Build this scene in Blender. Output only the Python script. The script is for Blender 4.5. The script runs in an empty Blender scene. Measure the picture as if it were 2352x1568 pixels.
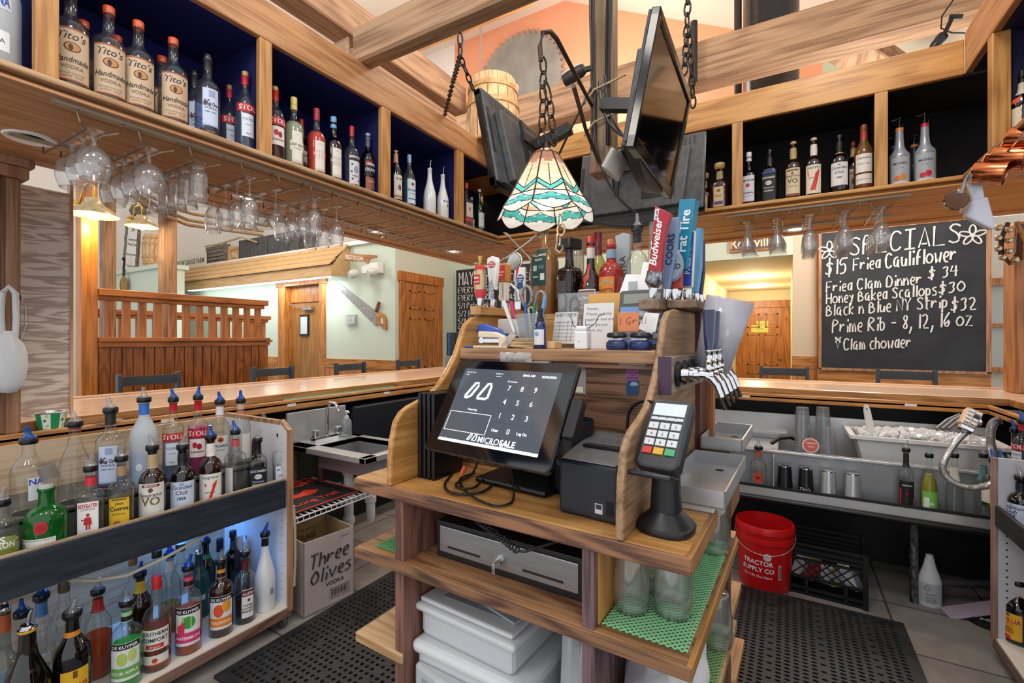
import bpy, math, random
from mathutils import Matrix, Vector
R = math.radians
S = bpy.context.scene
EYE = 1.43
FPX = 1074.0
YAW = R(30.47)
cam_d = bpy.data.cameras.new('camera')
cam_d.sensor_width = 36.0
cam_d.lens = 36.0 * FPX / 2352
cam_d.shift_y = -6.0 / 2352
cam_d.clip_start = 0.02
cam_o = bpy.data.objects.new('camera', cam_d)
S.collection.objects.link(cam_o)
cam_o.location = (0, 0, EYE)
cam_o.rotation_euler = (R(90), 0, YAW)
S.camera = cam_o
W = bpy.data.worlds.new('world')
S.world = W
W.use_nodes = True
W.node_tree.nodes['Background'].inputs[0].default_value = (0.93, 0.96, 1.0, 1)
W.node_tree.nodes['Background'].inputs[1].default_value = 1.16
S.view_settings.view_transform = 'Standard'
S.view_settings.look = 'None'
S.view_settings.exposure = 0.0
S.view_settings.gamma = 1.0
S.cycles.use_denoising = True
S.cycles.max_bounces = 8
S.cycles.diffuse_bounces = 3
S.cycles.glossy_bounces = 3
S.cycles.transmission_bounces = 4
S.cycles.transparent_max_bounces = 20
S.cycles.caustics_reflective = False
S.cycles.caustics_refractive = False
S.cycles.sample_clamp_indirect = 4.0
def lamp(name, kind, loc, energy, color=(1, 1, 1), size=0.1, rot=None, spot=None):
 d = bpy.data.lights.new(name, kind)
 d.energy = energy
 d.color = color
 if kind == 'AREA':
  d.shape = 'DISK'
  d.size = size
 else:
  d.shadow_soft_size = size
 if spot:
  d.spot_size = R(spot)
  d.spot_blend = 0.6
 o = bpy.data.objects.new(name, d)
 o.location = loc
 if rot:
  o.rotation_euler = rot
 S.collection.objects.link(o)
 return o
WARM = (1.0, 0.86, 0.68)
for q in ((-0.6, 0.2, 3.6), (0.3, 1.9, 3.7), (-1.5, 2.9, 3.9), (-1.2, -1.0, 3.4)):
 lamp('ceiling_fill', 'POINT', q, 42, (1.0, 0.92, 0.82), 0.25)  # added fill points standing in for unseen overhead lights
for q in ((-7.2, 3.4, 3.6), (-4.4, 3.4, 4.6), (-2.2, 5.6, 4.6), (0.6, 5.3, 2.9)):
 lamp('dining_fill', 'POINT', q, 85, (1.0, 0.93, 0.84), 0.3)  # more added fill for the dining side, bare points without any fixture
lamp('hall_downlight', 'POINT', (-0.5, 8.6, 2.25), 26, (1.0, 0.88, 0.66), 0.15)
lamp('hall_downlight', 'POINT', (-0.5, 10.2, 2.25), 20, (1.0, 0.88, 0.66), 0.15)
def ray(px, py):
 a, b = (px - 1176.0) / FPX, -(py - 778.0) / FPX
 c, s = math.cos(YAW), math.sin(YAW)
 return Vector((a * c - s, a * s + c, b))
def onz(px, py, z):
 d = ray(px, py)
 t = (z - EYE) / d.z
 return Vector((d.x * t, d.y * t, z))
def onx(px, py, x):
 d = ray(px, py)
 t = x / d.x
 return Vector((x, d.y * t, EYE + d.z * t))
def ony(px, py, y):
 d = ray(px, py)
 t = y / d.y
 return Vector((d.x * t, y, EYE + d.z * t))
IANG = R(-2.0)
IM = Matrix.Rotation(IANG, 4, 'Z')
IMI = IM.inverted()
def isl(f, px, py, k):                           # the same in the island's own frame
 d = IMI @ ray(px, py)
 i = 'xyz'.index(f)
 t = (k - (EYE if i == 2 else 0)) / d[i]
 return Vector((d.x * t, d.y * t, EYE + d.z * t))
def lin(h):
 if not isinstance(h, str):
  return tuple(h)[:3] + (1.0,)
 h = h.lstrip('#')
 o = []
 for i in (0, 2, 4):
  v = int(h[i:i + 2], 16) / 255
  o.append(v / 12.92 if v <= 0.04045 else ((v + 0.055) / 1.055) ** 2.4)
 return tuple(o) + (1.0,)
MATS = {}
def mat(col, rough=0.5, metal=0.0, emit=0.0, spec=0.5, coat=0.0):
 k = (col if isinstance(col, str) else tuple(col), rough, metal, emit, spec, coat)
 if k in MATS:
  return MATS[k]
 m = bpy.data.materials.new('paint')
 m.use_nodes = True
 b = m.node_tree.nodes['Principled BSDF']
 b.inputs['Base Color'].default_value = lin(col)
 b.inputs['Roughness'].default_value = rough
 b.inputs['Metallic'].default_value = metal
 b.inputs['Specular IOR Level'].default_value = spec
 b.inputs['Coat Weight'].default_value = coat
 if emit:
  b.inputs['Emission Color'].default_value = lin(col)
  b.inputs['Emission Strength'].default_value = emit
 MATS[k] = m
 return m
def nodes(m):
 nt = m.node_tree
 return nt, nt.nodes, nt.links
def wood(c1, c2, axis='x', sc=1.0, rough=0.42, contrast=1.0, coat=0.0, fig=1.0):
 k = ('wood', c1, c2, axis, sc, rough, contrast, coat, fig)
 if k in MATS:
  return MATS[k]
 m = bpy.data.materials.new('wood')
 m.use_nodes = True
 nt, N, L = nodes(m)
 b = N['Principled BSDF']
 b.inputs['Roughness'].default_value = rough
 b.inputs['Coat Weight'].default_value = coat
 tc = N.new('ShaderNodeTexCoord')
 mp = N.new('ShaderNodeMapping')
 s = [5.0 * sc] * 3
 s['xyz'.index(axis)] = 0.8 * sc
 mp.inputs['Scale'].default_value = s
 L.new(tc.outputs['Object'], mp.inputs[0])
 nz = N.new('ShaderNodeTexNoise')
 nz.inputs['Scale'].default_value = 1.1
 nz.inputs['Detail'].default_value = 2.0
 L.new(mp.outputs[0], nz.inputs['Vector'])
 mul = N.new('ShaderNodeMath')
 mul.operation = 'MULTIPLY'
 mul.inputs[1].default_value = 46.0 * fig
 L.new(nz.outputs[0], mul.inputs[0])
 sn = N.new('ShaderNodeMath')
 sn.operation = 'SINE'
 L.new(mul.outputs[0], sn.inputs[0])
 mp2 = N.new('ShaderNodeMapping')
 s2 = [90.0 * sc] * 3
 s2['xyz'.index(axis)] = 3.0 * sc
 mp2.inputs['Scale'].default_value = s2
 L.new(tc.outputs['Object'], mp2.inputs[0])
 n2 = N.new('ShaderNodeTexNoise')
 n2.inputs['Scale'].default_value = 1.0
 n2.inputs['Detail'].default_value = 3.0
 L.new(mp2.outputs[0], n2.inputs['Vector'])
 mx = N.new('ShaderNodeMath')
 mx.operation = 'MULTIPLY_ADD'
 mx.inputs[1].default_value = 0.13 * contrast
 L.new(sn.outputs[0], mx.inputs[0])
 L.new(n2.outputs[0], mx.inputs[2])
 cr = N.new('ShaderNodeValToRGB')
 cr.color_ramp.elements[0].position = 0.27
 cr.color_ramp.elements[0].color = lin(c2)
 cr.color_ramp.elements[1].position = 0.62
 cr.color_ramp.elements[1].color = lin(c1)
 L.new(mx.outputs[0], cr.inputs[0])
 L.new(cr.outputs[0], b.inputs['Base Color'])
 MATS[k] = m
 return m
def mottled(c1, c2, sc=20.0, rough=0.6, metal=0.0, detail=4.0, stretch=(1, 1, 1), bump=0.0):
 k = ('mot', c1, c2, sc, rough, metal, stretch, bump)
 if k in MATS:
  return MATS[k]
 m = bpy.data.materials.new('mottled')
 m.use_nodes = True
 nt, N, L = nodes(m)
 b = N['Principled BSDF']
 b.inputs['Roughness'].default_value = rough
 b.inputs['Metallic'].default_value = metal
 tc = N.new('ShaderNodeTexCoord')
 mp = N.new('ShaderNodeMapping')
 mp.inputs['Scale'].default_value = stretch
 L.new(tc.outputs['Object'], mp.inputs[0])
 nz = N.new('ShaderNodeTexNoise')
 nz.inputs['Scale'].default_value = sc
 nz.inputs['Detail'].default_value = detail
 L.new(mp.outputs[0], nz.inputs['Vector'])
 cr = N.new('ShaderNodeValToRGB')
 cr.color_ramp.elements[0].position = 0.35
 cr.color_ramp.elements[0].color = lin(c1)
 cr.color_ramp.elements[1].position = 0.65
 cr.color_ramp.elements[1].color = lin(c2)
 L.new(nz.outputs[0], cr.inputs[0])
 L.new(cr.outputs[0], b.inputs['Base Color'])
 if bump:
  bp = N.new('ShaderNodeBump')
  bp.inputs['Strength'].default_value = bump
  bp.inputs['Distance'].default_value = 0.01
  L.new(nz.outputs[0], bp.inputs['Height'])
  L.new(bp.outputs[0], b.inputs['Normal'])
 MATS[k] = m
 return m
def glass(col='#ffffff', edge='#8a8f94', lo=0.05, hi=0.62, rough=0.02, body=0.0, pw_=1.8):
 """thin clear glass: see-through face on, bright and dark towards its rims; body mixes in a milky surface"""
 k = ('glass', col, edge, lo, hi, rough, body, pw_)
 if k in MATS:
  return MATS[k]
 m = bpy.data.materials.new('glass')
 m.use_nodes = True
 nt, N, L = nodes(m)
 N.remove(N['Principled BSDF'])
 out = N['Material Output']
 lw = N.new('ShaderNodeLayerWeight')
 lw.inputs['Blend'].default_value = 0.35
 pw = N.new('ShaderNodeMath')
 pw.operation = 'POWER'
 pw.inputs[1].default_value = pw_
 L.new(lw.outputs['Facing'], pw.inputs[0])
 tcol = N.new('ShaderNodeMixRGB')
 tcol.inputs[1].default_value = lin(col)
 tcol.inputs[2].default_value = lin(edge)
 L.new(pw.outputs[0], tcol.inputs[0])
 tr = N.new('ShaderNodeBsdfTransparent')
 L.new(tcol.outputs[0], tr.inputs[0])
 gl = N.new('ShaderNodeBsdfGlossy')
 gl.inputs['Roughness'].default_value = rough
 mr = N.new('ShaderNodeMapRange')
 mr.inputs[3].default_value = lo
 mr.inputs[4].default_value = hi
 L.new(pw.outputs[0], mr.inputs[0])
 mx = N.new('ShaderNodeMixShader')
 L.new(mr.outputs[0], mx.inputs[0])
 L.new(tr.outputs[0], mx.inputs[1])
 L.new(gl.outputs[0], mx.inputs[2])
 last = mx
 if body:
  df = N.new('ShaderNodeBsdfDiffuse')
  df.inputs[0].default_value = lin(col)
  m2 = N.new('ShaderNodeMixShader')
  m2.inputs[0].default_value = body
  L.new(mx.outputs[0], m2.inputs[1])
  L.new(df.outputs[0], m2.inputs[2])
  last = m2
 L.new(last.outputs[0], out.inputs[0])
 MATS[k] = m
 return m
def tiles(c1, c2, grout, sx, sy):
 m = bpy.data.materials.new('floor_tiles')
 m.use_nodes = True
 nt, N, L = nodes(m)
 b = N['Principled BSDF']
 b.inputs['Roughness'].default_value = 0.6
 tc = N.new('ShaderNodeTexCoord')
 br = N.new('ShaderNodeTexBrick')
 br.offset = 0.0
 br.inputs['Scale'].default_value = 1.0
 br.inputs['Brick Width'].default_value = sx
 br.inputs['Row Height'].default_value = sy
 br.inputs['Mortar Size'].default_value = 0.006
 br.inputs['Color1'].default_value = lin(c1)
 br.inputs['Color2'].default_value = lin(c2)
 br.inputs['Mortar'].default_value = lin(grout)
 L.new(tc.outputs['Object'], br.inputs[0])
 nz = N.new('ShaderNodeTexNoise')
 nz.inputs['Scale'].default_value = 9.0
 nz.inputs['Detail'].default_value = 6.0
 L.new(tc.outputs['Object'], nz.inputs['Vector'])
 mx = N.new('ShaderNodeMixRGB')
 mx.blend_type = 'MULTIPLY'
 mx.inputs[0].default_value = 0.55
 L.new(br.outputs[0], mx.inputs[1])
 L.new(nz.outputs[0], mx.inputs[2])
 L.new(mx.outputs[0], b.inputs['Base Color'])
 return m
class M:
 def __init__(s):
  s.v, s.f, s.m = [], [], []
  s.cur = 0
 def add(s, vs, fs, mi=None):
  o = len(s.v)
  s.v += [Vector(p) for p in vs]
  for f in fs:
   s.f.append([i + o for i in f])
   s.m.append(s.cur if mi is None else mi)
  return s
 def box(s, a, b, mi=None):
  (x0, y0, z0), (x1, y1, z1) = a, b
  return s.add([(x0, y0, z0), (x1, y0, z0), (x1, y1, z0), (x0, y1, z0), (x0, y0, z1), (x1, y0, z1), (x1, y1, z1), (x0, y1, z1)],
      [(0, 3, 2, 1), (4, 5, 6, 7), (0, 1, 5, 4), (1, 2, 6, 5), (2, 3, 7, 6), (3, 0, 4, 7)], mi)
 def cbox(s, c, d, mi=None, rot=None):
  n = M().box([-q / 2 for q in d], [q / 2 for q in d])
  T = Matrix.Translation(c) @ (rot.to_4x4() if rot else Matrix())
  return s.add([T @ p for p in n.v], n.f, mi)
 def bar(s, p, q, w, h, mi=None, up=(0, 0, 1)):
  """a straight bar of section w x h from p to q"""
  p, q = Vector(p), Vector(q)
  d = (q - p).normalized()
  u = Vector(up)
  if abs(d.dot(u)) > 0.98:
   u = Vector((0, 1, 0))
  x = d.cross(u).normalized()
  y = x.cross(d)
  vs = [e + x * (i * w / 2) + y * (j * h / 2) for e in (p, q) for i, j in ((-1, -1), (1, -1), (1, 1), (-1, 1))]
  return s.add(vs, [(0, 1, 2, 3), (7, 6, 5, 4), (0, 4, 5, 1), (1, 5, 6, 2), (2, 6, 7, 3), (3, 7, 4, 0)], mi)
 def prism(s, poly, ax, a, b, mi=None):
  """polygon (2-D) drawn out along axis ax from a to b"""
  def P(u, v, w):
   return (w, u, v) if ax == 'x' else (u, w, v) if ax == 'y' else (u, v, w)
  n = len(poly)
  vs = [P(u, v, a) for u, v in poly] + [P(u, v, b) for u, v in poly]
  fs = [list(range(n)), list(range(2 * n - 1, n - 1, -1))]
  fs += [(i, i + n, (i + 1) % n + n, (i + 1) % n) for i in range(n)]
  return s.add(vs, fs, mi)
 def lathe(s, prof, n=24, c=(0, 0, 0), sq=2.0, mi=None, sy=1.0):
  """revolve (r, z) pairs; sq > 2 squares the section wherever r is large"""
  rm = max(r for r, z in prof)
  vs, fs, rings = [], [], []
  for r, z in prof:
   if r < 1e-6:
    rings.append([len(vs)])
    vs.append((c[0], c[1], c[2] + z))
    continue
   e = sq if r > 0.75 * rm else 2.0
   ring = []
   for i in range(n):
    t = 2 * math.pi * (i + 0.5) / n
    ct, st = math.cos(t), math.sin(t)
    k = r / (abs(ct) ** e + abs(st) ** e) ** (1 / e)
    ring.append(len(vs))
    vs.append((c[0] + ct * k, c[1] + st * k * sy, c[2] + z))
   rings.append(ring)
  for A, B_ in zip(rings, rings[1:]):
   if len(A) == 1 and len(B_) == 1:
    continue
   for i in range(n):
    j = (i + 1) % n
    if len(A) == 1:
     fs.append((A[0], B_[j], B_[i]))
    elif len(B_) == 1:
     fs.append((A[i], A[j], B_[0]))
    else:
     fs.append((A[i], A[j], B_[j], B_[i]))
  return s.add(vs, fs, mi)
 def tube(s, path, r, n=8, closed=False, mi=None, rs=None):
  P = [Vector(p) for p in path]
  m = len(P)
  vs, fs = [], []
  up = Vector((0.137, 0.211, 0.968)).normalized()
  for i, p in enumerate(P):
   if closed:
    d = P[(i + 1) % m] - P[i - 1]
   else:
    d = P[min(i + 1, m - 1)] - P[max(i - 1, 0)]
   d = d.normalized() if d.length > 1e-9 else Vector((0, 0, 1))
   x = d.cross(up)
   x = x.normalized() if x.length > 1e-3 else d.cross(Vector((1, 0, 0))).normalized()
   y = d.cross(x)
   q = rs[i] if rs else r
   vs += [p + (x * math.cos(2 * math.pi * k / n) + y * math.sin(2 * math.pi * k / n)) * q for k in range(n)]
  for i in range(m if closed else m - 1):
   a, b = i * n, ((i + 1) % m) * n
   fs += [(a + k, a + (k + 1) % n, b + (k + 1) % n, b + k) for k in range(n)]
  if not closed:
   fs += [tuple(range(n - 1, -1, -1)), tuple(range((m - 1) * n, m * n))]
  return s.add(vs, fs, mi)
 def join(s, o, T=None, mi=None):
  return s.add([T @ p for p in o.v] if T else o.v, o.f, mi)
 def move(s, T):
  s.v = [T @ p for p in s.v]
  return s
OFF = {}
def put(o, parent):
 S.collection.objects.link(o)
 if parent is not None:
  o.parent = parent
def B(name, m, material, parent=None, space='l', smooth=False, bev=0.0, kind=None, seg=2):
 """link a mesh; space: l = the root's own frame, w = the room, i = the island's frame"""
 me = bpy.data.meshes.new(name)
 T = IM if space == 'i' else Matrix()
 vs = [T @ p for p in m.v] if space == 'i' else m.v
 o = bpy.data.objects.new(name, me)
 if space in 'wi':
  if parent is not None:
   r = parent
   while r.parent is not None:
    r = r.parent
   inv = OFF[r.name].inverted()
   vs = [inv @ p for p in vs]
   OFF[o.name] = OFF[r.name]
  else:
   lo = [min(p[i] for p in vs) for i in range(3)]
   hi = [max(p[i] for p in vs) for i in range(3)]
   org = Vector(((lo[0] + hi[0]) / 2, (lo[1] + hi[1]) / 2, lo[2]))
   rot = IM if space == 'i' else Matrix()
   RT = Matrix.Translation(org) @ rot
   inv = RT.inverted()
   vs = [inv @ p for p in vs]
   o.matrix_world = RT
   OFF[o.name] = RT
 me.from_pydata([tuple(p) for p in vs], [], m.f)
 for q in (material if isinstance(material, (list, tuple)) else [material]):
  me.materials.append(q)
 if any(m.m):
  for p, i in zip(me.polygons, m.m):
   p.material_index = i
 me.update()
 import bmesh
 bm = bmesh.new()
 bm.from_mesh(me)
 bmesh.ops.recalc_face_normals(bm, faces=bm.faces)
 bm.to_mesh(me)
 bm.free()
 if smooth:
  for p in me.polygons:
   p.use_smooth = True
  if smooth != 2:
   try:
    me.set_sharp_from_angle(angle=R(48))
   except Exception:
    pass
 put(o, parent)
 if bev:
  bv = o.modifiers.new('edge', 'BEVEL')
  bv.width = bev
  bv.segments = seg
  bv.limit_method = 'ANGLE'
  bv.angle_limit = R(40)
 if kind:
  o['kind'] = kind
 return o
def tag(o, label, cat, group=None):
 o['label'] = label
 o['category'] = cat
 if group:
  o['group'] = group
 return o
def thing(name, label, cat, loc=(0, 0, 0), rz=0.0, group=None, space='w', rot=None):
 o = bpy.data.objects.new(name, None)
 o.empty_display_size = 0.05
 T = Matrix.Translation(loc) @ (rot.to_4x4() if rot else Matrix.Rotation(rz, 4, 'Z'))
 if space == 'i':
  T = IM @ T
 o.matrix_world = T
 S.collection.objects.link(o)
 OFF[o.name] = T
 return tag(o, label, cat, group)
def dup(root, loc, rz=0.0, label=None, group=None, space='w', rot=None):
 """a copy of a thing with copies of its parts and sub-parts"""
 r = root.copy()
 S.collection.objects.link(r)
 T = Matrix.Translation(loc) @ (rot.to_4x4() if rot else Matrix.Rotation(rz, 4, 'Z'))
 r.matrix_world = IM @ T if space == 'i' else T
 if label:
  r['label'] = label
 if group:
  r['group'] = group
 for ch in list(root.children):
  c = ch.copy()
  S.collection.objects.link(c)
  c.parent = r
  for g in list(ch.children):
   d = g.copy()
   S.collection.objects.link(d)
   d.parent = c
 return r
TXT = {}
def text(s, size=1.0, bold=False, shear=0.0, align='C'):
 """flat letters in the x-z plane, facing -y, centred; returns (verts 2-D, faces, width)"""
 k = (s, bold, shear)
 if k not in TXT:
  c = bpy.data.curves.new('lettering', 'FONT')
  c.body = s
  c.size = 1.0
  c.shear = shear
  c.offset = 0.022 if bold else 0.004
  c.resolution_u = 2
  o = bpy.data.objects.new('lettering', c)
  me = bpy.data.meshes.new_from_object(o)
  vs = [(v.co.x, v.co.y) for v in me.vertices]
  fs = [list(p.vertices) for p in me.polygons]
  bpy.data.objects.remove(o)
  bpy.data.curves.remove(c)
  bpy.data.meshes.remove(me)
  xs = [v[0] for v in vs] or [0]
  TXT[k] = (vs, fs, min(xs), max(xs))
 vs, fs, a, b = TXT[k]
 sh = {'C': -(a + b) / 2, 'L': -a, 'R': -b}[align]
 return [((x + sh) * size, y * size) for x, y in vs], fs, (b - a) * size
def letters(m, s, c, size, ux=(1, 0, 0), uy=(0, 0, 1), bold=False, shear=0.0, align='C', fit=None, mi=None):
 """write s into mesh m with its baseline centre at c along ux"""
 vs, fs, w = text(s, size, bold, shear, align)
 k = min(1.0, fit / w) if fit and w > 0 else 1.0
 c, ux, uy = Vector(c), Vector(ux), Vector(uy)
 return m.add([c + ux * (x * k) + uy * y for x, y in vs], fs, mi)
HAND = {
 'A': '02 28 42;13 33', 'B': '02 08 27 36 25 05;25 44 43 22 02', 'C': '47 38 18 06 04 12 32 43', 'D': '02 08 28 46 44 32 02',
 'E': '48 08 02 42;05 35', 'F': '02 08 48;05 35', 'G': '47 28 06 04 12 32 44 24', 'H': '02 08;42 48;05 45', 'I': '22 28;08 48;02 42',
 'K': '02 08;48 05 42', 'L': '08 02 42', 'M': '02 08 25 48 42', 'N': '02 08 42 48', 'O': '28 06 04 22 44 46 28', 'P': '02 08 28 47 36 05',
 'R': '02 08 28 47 36 05 42', 'S': '47 28 07 16 35 43 22 03', 'T': '08 48;28 22', 'U': '08 04 12 32 44 48', 'V': '08 22 48', 'W': '08 12 26 32 48',
 'Y': '08 25 48;25 22', 'J': '38 33 12 03', 'X': '08 42;48 02',
 'a': '36 16 04 12 33 36 32 42', 'b': '08 02 22 34 26 05', 'c': '36 16 04 12 32', 'd': '36 16 04 12 33 38 32', 'e': '04 34 36 16 04 12 32',
 'f': '38 28 16 12;05 35', 'g': '36 16 04 13 34 36 30 10 01', 'h': '08 02;05 26 35 32', 'i': '15 12;17 18', 'k': '08 02;36 04 32', 'l': '18 12',
 'm': '06 02 04 16 24 22 24 36 44 42', 'n': '06 02 04 26 34 32', 'o': '26 05 03 22 43 45 26', 'p': '06 00;05 26 34 22 03', 'r': '06 02 04 26 35',
 's': '36 16 05 34 32 02', 't': '18 12 22;06 36', 'u': '06 03 12 33 36 32', 'v': '06 22 46', 'w': '06 12 24 32 46', 'x': '06 32;36 02', 'y': '06 24 36;36 10',
 'z': '06 36 02 42', '0': '28 06 04 22 44 46 28', '1': '12 18', '2': '07 28 37 35 02 42', '3': '07 28 37 25 34 22 02', '4': '38 32;18 05 45', '5': '48 08 05 26 35 33 22 02',
 '6': '38 05 03 22 33 35 24 03', '8': '25 07 28 37 25 03 22 33 25', '9': '36 16 07 28 37 32', '$': '46 27 06 35 33 12 03;29 21', ',': '13 12 00', '-': '05 35', '/': '02 38', '*': '08 22 48 05 45 08', '.': '12 13',
}
def hand(m, s, c, size, ux, uy, w, slant=0.0, squeeze=1.0, n=4):
 """chalk strokes: baseline start at c, capital height = size"""
 c, ux, uy = Vector(c), Vector(ux), Vector(uy)
 k = size / 6.0
 x0 = 0.0
 for ch in s:
  if ch == ' ':
   x0 += 3.0
   continue
  g = HAND.get(ch) or HAND.get(ch.lower()) or HAND['-']
  mx = 0
  for st in g.split(';'):
   pts = [(int(p[0]), int(p[1]) - 2) for p in st.split()]
   mx = max(mx, max(p[0] for p in pts))
   if len(pts) > 3 and ch not in 'AEFHKLMNTVWXYZklmnvwxyz*4':
    q = [pts[0]]
    for a, b in zip(pts, pts[1:]):
     q += [(a[0] * .7 + b[0] * .3, a[1] * .7 + b[1] * .3), (a[0] * .3 + b[0] * .7, a[1] * .3 + b[1] * .7)]
    pts = q + [pts[-1]]
   m.tube([c + ux * ((x0 + px + py * slant) * k * squeeze) + uy * (py * k) for px, py in pts], w, n)
  x0 += mx + 1.5
 return x0 * k * squeeze
def spline(P, k=7):
 P = [Vector(p) for p in P]
 o = []
 for i in range(len(P) - 1):
  p0, p1, p2, p3 = P[max(i - 1, 0)], P[i], P[i + 1], P[min(i + 2, len(P) - 1)]
  for j in range(k):
   u = j / k
   o.append(.5 * ((2 * p1) + (p2 - p0) * u + (2 * p0 - 5 * p1 + 4 * p2 - p3) * u * u + (3 * p1 - p0 - 3 * p2 + p3) * u ** 3))
 return o + [P[-1]]
random.seed(4)
M_OAK = wood('#c8925c', '#9a6736', 'x')
# ================================================================ the room
MINT, CREAM = mat('#cfdccb', 0.7), mat('#ecdcb4', 0.7)
WHITE, ORANGE, SAGE = mat('#f4efe9', 0.7), mat('#f0a57f', 0.7), mat('#c3ccb2', 0.7)
PINE = wood('#c47f3f', '#94571f', 'z', 1.0, 0.4, 1.0)
PINE_X = wood('#c98a4c', '#9c6128', 'x', 1.0, 0.4)
PINE_Y = wood('#c98a4c', '#9c6128', 'y', 1.0, 0.4)
TIMBER_X = wood('#bd9876', '#8d6a4f', 'x', 0.7, 0.75, 0.8)
TIMBER_Y = wood('#b99270', '#8a674d', 'y', 0.7, 0.75, 0.8)
TIMBER_Z = wood('#a5805f', '#77573f', 'z', 0.8, 0.7, 0.8)
OAKX = wood('#d59c58', '#ad7434', 'x', 1.0, 0.36, 0.9)
OAKY = wood('#c99464', '#9e6b42', 'y', 1.0, 0.36, 0.9)
OAKZ = wood('#d09a5a', '#a8733c', 'z', 1.0, 0.36, 0.9)
BARX = wood('#f4d6b8', '#e3bc98', 'x', 1.3, 0.22, 0.5, 0.3)
BARY = wood('#f3d3b8', '#e0b898', 'y', 1.3, 0.22, 0.5, 0.3)
NOSEX = wood('#c58d50', '#96622f', 'x', 1.2, 0.4)
NOSEY = wood('#b98450', '#85582f', 'y', 1.2, 0.4)
RAILX = wood('#d18d4a', '#a5682c', 'x', 1.2, 0.35)
RAILY = wood('#c88f58', '#9a6838', 'y', 1.2, 0.35)
SOFX = wood('#cf9150', '#ad7238', 'x', 0.8, 0.45, 0.7)
SOFY = wood('#bf8c60', '#9d6e48', 'y', 0.8, 0.45, 0.7)
STEEL = mottled('#bfc1c3', '#cccdcf', 5, 0.34, 0.6)
STEEL_D = mottled('#909295', '#a2a4a7', 4, 0.4, 0.55)
CHROME = mat('#d8dadd', 0.08, 1.0)
BRASS = mat('#c9a75a', 0.25, 1.0)
BLACK = mat('#0b0b0d', 0.5)
BLACKG = mat('#08080a', 0.15)
CHAR = mat('#2b2d31', 0.5)
WHITEP = mat('#e9e9e6', 0.4)
IRON = mat('#3f3a37', 0.5, 0.6)
f = B('floor', M().box((-13, -2, -0.05), (6, 14, 0)), tiles('#a39d97', '#968f8c', '#5d5855', 0.46, 0.46), kind='structure')
YB = 6.6
ZL = 2.91
m = M()
m.box((-12.5, YB, 0), (-1.1, YB + .12, ZL), 0)
m.box((-5.06, YB, ZL), (0.36, YB + .12, 6.7), 1)
m.box((-1.1, YB, 2.45), (0.06, YB + .12, ZL), 0)
m.box((0.06, YB, 0), (0.36, YB + .12, ZL), 2)
m.box((0.36, YB, 0), (1.78, YB + .12, 6.0), 3)
m.box((-12.5, YB, ZL), (-5.06, YB + .12, 6.7), 4)
B('wall_back', m, [MINT, ORANGE, mat('#d8c8ae', .7), SAGE, WHITE], space='w', kind='structure')
m = M()
m.box((-12.5, -2, 6.62), (-2.95, YB + .1, 6.72))
m.prism([(-2.95, 6.72), (4.5, 2.85), (4.5, 2.75), (-2.95, 6.62)], 'y', 2.6, YB + .1)
B('ceiling', m, mat('#f3e8da', .8), space='w', kind='structure')
B('wall_left', M().box((-12.6, -2, 0), (-12.5, YB, 6.7)), WHITE, space='w', kind='structure')
YW = 5.15
dl, dr, dt = ony(655, 700, YW).x, ony(737, 700, YW).x, ony(700, 655, YW).z
m = M()
m.box((-12.5, YW, 0), (dl, YW + .12, ZL)).box((dr, YW, 0), (-5.06, YW + .12, ZL)).box((dl, YW, dt), (dr, YW + .12, ZL))
B('wall_side', m, MINT, space='w', kind='structure')
o = B('wall_right', M().box((-5.18, YW + .12, 0), (-5.06, YB, ZL)), MINT, space='w', kind='structure')
B('trim_1', M().box((-12.4, YW - .06, ZL), (-5.0, YW + .2, ZL + .06)).box((-5.2, YW + .2, ZL), (-5.0, YB, ZL + .06)), WHITEP, space='w', kind='structure')
B('ceiling_loft', M().box((-12.4, YW + .13, ZL - .1), (-5.2, YB, ZL - .05)), mat('#b9a98f', .8), space='w', kind='structure')
PANEL = wood('#c98d50', '#a4672f', 'z', 1.0, 0.4)
m = M()
zr = ony(830, 831, YW).z
for x0, x1 in ((dr + .14, -5.03), (-12.4, dl - .18)):
 m.box((x0, YW - .02, 0), (x1, YW, zr - .08), 0)
 m.box((x0, YW - .035, zr - .1), (x1, YW, zr + .04), 1)
m.box((-5.06, YW - .02, 0), (-5.035, YW + .1, zr - .06), 0).box((-5.06, YW - .04, zr - .1), (-5.02, YW + .1, zr + .04), 1)
m.box((-5.06, YB - .25, 0), (-5.035, YB, zr + .04), 1)
B('baseboard_side', m, [PANEL, PINE_X], space='w', kind='structure')
d = B('door_1', M().box((dl - .17, YW - .03, 0), (dl + .02, YW + .05, dt + .02)).box((dr - .02, YW - .03, 0), (dr + .13, YW + .05, dt + .02)).box((dl - .22, YW - .04, dt), (dr + .17, YW + .05, dt + .16)).box((dl - .02, YW + .05, 0), (dl + .03, YW + .5, dt)).box((dl, YW + .1, dt - .28), (dr, YW + .14, dt)), PINE, space='w', kind='structure', bev=.006)
d['label'] = 'pine door with small window under the shingled eave'
lf = B('leaf', M().box((dl + .02, YW + .12, 0), (dr, YW + .16, dt - .28)), wood('#a9773f', '#85592c', 'z', .6, .35, .5), d, 'w', bev=.004)
wx, wz = ony(698, 747, YW + .1).x, ony(698, 747, YW + .1).z
B('window_frame', M().box((wx - .12, YW + .1, wz - .19), (wx + .12, YW + .12, wz + .19)), IRON, lf, 'w')
B('pane', M().box((wx - .09, YW + .095, wz - .15), (wx + .09, YW + .1, wz + .15)), mat('#c9d6d8', .2), lf, 'w')
B('door_closer', M().box((wx - .0, YW + .06, dt - .42), (wx + .25, YW + .12, dt - .36)).bar((wx - .3, YW + .04, dt - .31), (wx + .1, YW + .08, dt - .37), .02, .015), CHROME, lf, 'w')
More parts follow.
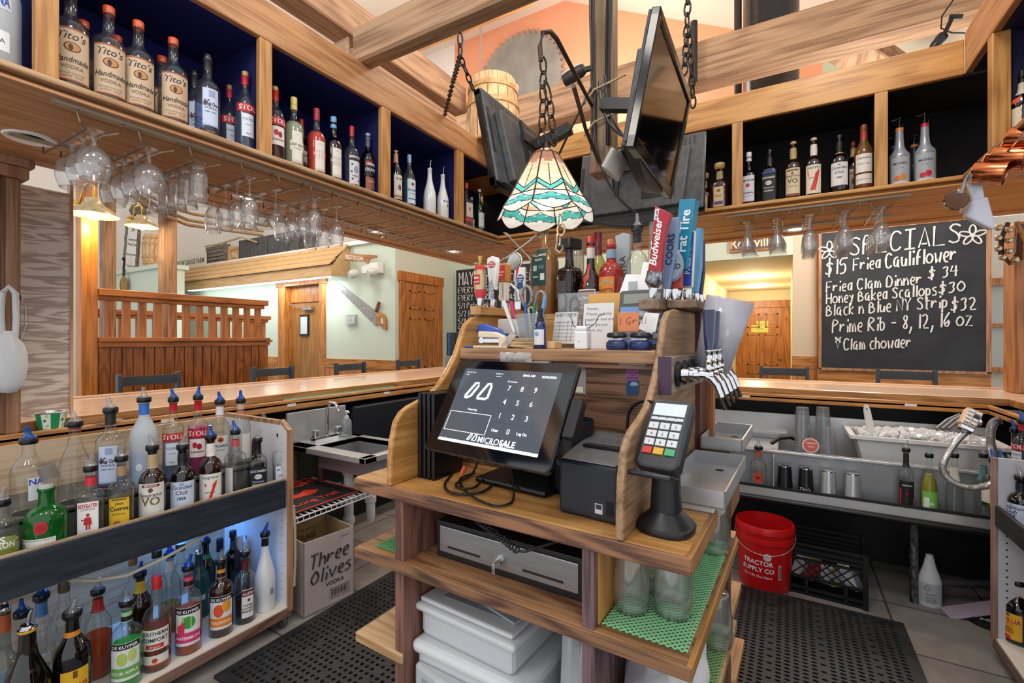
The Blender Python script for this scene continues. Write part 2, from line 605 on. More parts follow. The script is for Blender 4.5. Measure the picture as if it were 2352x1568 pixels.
B('hinge', M().box((dr - .02, YW + .1, 1.9), (dr, YW + .12, 2.02)).box((dr - .02, YW + .1, 1.3), (dr, YW + .12, 1.42)), CHROME, lf, 'w')
def panel_door(name, T, w, h, knob, label):
 """six-panel door with casing; local x along the wall, y into it"""
 c = M()
 c.box((-w / 2 - .11, -.03, 0), (-w / 2, .03, h)).box((w / 2, -.03, 0), (w / 2 + .11, .03, h)).box((-w / 2 - .14, -.035, h), (w / 2 + .14, .03, h + .15))
 d = B(name, c.move(T), PINE, None, 'w', bev=.006, kind='structure')
 d['label'] = label
 lf = M().box((-w / 2, -.012, 0), (w / 2, .04, h))
 for x0, x1 in ((-w / 2 + .1, -.05), (.05, w / 2 - .1)):
  for z0, z1 in ((h - .42, h - .12), (h * .42, h - .55), (.2, h * .42 - .16)):
   fr = .03
   for a, b in (((x0, -.022, z0), (x1, -.012, z0 + fr)), ((x0, -.022, z1 - fr), (x1, -.012, z1)), ((x0, -.022, z0), (x0 + fr, -.012, z1)), ((x1 - fr, -.022, z0), (x1, -.012, z1))):
    lf.box(a, b)
   lf.box((x0 + .06, -.018, z0 + .06), (x1 - .06, -.012, z1 - .06))
 l = B('leaf', lf.move(T), wood('#c08146', '#9a6230', 'z', .8, .35), d, 'w', bev=.003)
 k = M().lathe([(0, -.06), (.02, -.058), (.028, -.045), (.02, -.03), (.01, -.02), (.01, 0), (.025, 0)], 14)
 k.move(T @ Matrix.Translation((knob * (w / 2 - .06), 0, 1.02)) @ Matrix.Rotation(R(-90), 4, 'X'))
 B('knob', k, BRASS, l, 'w', smooth=True)
 return d
a, b = onx(928, 640, -5.06), onx(1004, 640, -5.06)
panel_door('door_2', Matrix.Translation((-5.06, (a.y + b.y) / 2, 0)) @ Matrix.Rotation(R(90), 4, 'Z'), b.y - a.y, onx(930, 646, -5.06).z, -1, 'six panel pine door on the pale green wall')
YH = 11.2
B('wall_hall_left', M().box((-1.22, YB + .12, 0), (-1.1, YH, 2.5)), CREAM, space='w', kind='structure')
B('wall_hall_right', M().box((0.06, YB + .12, 0), (0.18, YH, 2.5)), CREAM, space='w', kind='structure')
B('wall_hall_back', M().box((-1.22, YH, 0), (.18, YH + .1, 2.5)), CREAM, space='w', kind='structure')
B('ceiling_hall', M().box((-1.22, YB + .12, 2.45), (.18, YH, 2.52)), mat('#e9d8b2', .8), space='w', kind='structure')
a, b = ony(1704, 720, YH), ony(1800, 720, YH)
hd = panel_door('door_3', Matrix.Translation(((a.x + b.x) / 2, YH, 0)), b.x - a.x, ony(1750, 707, YH).z, 1, 'six panel pine door at the end of the hallway')
q = onx(1655, 690, -1.1)
B('trim_2', M().box((-1.1, q.y - .5, 0), (-1.06, q.y - .38, 2.1)).box((-1.1, q.y + .5, 0), (-1.06, q.y + .62, 2.1)).box((-1.1, q.y - .5, 2.05), (-1.06, q.y + .62, 2.2)), PINE, space='w', kind='structure')
B('baseboard_hall', M().box((.05, YB - .03, 0), (.34, YB, 1.1), 0).box((.05, YB - .04, 1.08), (.34, YB, 1.22), 1), [PANEL, PINE_X], space='w', kind='structure')
p = ony(1745, 750, YH)
s_ = B('door_notice', M().box((p.x - .16, YH - .016, p.z - .12), (p.x + .16, YH - .013, p.z + .12)), mat('#d9de7a', .6), None, 'w')
tag(s_, 'yellow paper notice on the hallway door', 'notice')
m = M()
for i, t in enumerate(('EMPLOYEES', 'ONLY', 'PLEASE')):
 letters(m, t, (p.x, YH - .0165, p.z + .035 - i * .045), .034)
B('lettering', m, mat('#6d7340', .6), s_, 'w')
B('wall_far', M().box((.4, 9.4, 0), (5.5, 9.5, 3.2)), mat('#d7cbbb', .7), space='w', kind='structure')
w_ = B('window_1', M().box((2.0, 9.3, .95), (3.2, 9.38, 1.02)).box((2.0, 9.3, 2.2), (3.2, 9.38, 2.3)).box((2.0, 9.3, .95), (2.1, 9.38, 2.3)).box((3.1, 9.3, .95), (3.2, 9.38, 2.3)).box((2.0, 9.32, 1.6), (3.2, 9.37, 1.65)), PINE, space='w', kind='structure')
B('pane', M().box((2.1, 9.37, 1.0), (3.1, 9.39, 2.25)), mat('#b9bdb6', .4), w_, 'w')
m = M()
zc = ony(2100, 852, 6.48).z
x = .33
while x < 1.7:
 m.box((x, 6.5, 0), (x + .088, 6.56, zc - .14), 0)
 x += .09
m.box((.3, 6.46, zc - .16), (1.76, 6.56, zc), 1)
m.box((.3, 6.5, 0), (.345, 6.6, 2.75), 2).box((1.66, 6.5, zc), (1.72, 6.6, 2.75), 2).box((.3, 6.48, 2.62), (1.75, 6.6, 2.72), 1)
B('baseboard_back', m, [PANEL, PINE_X, PINE], space='w', kind='structure', bev=.003)
def timber(name, m, material, label):
 o = B(name, m, material, None, 'w', bev=.012, kind='structure', seg=1)
 o['label'] = label
zt = 2.94
timber('ceiling_beam', M().box((-2.06, 1.765, zt), (1.2, 1.87, zt + .2)), TIMBER_X, 'timber resting on the left cabinet top')
timber('ceiling_beam', M().box((-2.35, 1.735, zt), (-2.06, 1.765, zt + .14)), TIMBER_X, 'short board beside the timber end')
q = onz(1072, 262, 3.55)
timber('ceiling_beam', M().box((q.x - .2, -1, 3.55), (q.x, q.y, 3.8)), TIMBER_Y, 'long timber running away above the left cabinet')
timber('ceiling_beam', M().box((-2.6, 2.0, zt), (-2.3, 2.75, zt + .02)).box((-2.3, 1.95, zt), (-2.27, 3.0, zt + .26)), TIMBER_Y, 'weathered board lying along the cabinet top')
z1, z2 = ony(1596, 189, 4.5).z, ony(1596, 96, 4.5).z
timber('ceiling_beam', M().box((-4.6, 4.5, z1), (3.2, 4.74, z2)), TIMBER_X, 'long heavy timber across the back of the bar')
a, b = ony(1935, 95, 4.75), ony(2100, 200, 5.9)
timber('ceiling_beam', M().bar(a, b, .3, .16), TIMBER_Y, 'timber brace dropping away behind the right cabinet')
for x, y in ((-4.3, 5.4), (-6.8, 5.6)):
 timber('ceiling_beam', M().box((x - 2.2, y, 5.9), (x + 1.4, y + .16, 6.1)), wood('#d9a56c', '#b98249', 'x', .6, .6), 'pale rafter under the white ceiling')
ZT0 = 2.941
c0 = ony(1192, 188, YB - .05)
rb = abs(ony(1192, 70, YB - .05).z - c0.z) * .96
pts = []
nt = 46
for i in range(nt):
 t = 2 * math.pi * i / nt
 for dt_, rr in ((0, .93), (.5, .94), (.62, 1.02), (.95, 1.0)):
  u = t + dt_ * 2 * math.pi / nt
  pts.append((c0.x + rb * rr * math.sin(u), c0.z + rb * rr * math.cos(u)))
m = M().prism(pts, 'y', YB - .06, YB - .04)
o = tag(B('saw_blade', m, mottled('#8f8d88', '#a3a19b', 3, .5, .3), None, 'w'), 'huge grey circular saw blade on the orange wall', 'saw blade')
B('arbor_hole', M().lathe([(0, 0), (.085, 0), (.085, .012), (0, .012)], 20).move(Matrix.Translation((c0.x - .08, YB - .058, c0.z - .1)) @ Matrix.Rotation(R(90), 4, 'X')), mat('#f3cdb4', .7), o, 'w')
q = ony(1116, 60, YB - .35)
tag(B('hanging_rod', M().tube([(q.x, YB - .5, 6.6), (q.x, YB - .5, 3.3)], .016, 8), mat('#b9b5ad', .4, .4), None, 'w', smooth=True), 'thin pale metal rod hanging down in front of the saw blade', 'rod')
def barrel(name, label, x, y, z, r, h, cat='barrel'):
 t = thing(name, label, cat, (x, y, z))
 b = M()
 n = 16
 for i in range(n):
  t0, t1 = 2 * math.pi * i / n, 2 * math.pi * (i + .94) / n
  pr = [(r * .84, 0), (r * .97, h * .3), (r, h * .5), (r * .97, h * .7), (r * .84, h)]
  vs = [(k * math.cos(u), k * math.sin(u), zz) for k, zz in pr for u in (t0, t1)]
  b.add(vs, [(j * 2, j * 2 + 1, j * 2 + 3, j * 2 + 2) for j in range(4)])
 B('staves', b, wood('#d9b183', '#b88d5e', 'z', 1.2, .6), t)
 hp = M()
 for zz in (.12, .3, .7, .88):
  rr = r * (.84 + .16 * math.sin(math.pi * zz)) * 1.012
  hp.lathe([(rr, h * zz - .02), (rr + .006, h * zz - .02), (rr + .006, h * zz + .02), (rr, h * zz + .02)], 32)
 B('hoop', hp, wood('#c9a06c', '#a77f50', 'x', 1, .6), t)
 B('barrel_lid', M().lathe([(0, h * .9), (r * .85, h * .9)], 32), wood('#cfa878', '#ad8353', 'x', 1, .6), t)
 return t
q = ony(1132, 235, 3.62)
barrel('barrel', 'pale wooden barrel standing on the cabinet tops at the corner', q.x, 3.62, ZT0, .245, .85)
q = ony(1770, 100, 5.4)
t = thing('duct', 'wide black wrapped duct rising behind the long timber', 'duct', (q.x, 5.4, 2.6))
B('pipe', M().lathe([(.0, 0), (.25, 0), (.25, .8), (.255, .82), (.25, .85), (.25, 1.6), (.256, 1.63), (.25, 1.66), (.25, 2.38)], 28), mottled('#2a2627', '#3b3536', 6, .35, 0, 4, (1, 1, 4)), t, smooth=True)
B('strap', M().box((-.1, -.28, 1.75), (.15, -.24, 2.38)), mottled('#15141a', '#24232a', 80, .6), t)
q = ony(1700, 60, 5.2)
tag(B('pipe_post', M().tube([(q.x - .02, 5.2, 3.2), (q.x - .02, 5.2, 5.05)], .035, 10), IRON, None, 'w', smooth=True), 'short dark pipe standing beside the black duct', 'pipe')
q = onx(2168, 80, .92)
t = thing('spotlight', 'small black spotlight on a looped cable over the right cabinet', 'spotlight', q)
hd_ = M().lathe([(.0, .0), (.03, 0), (.033, .02), (.027, .08), (.018, .1), (0, .105)], 16)
hd_.move(Matrix.Rotation(R(-140), 4, 'Y'))
B('lamp_head', hd_, BLACKG, t, smooth=True)
B('bracket', M().bar((0, 0, 0), (.05, .02, .12), .02, .02).bar((.03, .02, .12), (.1, .02, .1), .015, .03), BLACK, t)
B('cable', M().tube([(.2, 0, .3), (.06, 0, .24), (-.01, 0, .13), (-.015, 0, .05), (.04, 0, .0), (.15, -.02, -.05)], .005, 8), BLACK, t, smooth=True)
# ================================================================ the bar, three runs
BT = 1.067
XL0, XL1, YR0, YR1, XR0, XR1 = -3.75, -2.885, 3.97, 4.69, 1.165, 1.95
def slab(name, poly, z0, z1, material, label=None, cat=None, bev=.008):
 o = B(name, M().prism(poly, 'z', z0, z1), material, None, 'w', bev=bev)
 return tag(o, label, cat) if label else o
lb = slab('bar_counter', [(XL0, -1), (XL1, -1), (XL1, YR0), (XL0, YR1)], BT - .04, BT, BARY, 'long oak bar top running away along the left side', 'bar top')
rb_ = slab('bar_counter', [(XL0, YR1), (XL1, YR0), (XR0, YR0), (XR1, YR1)], BT - .04, BT, BARX, 'oak bar top across the back below the chalkboard', 'bar top')
tb = slab('bar_counter', [(XR0, YR0), (XR0, .6), (XR1, .6), (XR1, YR1)], BT - .04, BT, BARY, 'short oak bar top coming back along the right edge', 'bar top')
for par, ax, m in ((lb, 'y', M().box((XL1 - .02, -1, BT - .045), (XL1 + .004, YR0, BT - .002))), (rb_, 'x', M().box((XL1, YR0 - .004, BT - .045), (XR0, YR0 + .02, BT - .002))), (tb, 'y', M().box((XR0 - .004, .6, BT - .045), (XR0 + .02, YR0, BT - .002)))):
 B('nosing', m, NOSEY if ax == 'y' else NOSEX, par, 'w', bev=.004)
B('edge_strip', M().box((XL0, -1, BT), (XL0 + .03, YR1, BT + .012)), BARY, lb, 'w', bev=.004)
B('edge_strip', M().box((XL0, YR1 - .03, BT), (XR1, YR1, BT + .012)), BARX, rb_, 'w', bev=.004)
RZ = 1.033
XD, YD, XE = -2.78, 3.855, 1.035
for par, sh, ra, st in (
  (lb, M().box((XL1, -1, RZ - .03), (XD, YR0, RZ - .02)), M().box((XD - .025, -1, RZ - .068), (XD, YD, RZ)), 'y'),
  (rb_, M().box((XL1, YD, RZ - .03), (XR0, YR0, RZ - .02)), M().box((XD - .025, YD, RZ - .055), (XE + .02, YD + .025, RZ)), 'x'),
  (tb, M().box((XE, .6, RZ - .03), (XR0, YR0, RZ - .02)), M().box((XE, .6, RZ - .055), (XE + .025, YD + .02, RZ)), 'y')):
 B('drink_trough', sh, mottled('#2c3236', '#40484b', 200, .8), par, 'w')
 B('drink_rail', ra, RAILY if st == 'y' else RAILX, par, 'w', bev=.006)
B('rubber_strip', M().box((XL1 + .008, 1.9, RZ - .02), (XL1 + .03, 2.9, RZ - .004)), mat('#5fb9a4', .5), lb, 'w')
stk = mat('#e8e4dc', .6)
for i, px in enumerate((1712, 2092)):
 q = ony(px, 910 if i == 0 else 930, YD - .002)
 B('price_sticker', M().box((q.x - .03, YD - .002, q.z - .008), (q.x + .03, YD, q.z + .008)), stk, rb_, 'w')
for px, py in ((670, 930), (889, 902), (385, 966)):
 q = onx(px, py, XD + .002)
 B('price_sticker', M().box((XD, q.y - .03, q.z - .009), (XD + .002, q.y + .03, q.z + .009)), stk, lb, 'w')
B('wall_bar_left', M().box((XL1 - .2, -1, 0), (XL1 - .12, YR0 + .1, BT - .045)), mat('#07080f', .5), space='w', kind='structure')
B('wall_bar_back', M().box((XL1 - .2, YR0 + .1, 0), (XR0 + .2, YR0 + .18, BT - .045)), mat('#0a0a0b', .5), space='w', kind='structure')
B('wall_bar_right', M().box((XR0 + .12, .6, 0), (XR0 + .2, YR0 + .1, BT - .045)), mat('#0a0a0b', .5), space='w', kind='structure')
tag(B('plywood_panel', M().box((XL1 - .13, 1.45, .1), (XL1 - .08, 2.06, .9)), wood('#6d4a30', '#38251a', 'y', 1.2, .5), None, 'w'), 'dark plywood panel under the left bar beside the hand sink', 'panel')
q = onx(760, 950, XL1 - .1)
tag(B('dark_bin', M().box((XL1 - .11, 2.4, .45), (XL1 + .1, 3.6, .93)), mat('#0d1220', .45), None, 'w', bev=.02), 'dark blue tub under the left bar behind the sink', 'tub')
# ================================================================ overhead bottle cabinets
ZS, ZU, ZH, ZT = 2.255, 2.205, 2.762, 2.94
FX, FY, FX3 = -2.0, 3.183, 0.77
NAVY, DARK = mat('#0a1060', .8), mat('#040408', .8)
c_l = thing('overhead_cabinet', 'left oak overhead cabinet with navy lining full of bottles', 'cabinet', (FX, 1.5, ZU))
c_r = thing('overhead_cabinet', 'back oak overhead cabinet with black lining above the chalkboard', 'cabinet', (-.6, FY, ZU))
c_3 = thing('overhead_cabinet', 'right oak overhead cabinet turning towards the viewer', 'cabinet', (FX3, 2.3, ZU))
DEP = .45
SD = .71
B('top_rail', M().box((FX - .03, -.6, ZH), (FX, FY, ZT)), OAKY, c_l, 'w', bev=.005)
B('shelf_edge', M().box((FX - .03, -.6, ZS - .022), (FX + .012, FY, ZS)), wood('#c9a67e', '#a47a50', 'y', 1.5, .5), c_l, 'w', bev=.006)
B('shelf', M().box((FX - DEP, -.6, ZS - .03), (FX - .03, FY, ZS - .004)), SOFY, c_l, 'w')
m = M()
x = FX
while x > FX - SD - .1:
 m.box((x - .108, -.6, ZU - (.003 if int(x * 100) % 2 else 0)), (x, FY + SD, ZU + .012))
 x -= .11
B('underside', m, SOFY, c_l, 'w', bev=.002, seg=1)
B('outer_side', M().box((FX - SD - .14, -.6, ZU), (FX - SD - .1, FY + SD, ZT)).box((FX - SD - .14, -.6, ZU - .012), (FX - SD - .06, FY + SD + .1, ZU)), SOFY, c_l, 'w')
B('lining', M().box((FX - DEP - .02, -.6, ZS), (FX - DEP, FY + .4, ZH + .02)).box((FX - DEP, -.6, ZH), (FX - .03, FY, ZH + .015)), NAVY, c_l, 'w')
for a, b in ((80, 137), (597, 626), (877, 898), (1050, 1066)):
 y0, y1 = onx(a, 250, FX).y, onx(b, 250, FX).y
 B('stile', M().box((FX - .03, y0, ZS), (FX, y1, ZH)), OAKZ, c_l, 'w', bev=.004)
 B('divider', M().box((FX - DEP, (y0 + y1) / 2 - .01, ZS), (FX - .03, (y0 + y1) / 2 + .01, ZH)), mat('#0b1458', .8), c_l, 'w')
B('top_rail', M().box((FX, FY, ZH), (FX3, FY + .03, ZT)), OAKX, c_r, 'w', bev=.005)
B('shelf_edge', M().box((FX, FY - .012, ZS - .022), (FX3 + .02, FY + .03, ZS)), OAKX, c_r, 'w', bev=.006)
B('shelf', M().box((FX - .3, FY + .03, ZS - .03), (FX3 + .3, FY + DEP, ZS - .004)), SOFX, c_r, 'w')
m = M()
y = FY
while y < FY + SD + .1:
 m.box((FX - .02, y, ZU - (.003 if int(y * 100) % 2 else 0)), (FX3 + SD, y + .108, ZU + .012))
 y += .11
B('underside', m, SOFX, c_r, 'w', bev=.002, seg=1)
B('outer_side', M().box((FX - SD, FY + SD + .1, ZU), (FX3 + SD, FY + SD + .14, ZT)).box((FX - SD, FY + SD + .06, ZU - .012), (FX3 + SD, FY + SD + .14, ZU)), SOFX, c_r, 'w')
B('corner_top', M().box((FX - DEP - .02, FY - .3, ZT - .012), (FX + .3, FY + DEP + .1, ZT)).box((FX - DEP - .02, FY - .02, ZH), (FX, FY + DEP, ZH + .015)), SOFX, c_r, 'w')
B('lining', M().box((FX - DEP, FY + DEP, ZS), (FX3 + .3, FY + DEP + .02, ZH)).box((FX, FY + .03, ZH), (FX3 + .3, FY + DEP, ZH + .015)), DARK, c_r, 'w')
for a, b in ((1681, 1706), (2009, 2040)):
 x0, x1 = ony(a, 400, FY).x, ony(b, 400, FY).x
 B('stile', M().box((x0, FY, ZS), (x1, FY + .03, ZH)), OAKZ, c_r, 'w', bev=.004)
 B('divider', M().box((x0 + .01, FY + .03, ZS), (x0 + .03, FY + DEP, ZH)), DARK, c_r, 'w')
B('top_rail', M().box((FX3, .9, ZH), (FX3 + .03, FY, ZT + .03)), OAKY, c_3, 'w', bev=.005)
B('shelf_edge', M().box((FX3 - .012, .9, ZS - .022), (FX3 + .03, FY, ZS)), OAKY, c_3, 'w', bev=.006)
B('shelf', M().box((FX3 + .03, .9, ZS - .03), (FX3 + DEP, FY + .1, ZS - .004)), SOFY, c_3, 'w')
m = M()
x = FX3
while x < FX3 + SD + .1:
 m.box((x, .9, ZU - (.003 if int(x * 100) % 2 else 0)), (x + .108, FY, ZU + .012))
 x += .11
B('underside', m, SOFY, c_3, 'w', bev=.002, seg=1)
y0, y1 = 2.815, 2.875
B('stile', M().box((FX3, y0, ZS), (FX3 + .06, y1, ZH)), OAKZ, c_3, 'w', bev=.004)
B('lining', M().box((FX3 + DEP, .9, ZS), (FX3 + DEP + .02, FY + .4, ZH)).box((FX3 + .03, y1 - .03, ZS), (FX3 + DEP, y1 - .01, ZH)).box((FX3 + .03, .9, ZH), (FX3 + DEP, FY, ZH + .015)), mat('#0a1440', .8), c_3, 'w')
for px, py, lab in ((1043, 578, 'recessed light under the left cabinet near the corner'), (868, 532, 'recessed light under the left cabinet beside the empty rack wires'), (572, 454, 'recessed light behind the martini glasses'), (70, 318, 'unlit recessed light by the left post'), (1827, 527, 'recessed light above the hallway glasses')):
 q = onz(px, py, ZU - .004)
 t = thing('recessed_light', lab, 'light', q, group='recessed lights under the cabinets')
 B('trim_ring', M().lathe([(.045, 0), (.075, -.004), (.08, .003)], 24), WHITEP, t, smooth=True)
 B('bulb', M().lathe([(0, .001), (.046, .001)], 20), mat('#fff3dc', .5, 0, 0 if px == 70 else 9), t)
 if px != 70:
  lamp('recessed_bulb', 'SPOT', (q.x, q.y, q.z - .02), 22, (1, .9, .74), .05, (0, 0, 0), 120)
for px, py, lab in ((1713, 632, 'nearer round light in the hallway ceiling'), (1736, 660, 'farther round light in the hallway ceiling')):
 q = onz(px, py, 2.448)
 t = thing('recessed_light', lab, 'light', q, group='hallway ceiling lights')
 B('trim_ring', M().lathe([(.1, 0), (.13, -.006), (.14, .004)], 24), WHITEP, t, smooth=True)
 B('bulb', M().lathe([(0, -.001), (.1, -.001)], 20), mat('#fff6e2', .5, 0, 6), t)
# ================================================================ wire glass racks
WIRE = mat('#8d7a66', .25, .9)
def rack(name, label, space, slots, zb, along, cross0, cross1, sgn):
 t = thing(name, label, 'glass rack', (0, 0, 0) if False else (along(sum(slots[0]) / 2, cross0)[0], along(sum(slots[0]) / 2, cross0)[1], ZU))
 P = lambda a, c, z: Vector((*along(a, c), z))
 a0, a1 = slots[0][0] - .06, slots[-1][1] + .05
 fr = M().bar(P(a0, cross0 + sgn * .02, ZU - .006), P(a1, cross0 + sgn * .02, ZU - .006), .03, .012)
 fr.bar(P(a0, cross1, ZU - .006), P(a1, cross1, ZU - .006), .03, .012)
 B('mounting_strip', fr, mat('#a89a86', .4, .5), t, 'w')
 for (p, q) in slots:
  for s0, k in ((p, 1), (q, -1)):
   w = .038 * k
   c = (p + q) / 2 - .026 * k
   B('wire', M().tube([P(s0, cross0 + sgn * .02, ZU - .008), P(s0, cross0 + sgn * .02, zb + .03), P(s0 + (c - s0) * .25, cross0 + sgn * .025, zb + .008), P(c, cross0 + sgn * .07, zb), P(c, cross1, zb), P(c, cross1 + sgn * .004, zb + .028)], .0032, 6), WIRE, t, 'w', smooth=True)
 return t
hk = [0.609, 0.733, 0.781, 0.907, 0.95, 1.079, 1.154, 1.293, 1.325, 1.45, 1.496, 1.625, 1.667, 1.795, 1.841, 1.969, 2.021, 2.149]
slotsL = [(hk[i], hk[i + 1]) for i in range(0, len(hk), 2)] + [(2.19 + .172 * i, 2.19 + .172 * i + .127) for i in range(6)]
ZB = 2.152
rack('glass_rack', 'long wire glass rack under the left cabinet', 'w', slotsL, ZB, lambda a, c: (c, a), FX - .02, FX - .50, -1)
slotsR = [(-.276, -.16), (-.116, .009), (.053, .177), (.225, .349), (.391, .515)]
rack('glass_rack', 'short wire glass rack under the back cabinet', 'w', slotsR, ZB, lambda a, c: (a, c), FY + .02, FY + .52, 1)
# ================================================================ stemware (hung upside down: z = 0 is the foot, bowls below)
CLEAR = glass('#ffffff', '#c6cdd2', .06, 1.0, .01, .045, 1.9)
def stem_glass(kind, label, loc, rz=0.0):
 t = thing(kind[0], label, 'glass', loc, rz, group=kind[3])
 foot, bowl = kind[1], kind[2]
 B('foot', M().lathe(foot, 24), CLEAR, t, smooth=True)
 B('bowl', M().lathe(bowl, 28), CLEAR, t, smooth=2)
 if len(kind) > 4:
  B('handle', M().tube(kind[4], .006, 8), CLEAR, t, smooth=True)
 return t
def inner(p, d=.0022):
 return p + [(max(r - d, 0), z) for r, z in reversed(p)]
SNIFTER = ('brandy_snifter', [(0, .006), (.034, .006), (.036, .003), (.012, -.004), (.008, -.02), (.008, -.04), (.011, -.05)],
   inner([(.011, -.05), (.03, -.06), (.045, -.08), (.051, -.105), (.048, -.135), (.04, -.16), (.037, -.168)]), 'snifters hanging in the left rack')
FOOTED = ('irish_coffee_mug', [(0, .006), (.035, .006), (.036, .003), (.02, -.006), (.024, -.016), (.02, -.026)],
   inner([(.02, -.026), (.031, -.035), (.033, -.06), (.034, -.13), (.039, -.168)]), 'glass mugs hanging in the left rack',
   [(.033, 0, -.05), (.055, 0, -.052), (.066, 0, -.075), (.06, 0, -.1), (.034, 0, -.11)])
WINE = ('wine_glass', [(0, .006), (.033, .006), (.034, .003), (.008, -.005), (.0045, -.02), (.004, -.06), (.008, -.08)],
  inner([(.008, -.08), (.024, -.092), (.036, -.12), (.039, -.15), (.034, -.195), (.031, -.21)]), 'wine glasses hanging in the left rack')
MARTINI = ('martini_glass', [(0, .006), (.036, .006), (.037, .003), (.008, -.005), (.0045, -.02), (.0045, -.075), (.006, -.085)],
   inner([(.006, -.085), (.02, -.1), (.055, -.165)]), 'martini glasses hanging in the left rack')
GOBLET = ('beer_goblet', [(0, .006), (.035, .006), (.036, .003), (.012, -.006), (.009, -.016), (.014, -.03), (.016, -.04), (.011, -.052)],
   inner([(.011, -.052), (.026, -.068), (.037, -.1), (.04, -.135), (.037, -.175), (.032, -.195)]), 'stemmed beer glasses hanging in the left rack')
MULE = ('short_martini_glass', [(0, .006), (.03, .006), (.031, .003), (.008, -.004), (.005, -.015), (.008, -.03), (.005, -.05), (.008, -.06)],
  inner([(.008, -.06), (.02, -.075), (.03, -.1), (.05, -.15), (.052, -.155)]), 'short martini glasses hanging in the back rack')
TULIP = ('tulip_glass', [(0, .006), (.032, .006), (.033, .003), (.009, -.004), (.006, -.015), (.006, -.06), (.01, -.075)],
   inner([(.01, -.075), (.026, -.09), (.039, -.125), (.04, -.16), (.034, -.215)]), 'tulip glasses hanging in the back rack')
def mid(i):
 return sum(slotsL[i]) / 2
order = ('nearest', 'second', 'third', 'fourth', 'fifth', 'sixth')
def row(kind, i, xs, what):
 root = None
 for k, x in enumerate(xs):
  lab = '%s hanging %s along %s' % (kind[0].replace('_', ' '), order[k], what)
  loc = (x, mid(i), ZB - .003 + .006)
  root = root or None
  if root is None:
   root = stem_glass(kind, lab, loc)
  else:
   dup(root, loc, 0.0, lab)
 return root
row(SNIFTER, 0, (-2.1, -2.19, -2.29), 'the first wires beside the left post')
row(SNIFTER, 1, (-2.12, -2.23, -2.33, -2.43), 'the second pair of wires from the left post')
row(FOOTED, 2, (-2.11, -2.2, -2.29, -2.38, -2.46), 'the third pair of wires from the left post')
row(WINE, 3, (-2.1, -2.2, -2.3, -2.4), 'the fourth pair of wires from the left post')
row(MARTINI, 4, (-2.16, -2.28, -2.4), 'the wires between wine glasses and beer glasses')
row(GOBLET, 5, (-2.1, -2.19, -2.28, -2.37), 'the sixth pair of wires from the left post')
row(WINE, 6, (-2.14, -2.25, -2.36), 'the last filled wires of the left rack')
for j, kind in enumerate((MULE, MULE, TULIP, TULIP, TULIP)):
 root = None
 for k in range(5 if j < 2 else 4):
  lab = '%s hanging %s in slot %s of the back rack' % (kind[0].replace('_', ' '), order[k], ('one', 'two', 'three', 'four', 'five')[j])
  loc = (sum(slotsR[j]) / 2, FY + .1 + .085 * k, ZB + .003)
  if root is None:
   root = stem_glass(kind, lab, loc)
  else:
   dup(root, loc, 0.0, lab)
# ================================================================ bar stools beyond the bar
SLATE = mat('#4b535c', .4, .2)
def stool(label, loc, rz):
 t = thing('bar_stool', label, 'bar stool', loc, rz, group='bar stools beyond the bar')
 B('seat', M().box((-.2, -.2, .72), (.2, .2, .77)), mat('#1d1e21', .5), t, bev=.02)
 for x in (-.19, .19):
  B('leg', M().bar((x * .9, .17, .72), (x * 1.1, .21, 0), .035, .035), SLATE, t)
  B('leg', M().bar((x, -.19, 1.17), (x, -.17, .7), .03, .05).bar((x, -.17, .72), (x * 1.1, -.21, 0), .035, .035), SLATE, t, bev=.006)
 for k, z in enumerate((1.115, .98)):
  pts = [(-.19 + .38 * i / 6, -.19 - .03 * math.sin(math.pi * i / 6), z) for i in range(7)]
  m = M()
  for a, b in zip(pts, pts[1:]):
   m.bar(a, b, .02, .07)
  B('back_slat', m, SLATE, t)
 B('footrest', M().box((-.2, .19, .28), (.2, .21, .31)).box((-.2, -.21, .28), (.2, -.19, .31)).box((-.21, -.2, .28), (-.19, .2, .31)).box((.19, -.2, .28), (.21, .2, .31)), SLATE, t)
 return t
s0 = None
for px, lab in ((345, 'slate metal bar stool behind the left bar in front of the paneling'), (628, 'slate metal bar stool in front of the windowed pine door'), (806, 'slate metal bar stool below the handsaw'), (940, 'slate metal bar stool by the six panel door')):
 y = onx(px, 870, -4.18).y
 if s0 is None:
  s0 = stool(lab, (-4.0, y, 0), R(-90))
 else:
  dup(s0, (-4.0, y, 0), R(-90), lab)
for px, lab in ((1800, 'slate metal bar stool in front of the hallway'), (2081, 'slate metal bar stool under the large chalkboard')):
 x = ony(px, 870, 5.16).x
 dup(s0, (x, 4.98, 0), R(180), lab)
# ================================================================ left post and panel standing on the bar
pc = onz(25, 993, RZ)
y0, y1 = onx(0, 900, XD - .02).y - .06, onx(50, 900, XD - .02).y
t = thing('support_post', 'brown fluted wooden post holding up the left cabinet at the picture edge', 'post', (XD - .05, (y0 + y1) / 2, RZ))
DKPOST = wood('#a57a5c', '#7d553c', 'z', 1.0, .5)
m = M().box((XD - .13, y0, RZ), (XD - .03, y1, ZU - .02))
for y in (y0 + .02, y0 + .075):
 m.box((XD - .03, y, RZ), (XD - .015, y + .04, ZU - .1))
B('shaft', m, DKPOST, t, 'w', bev=.005)
B('capital', M().box((XD - .16, y0 - .02, ZU - .1), (XD + .0, y1 + .02, ZU - .05)).box((XD - .17, y0 - .03, ZU - .05), (XD + .012, y1 + .035, ZU - .012)), DKPOST, t, 'w', bev=.006)
pa, pb = onz(170, 945, BT), onz(62, 985, BT)
q1 = onx(158, 940, XL1 - .12)
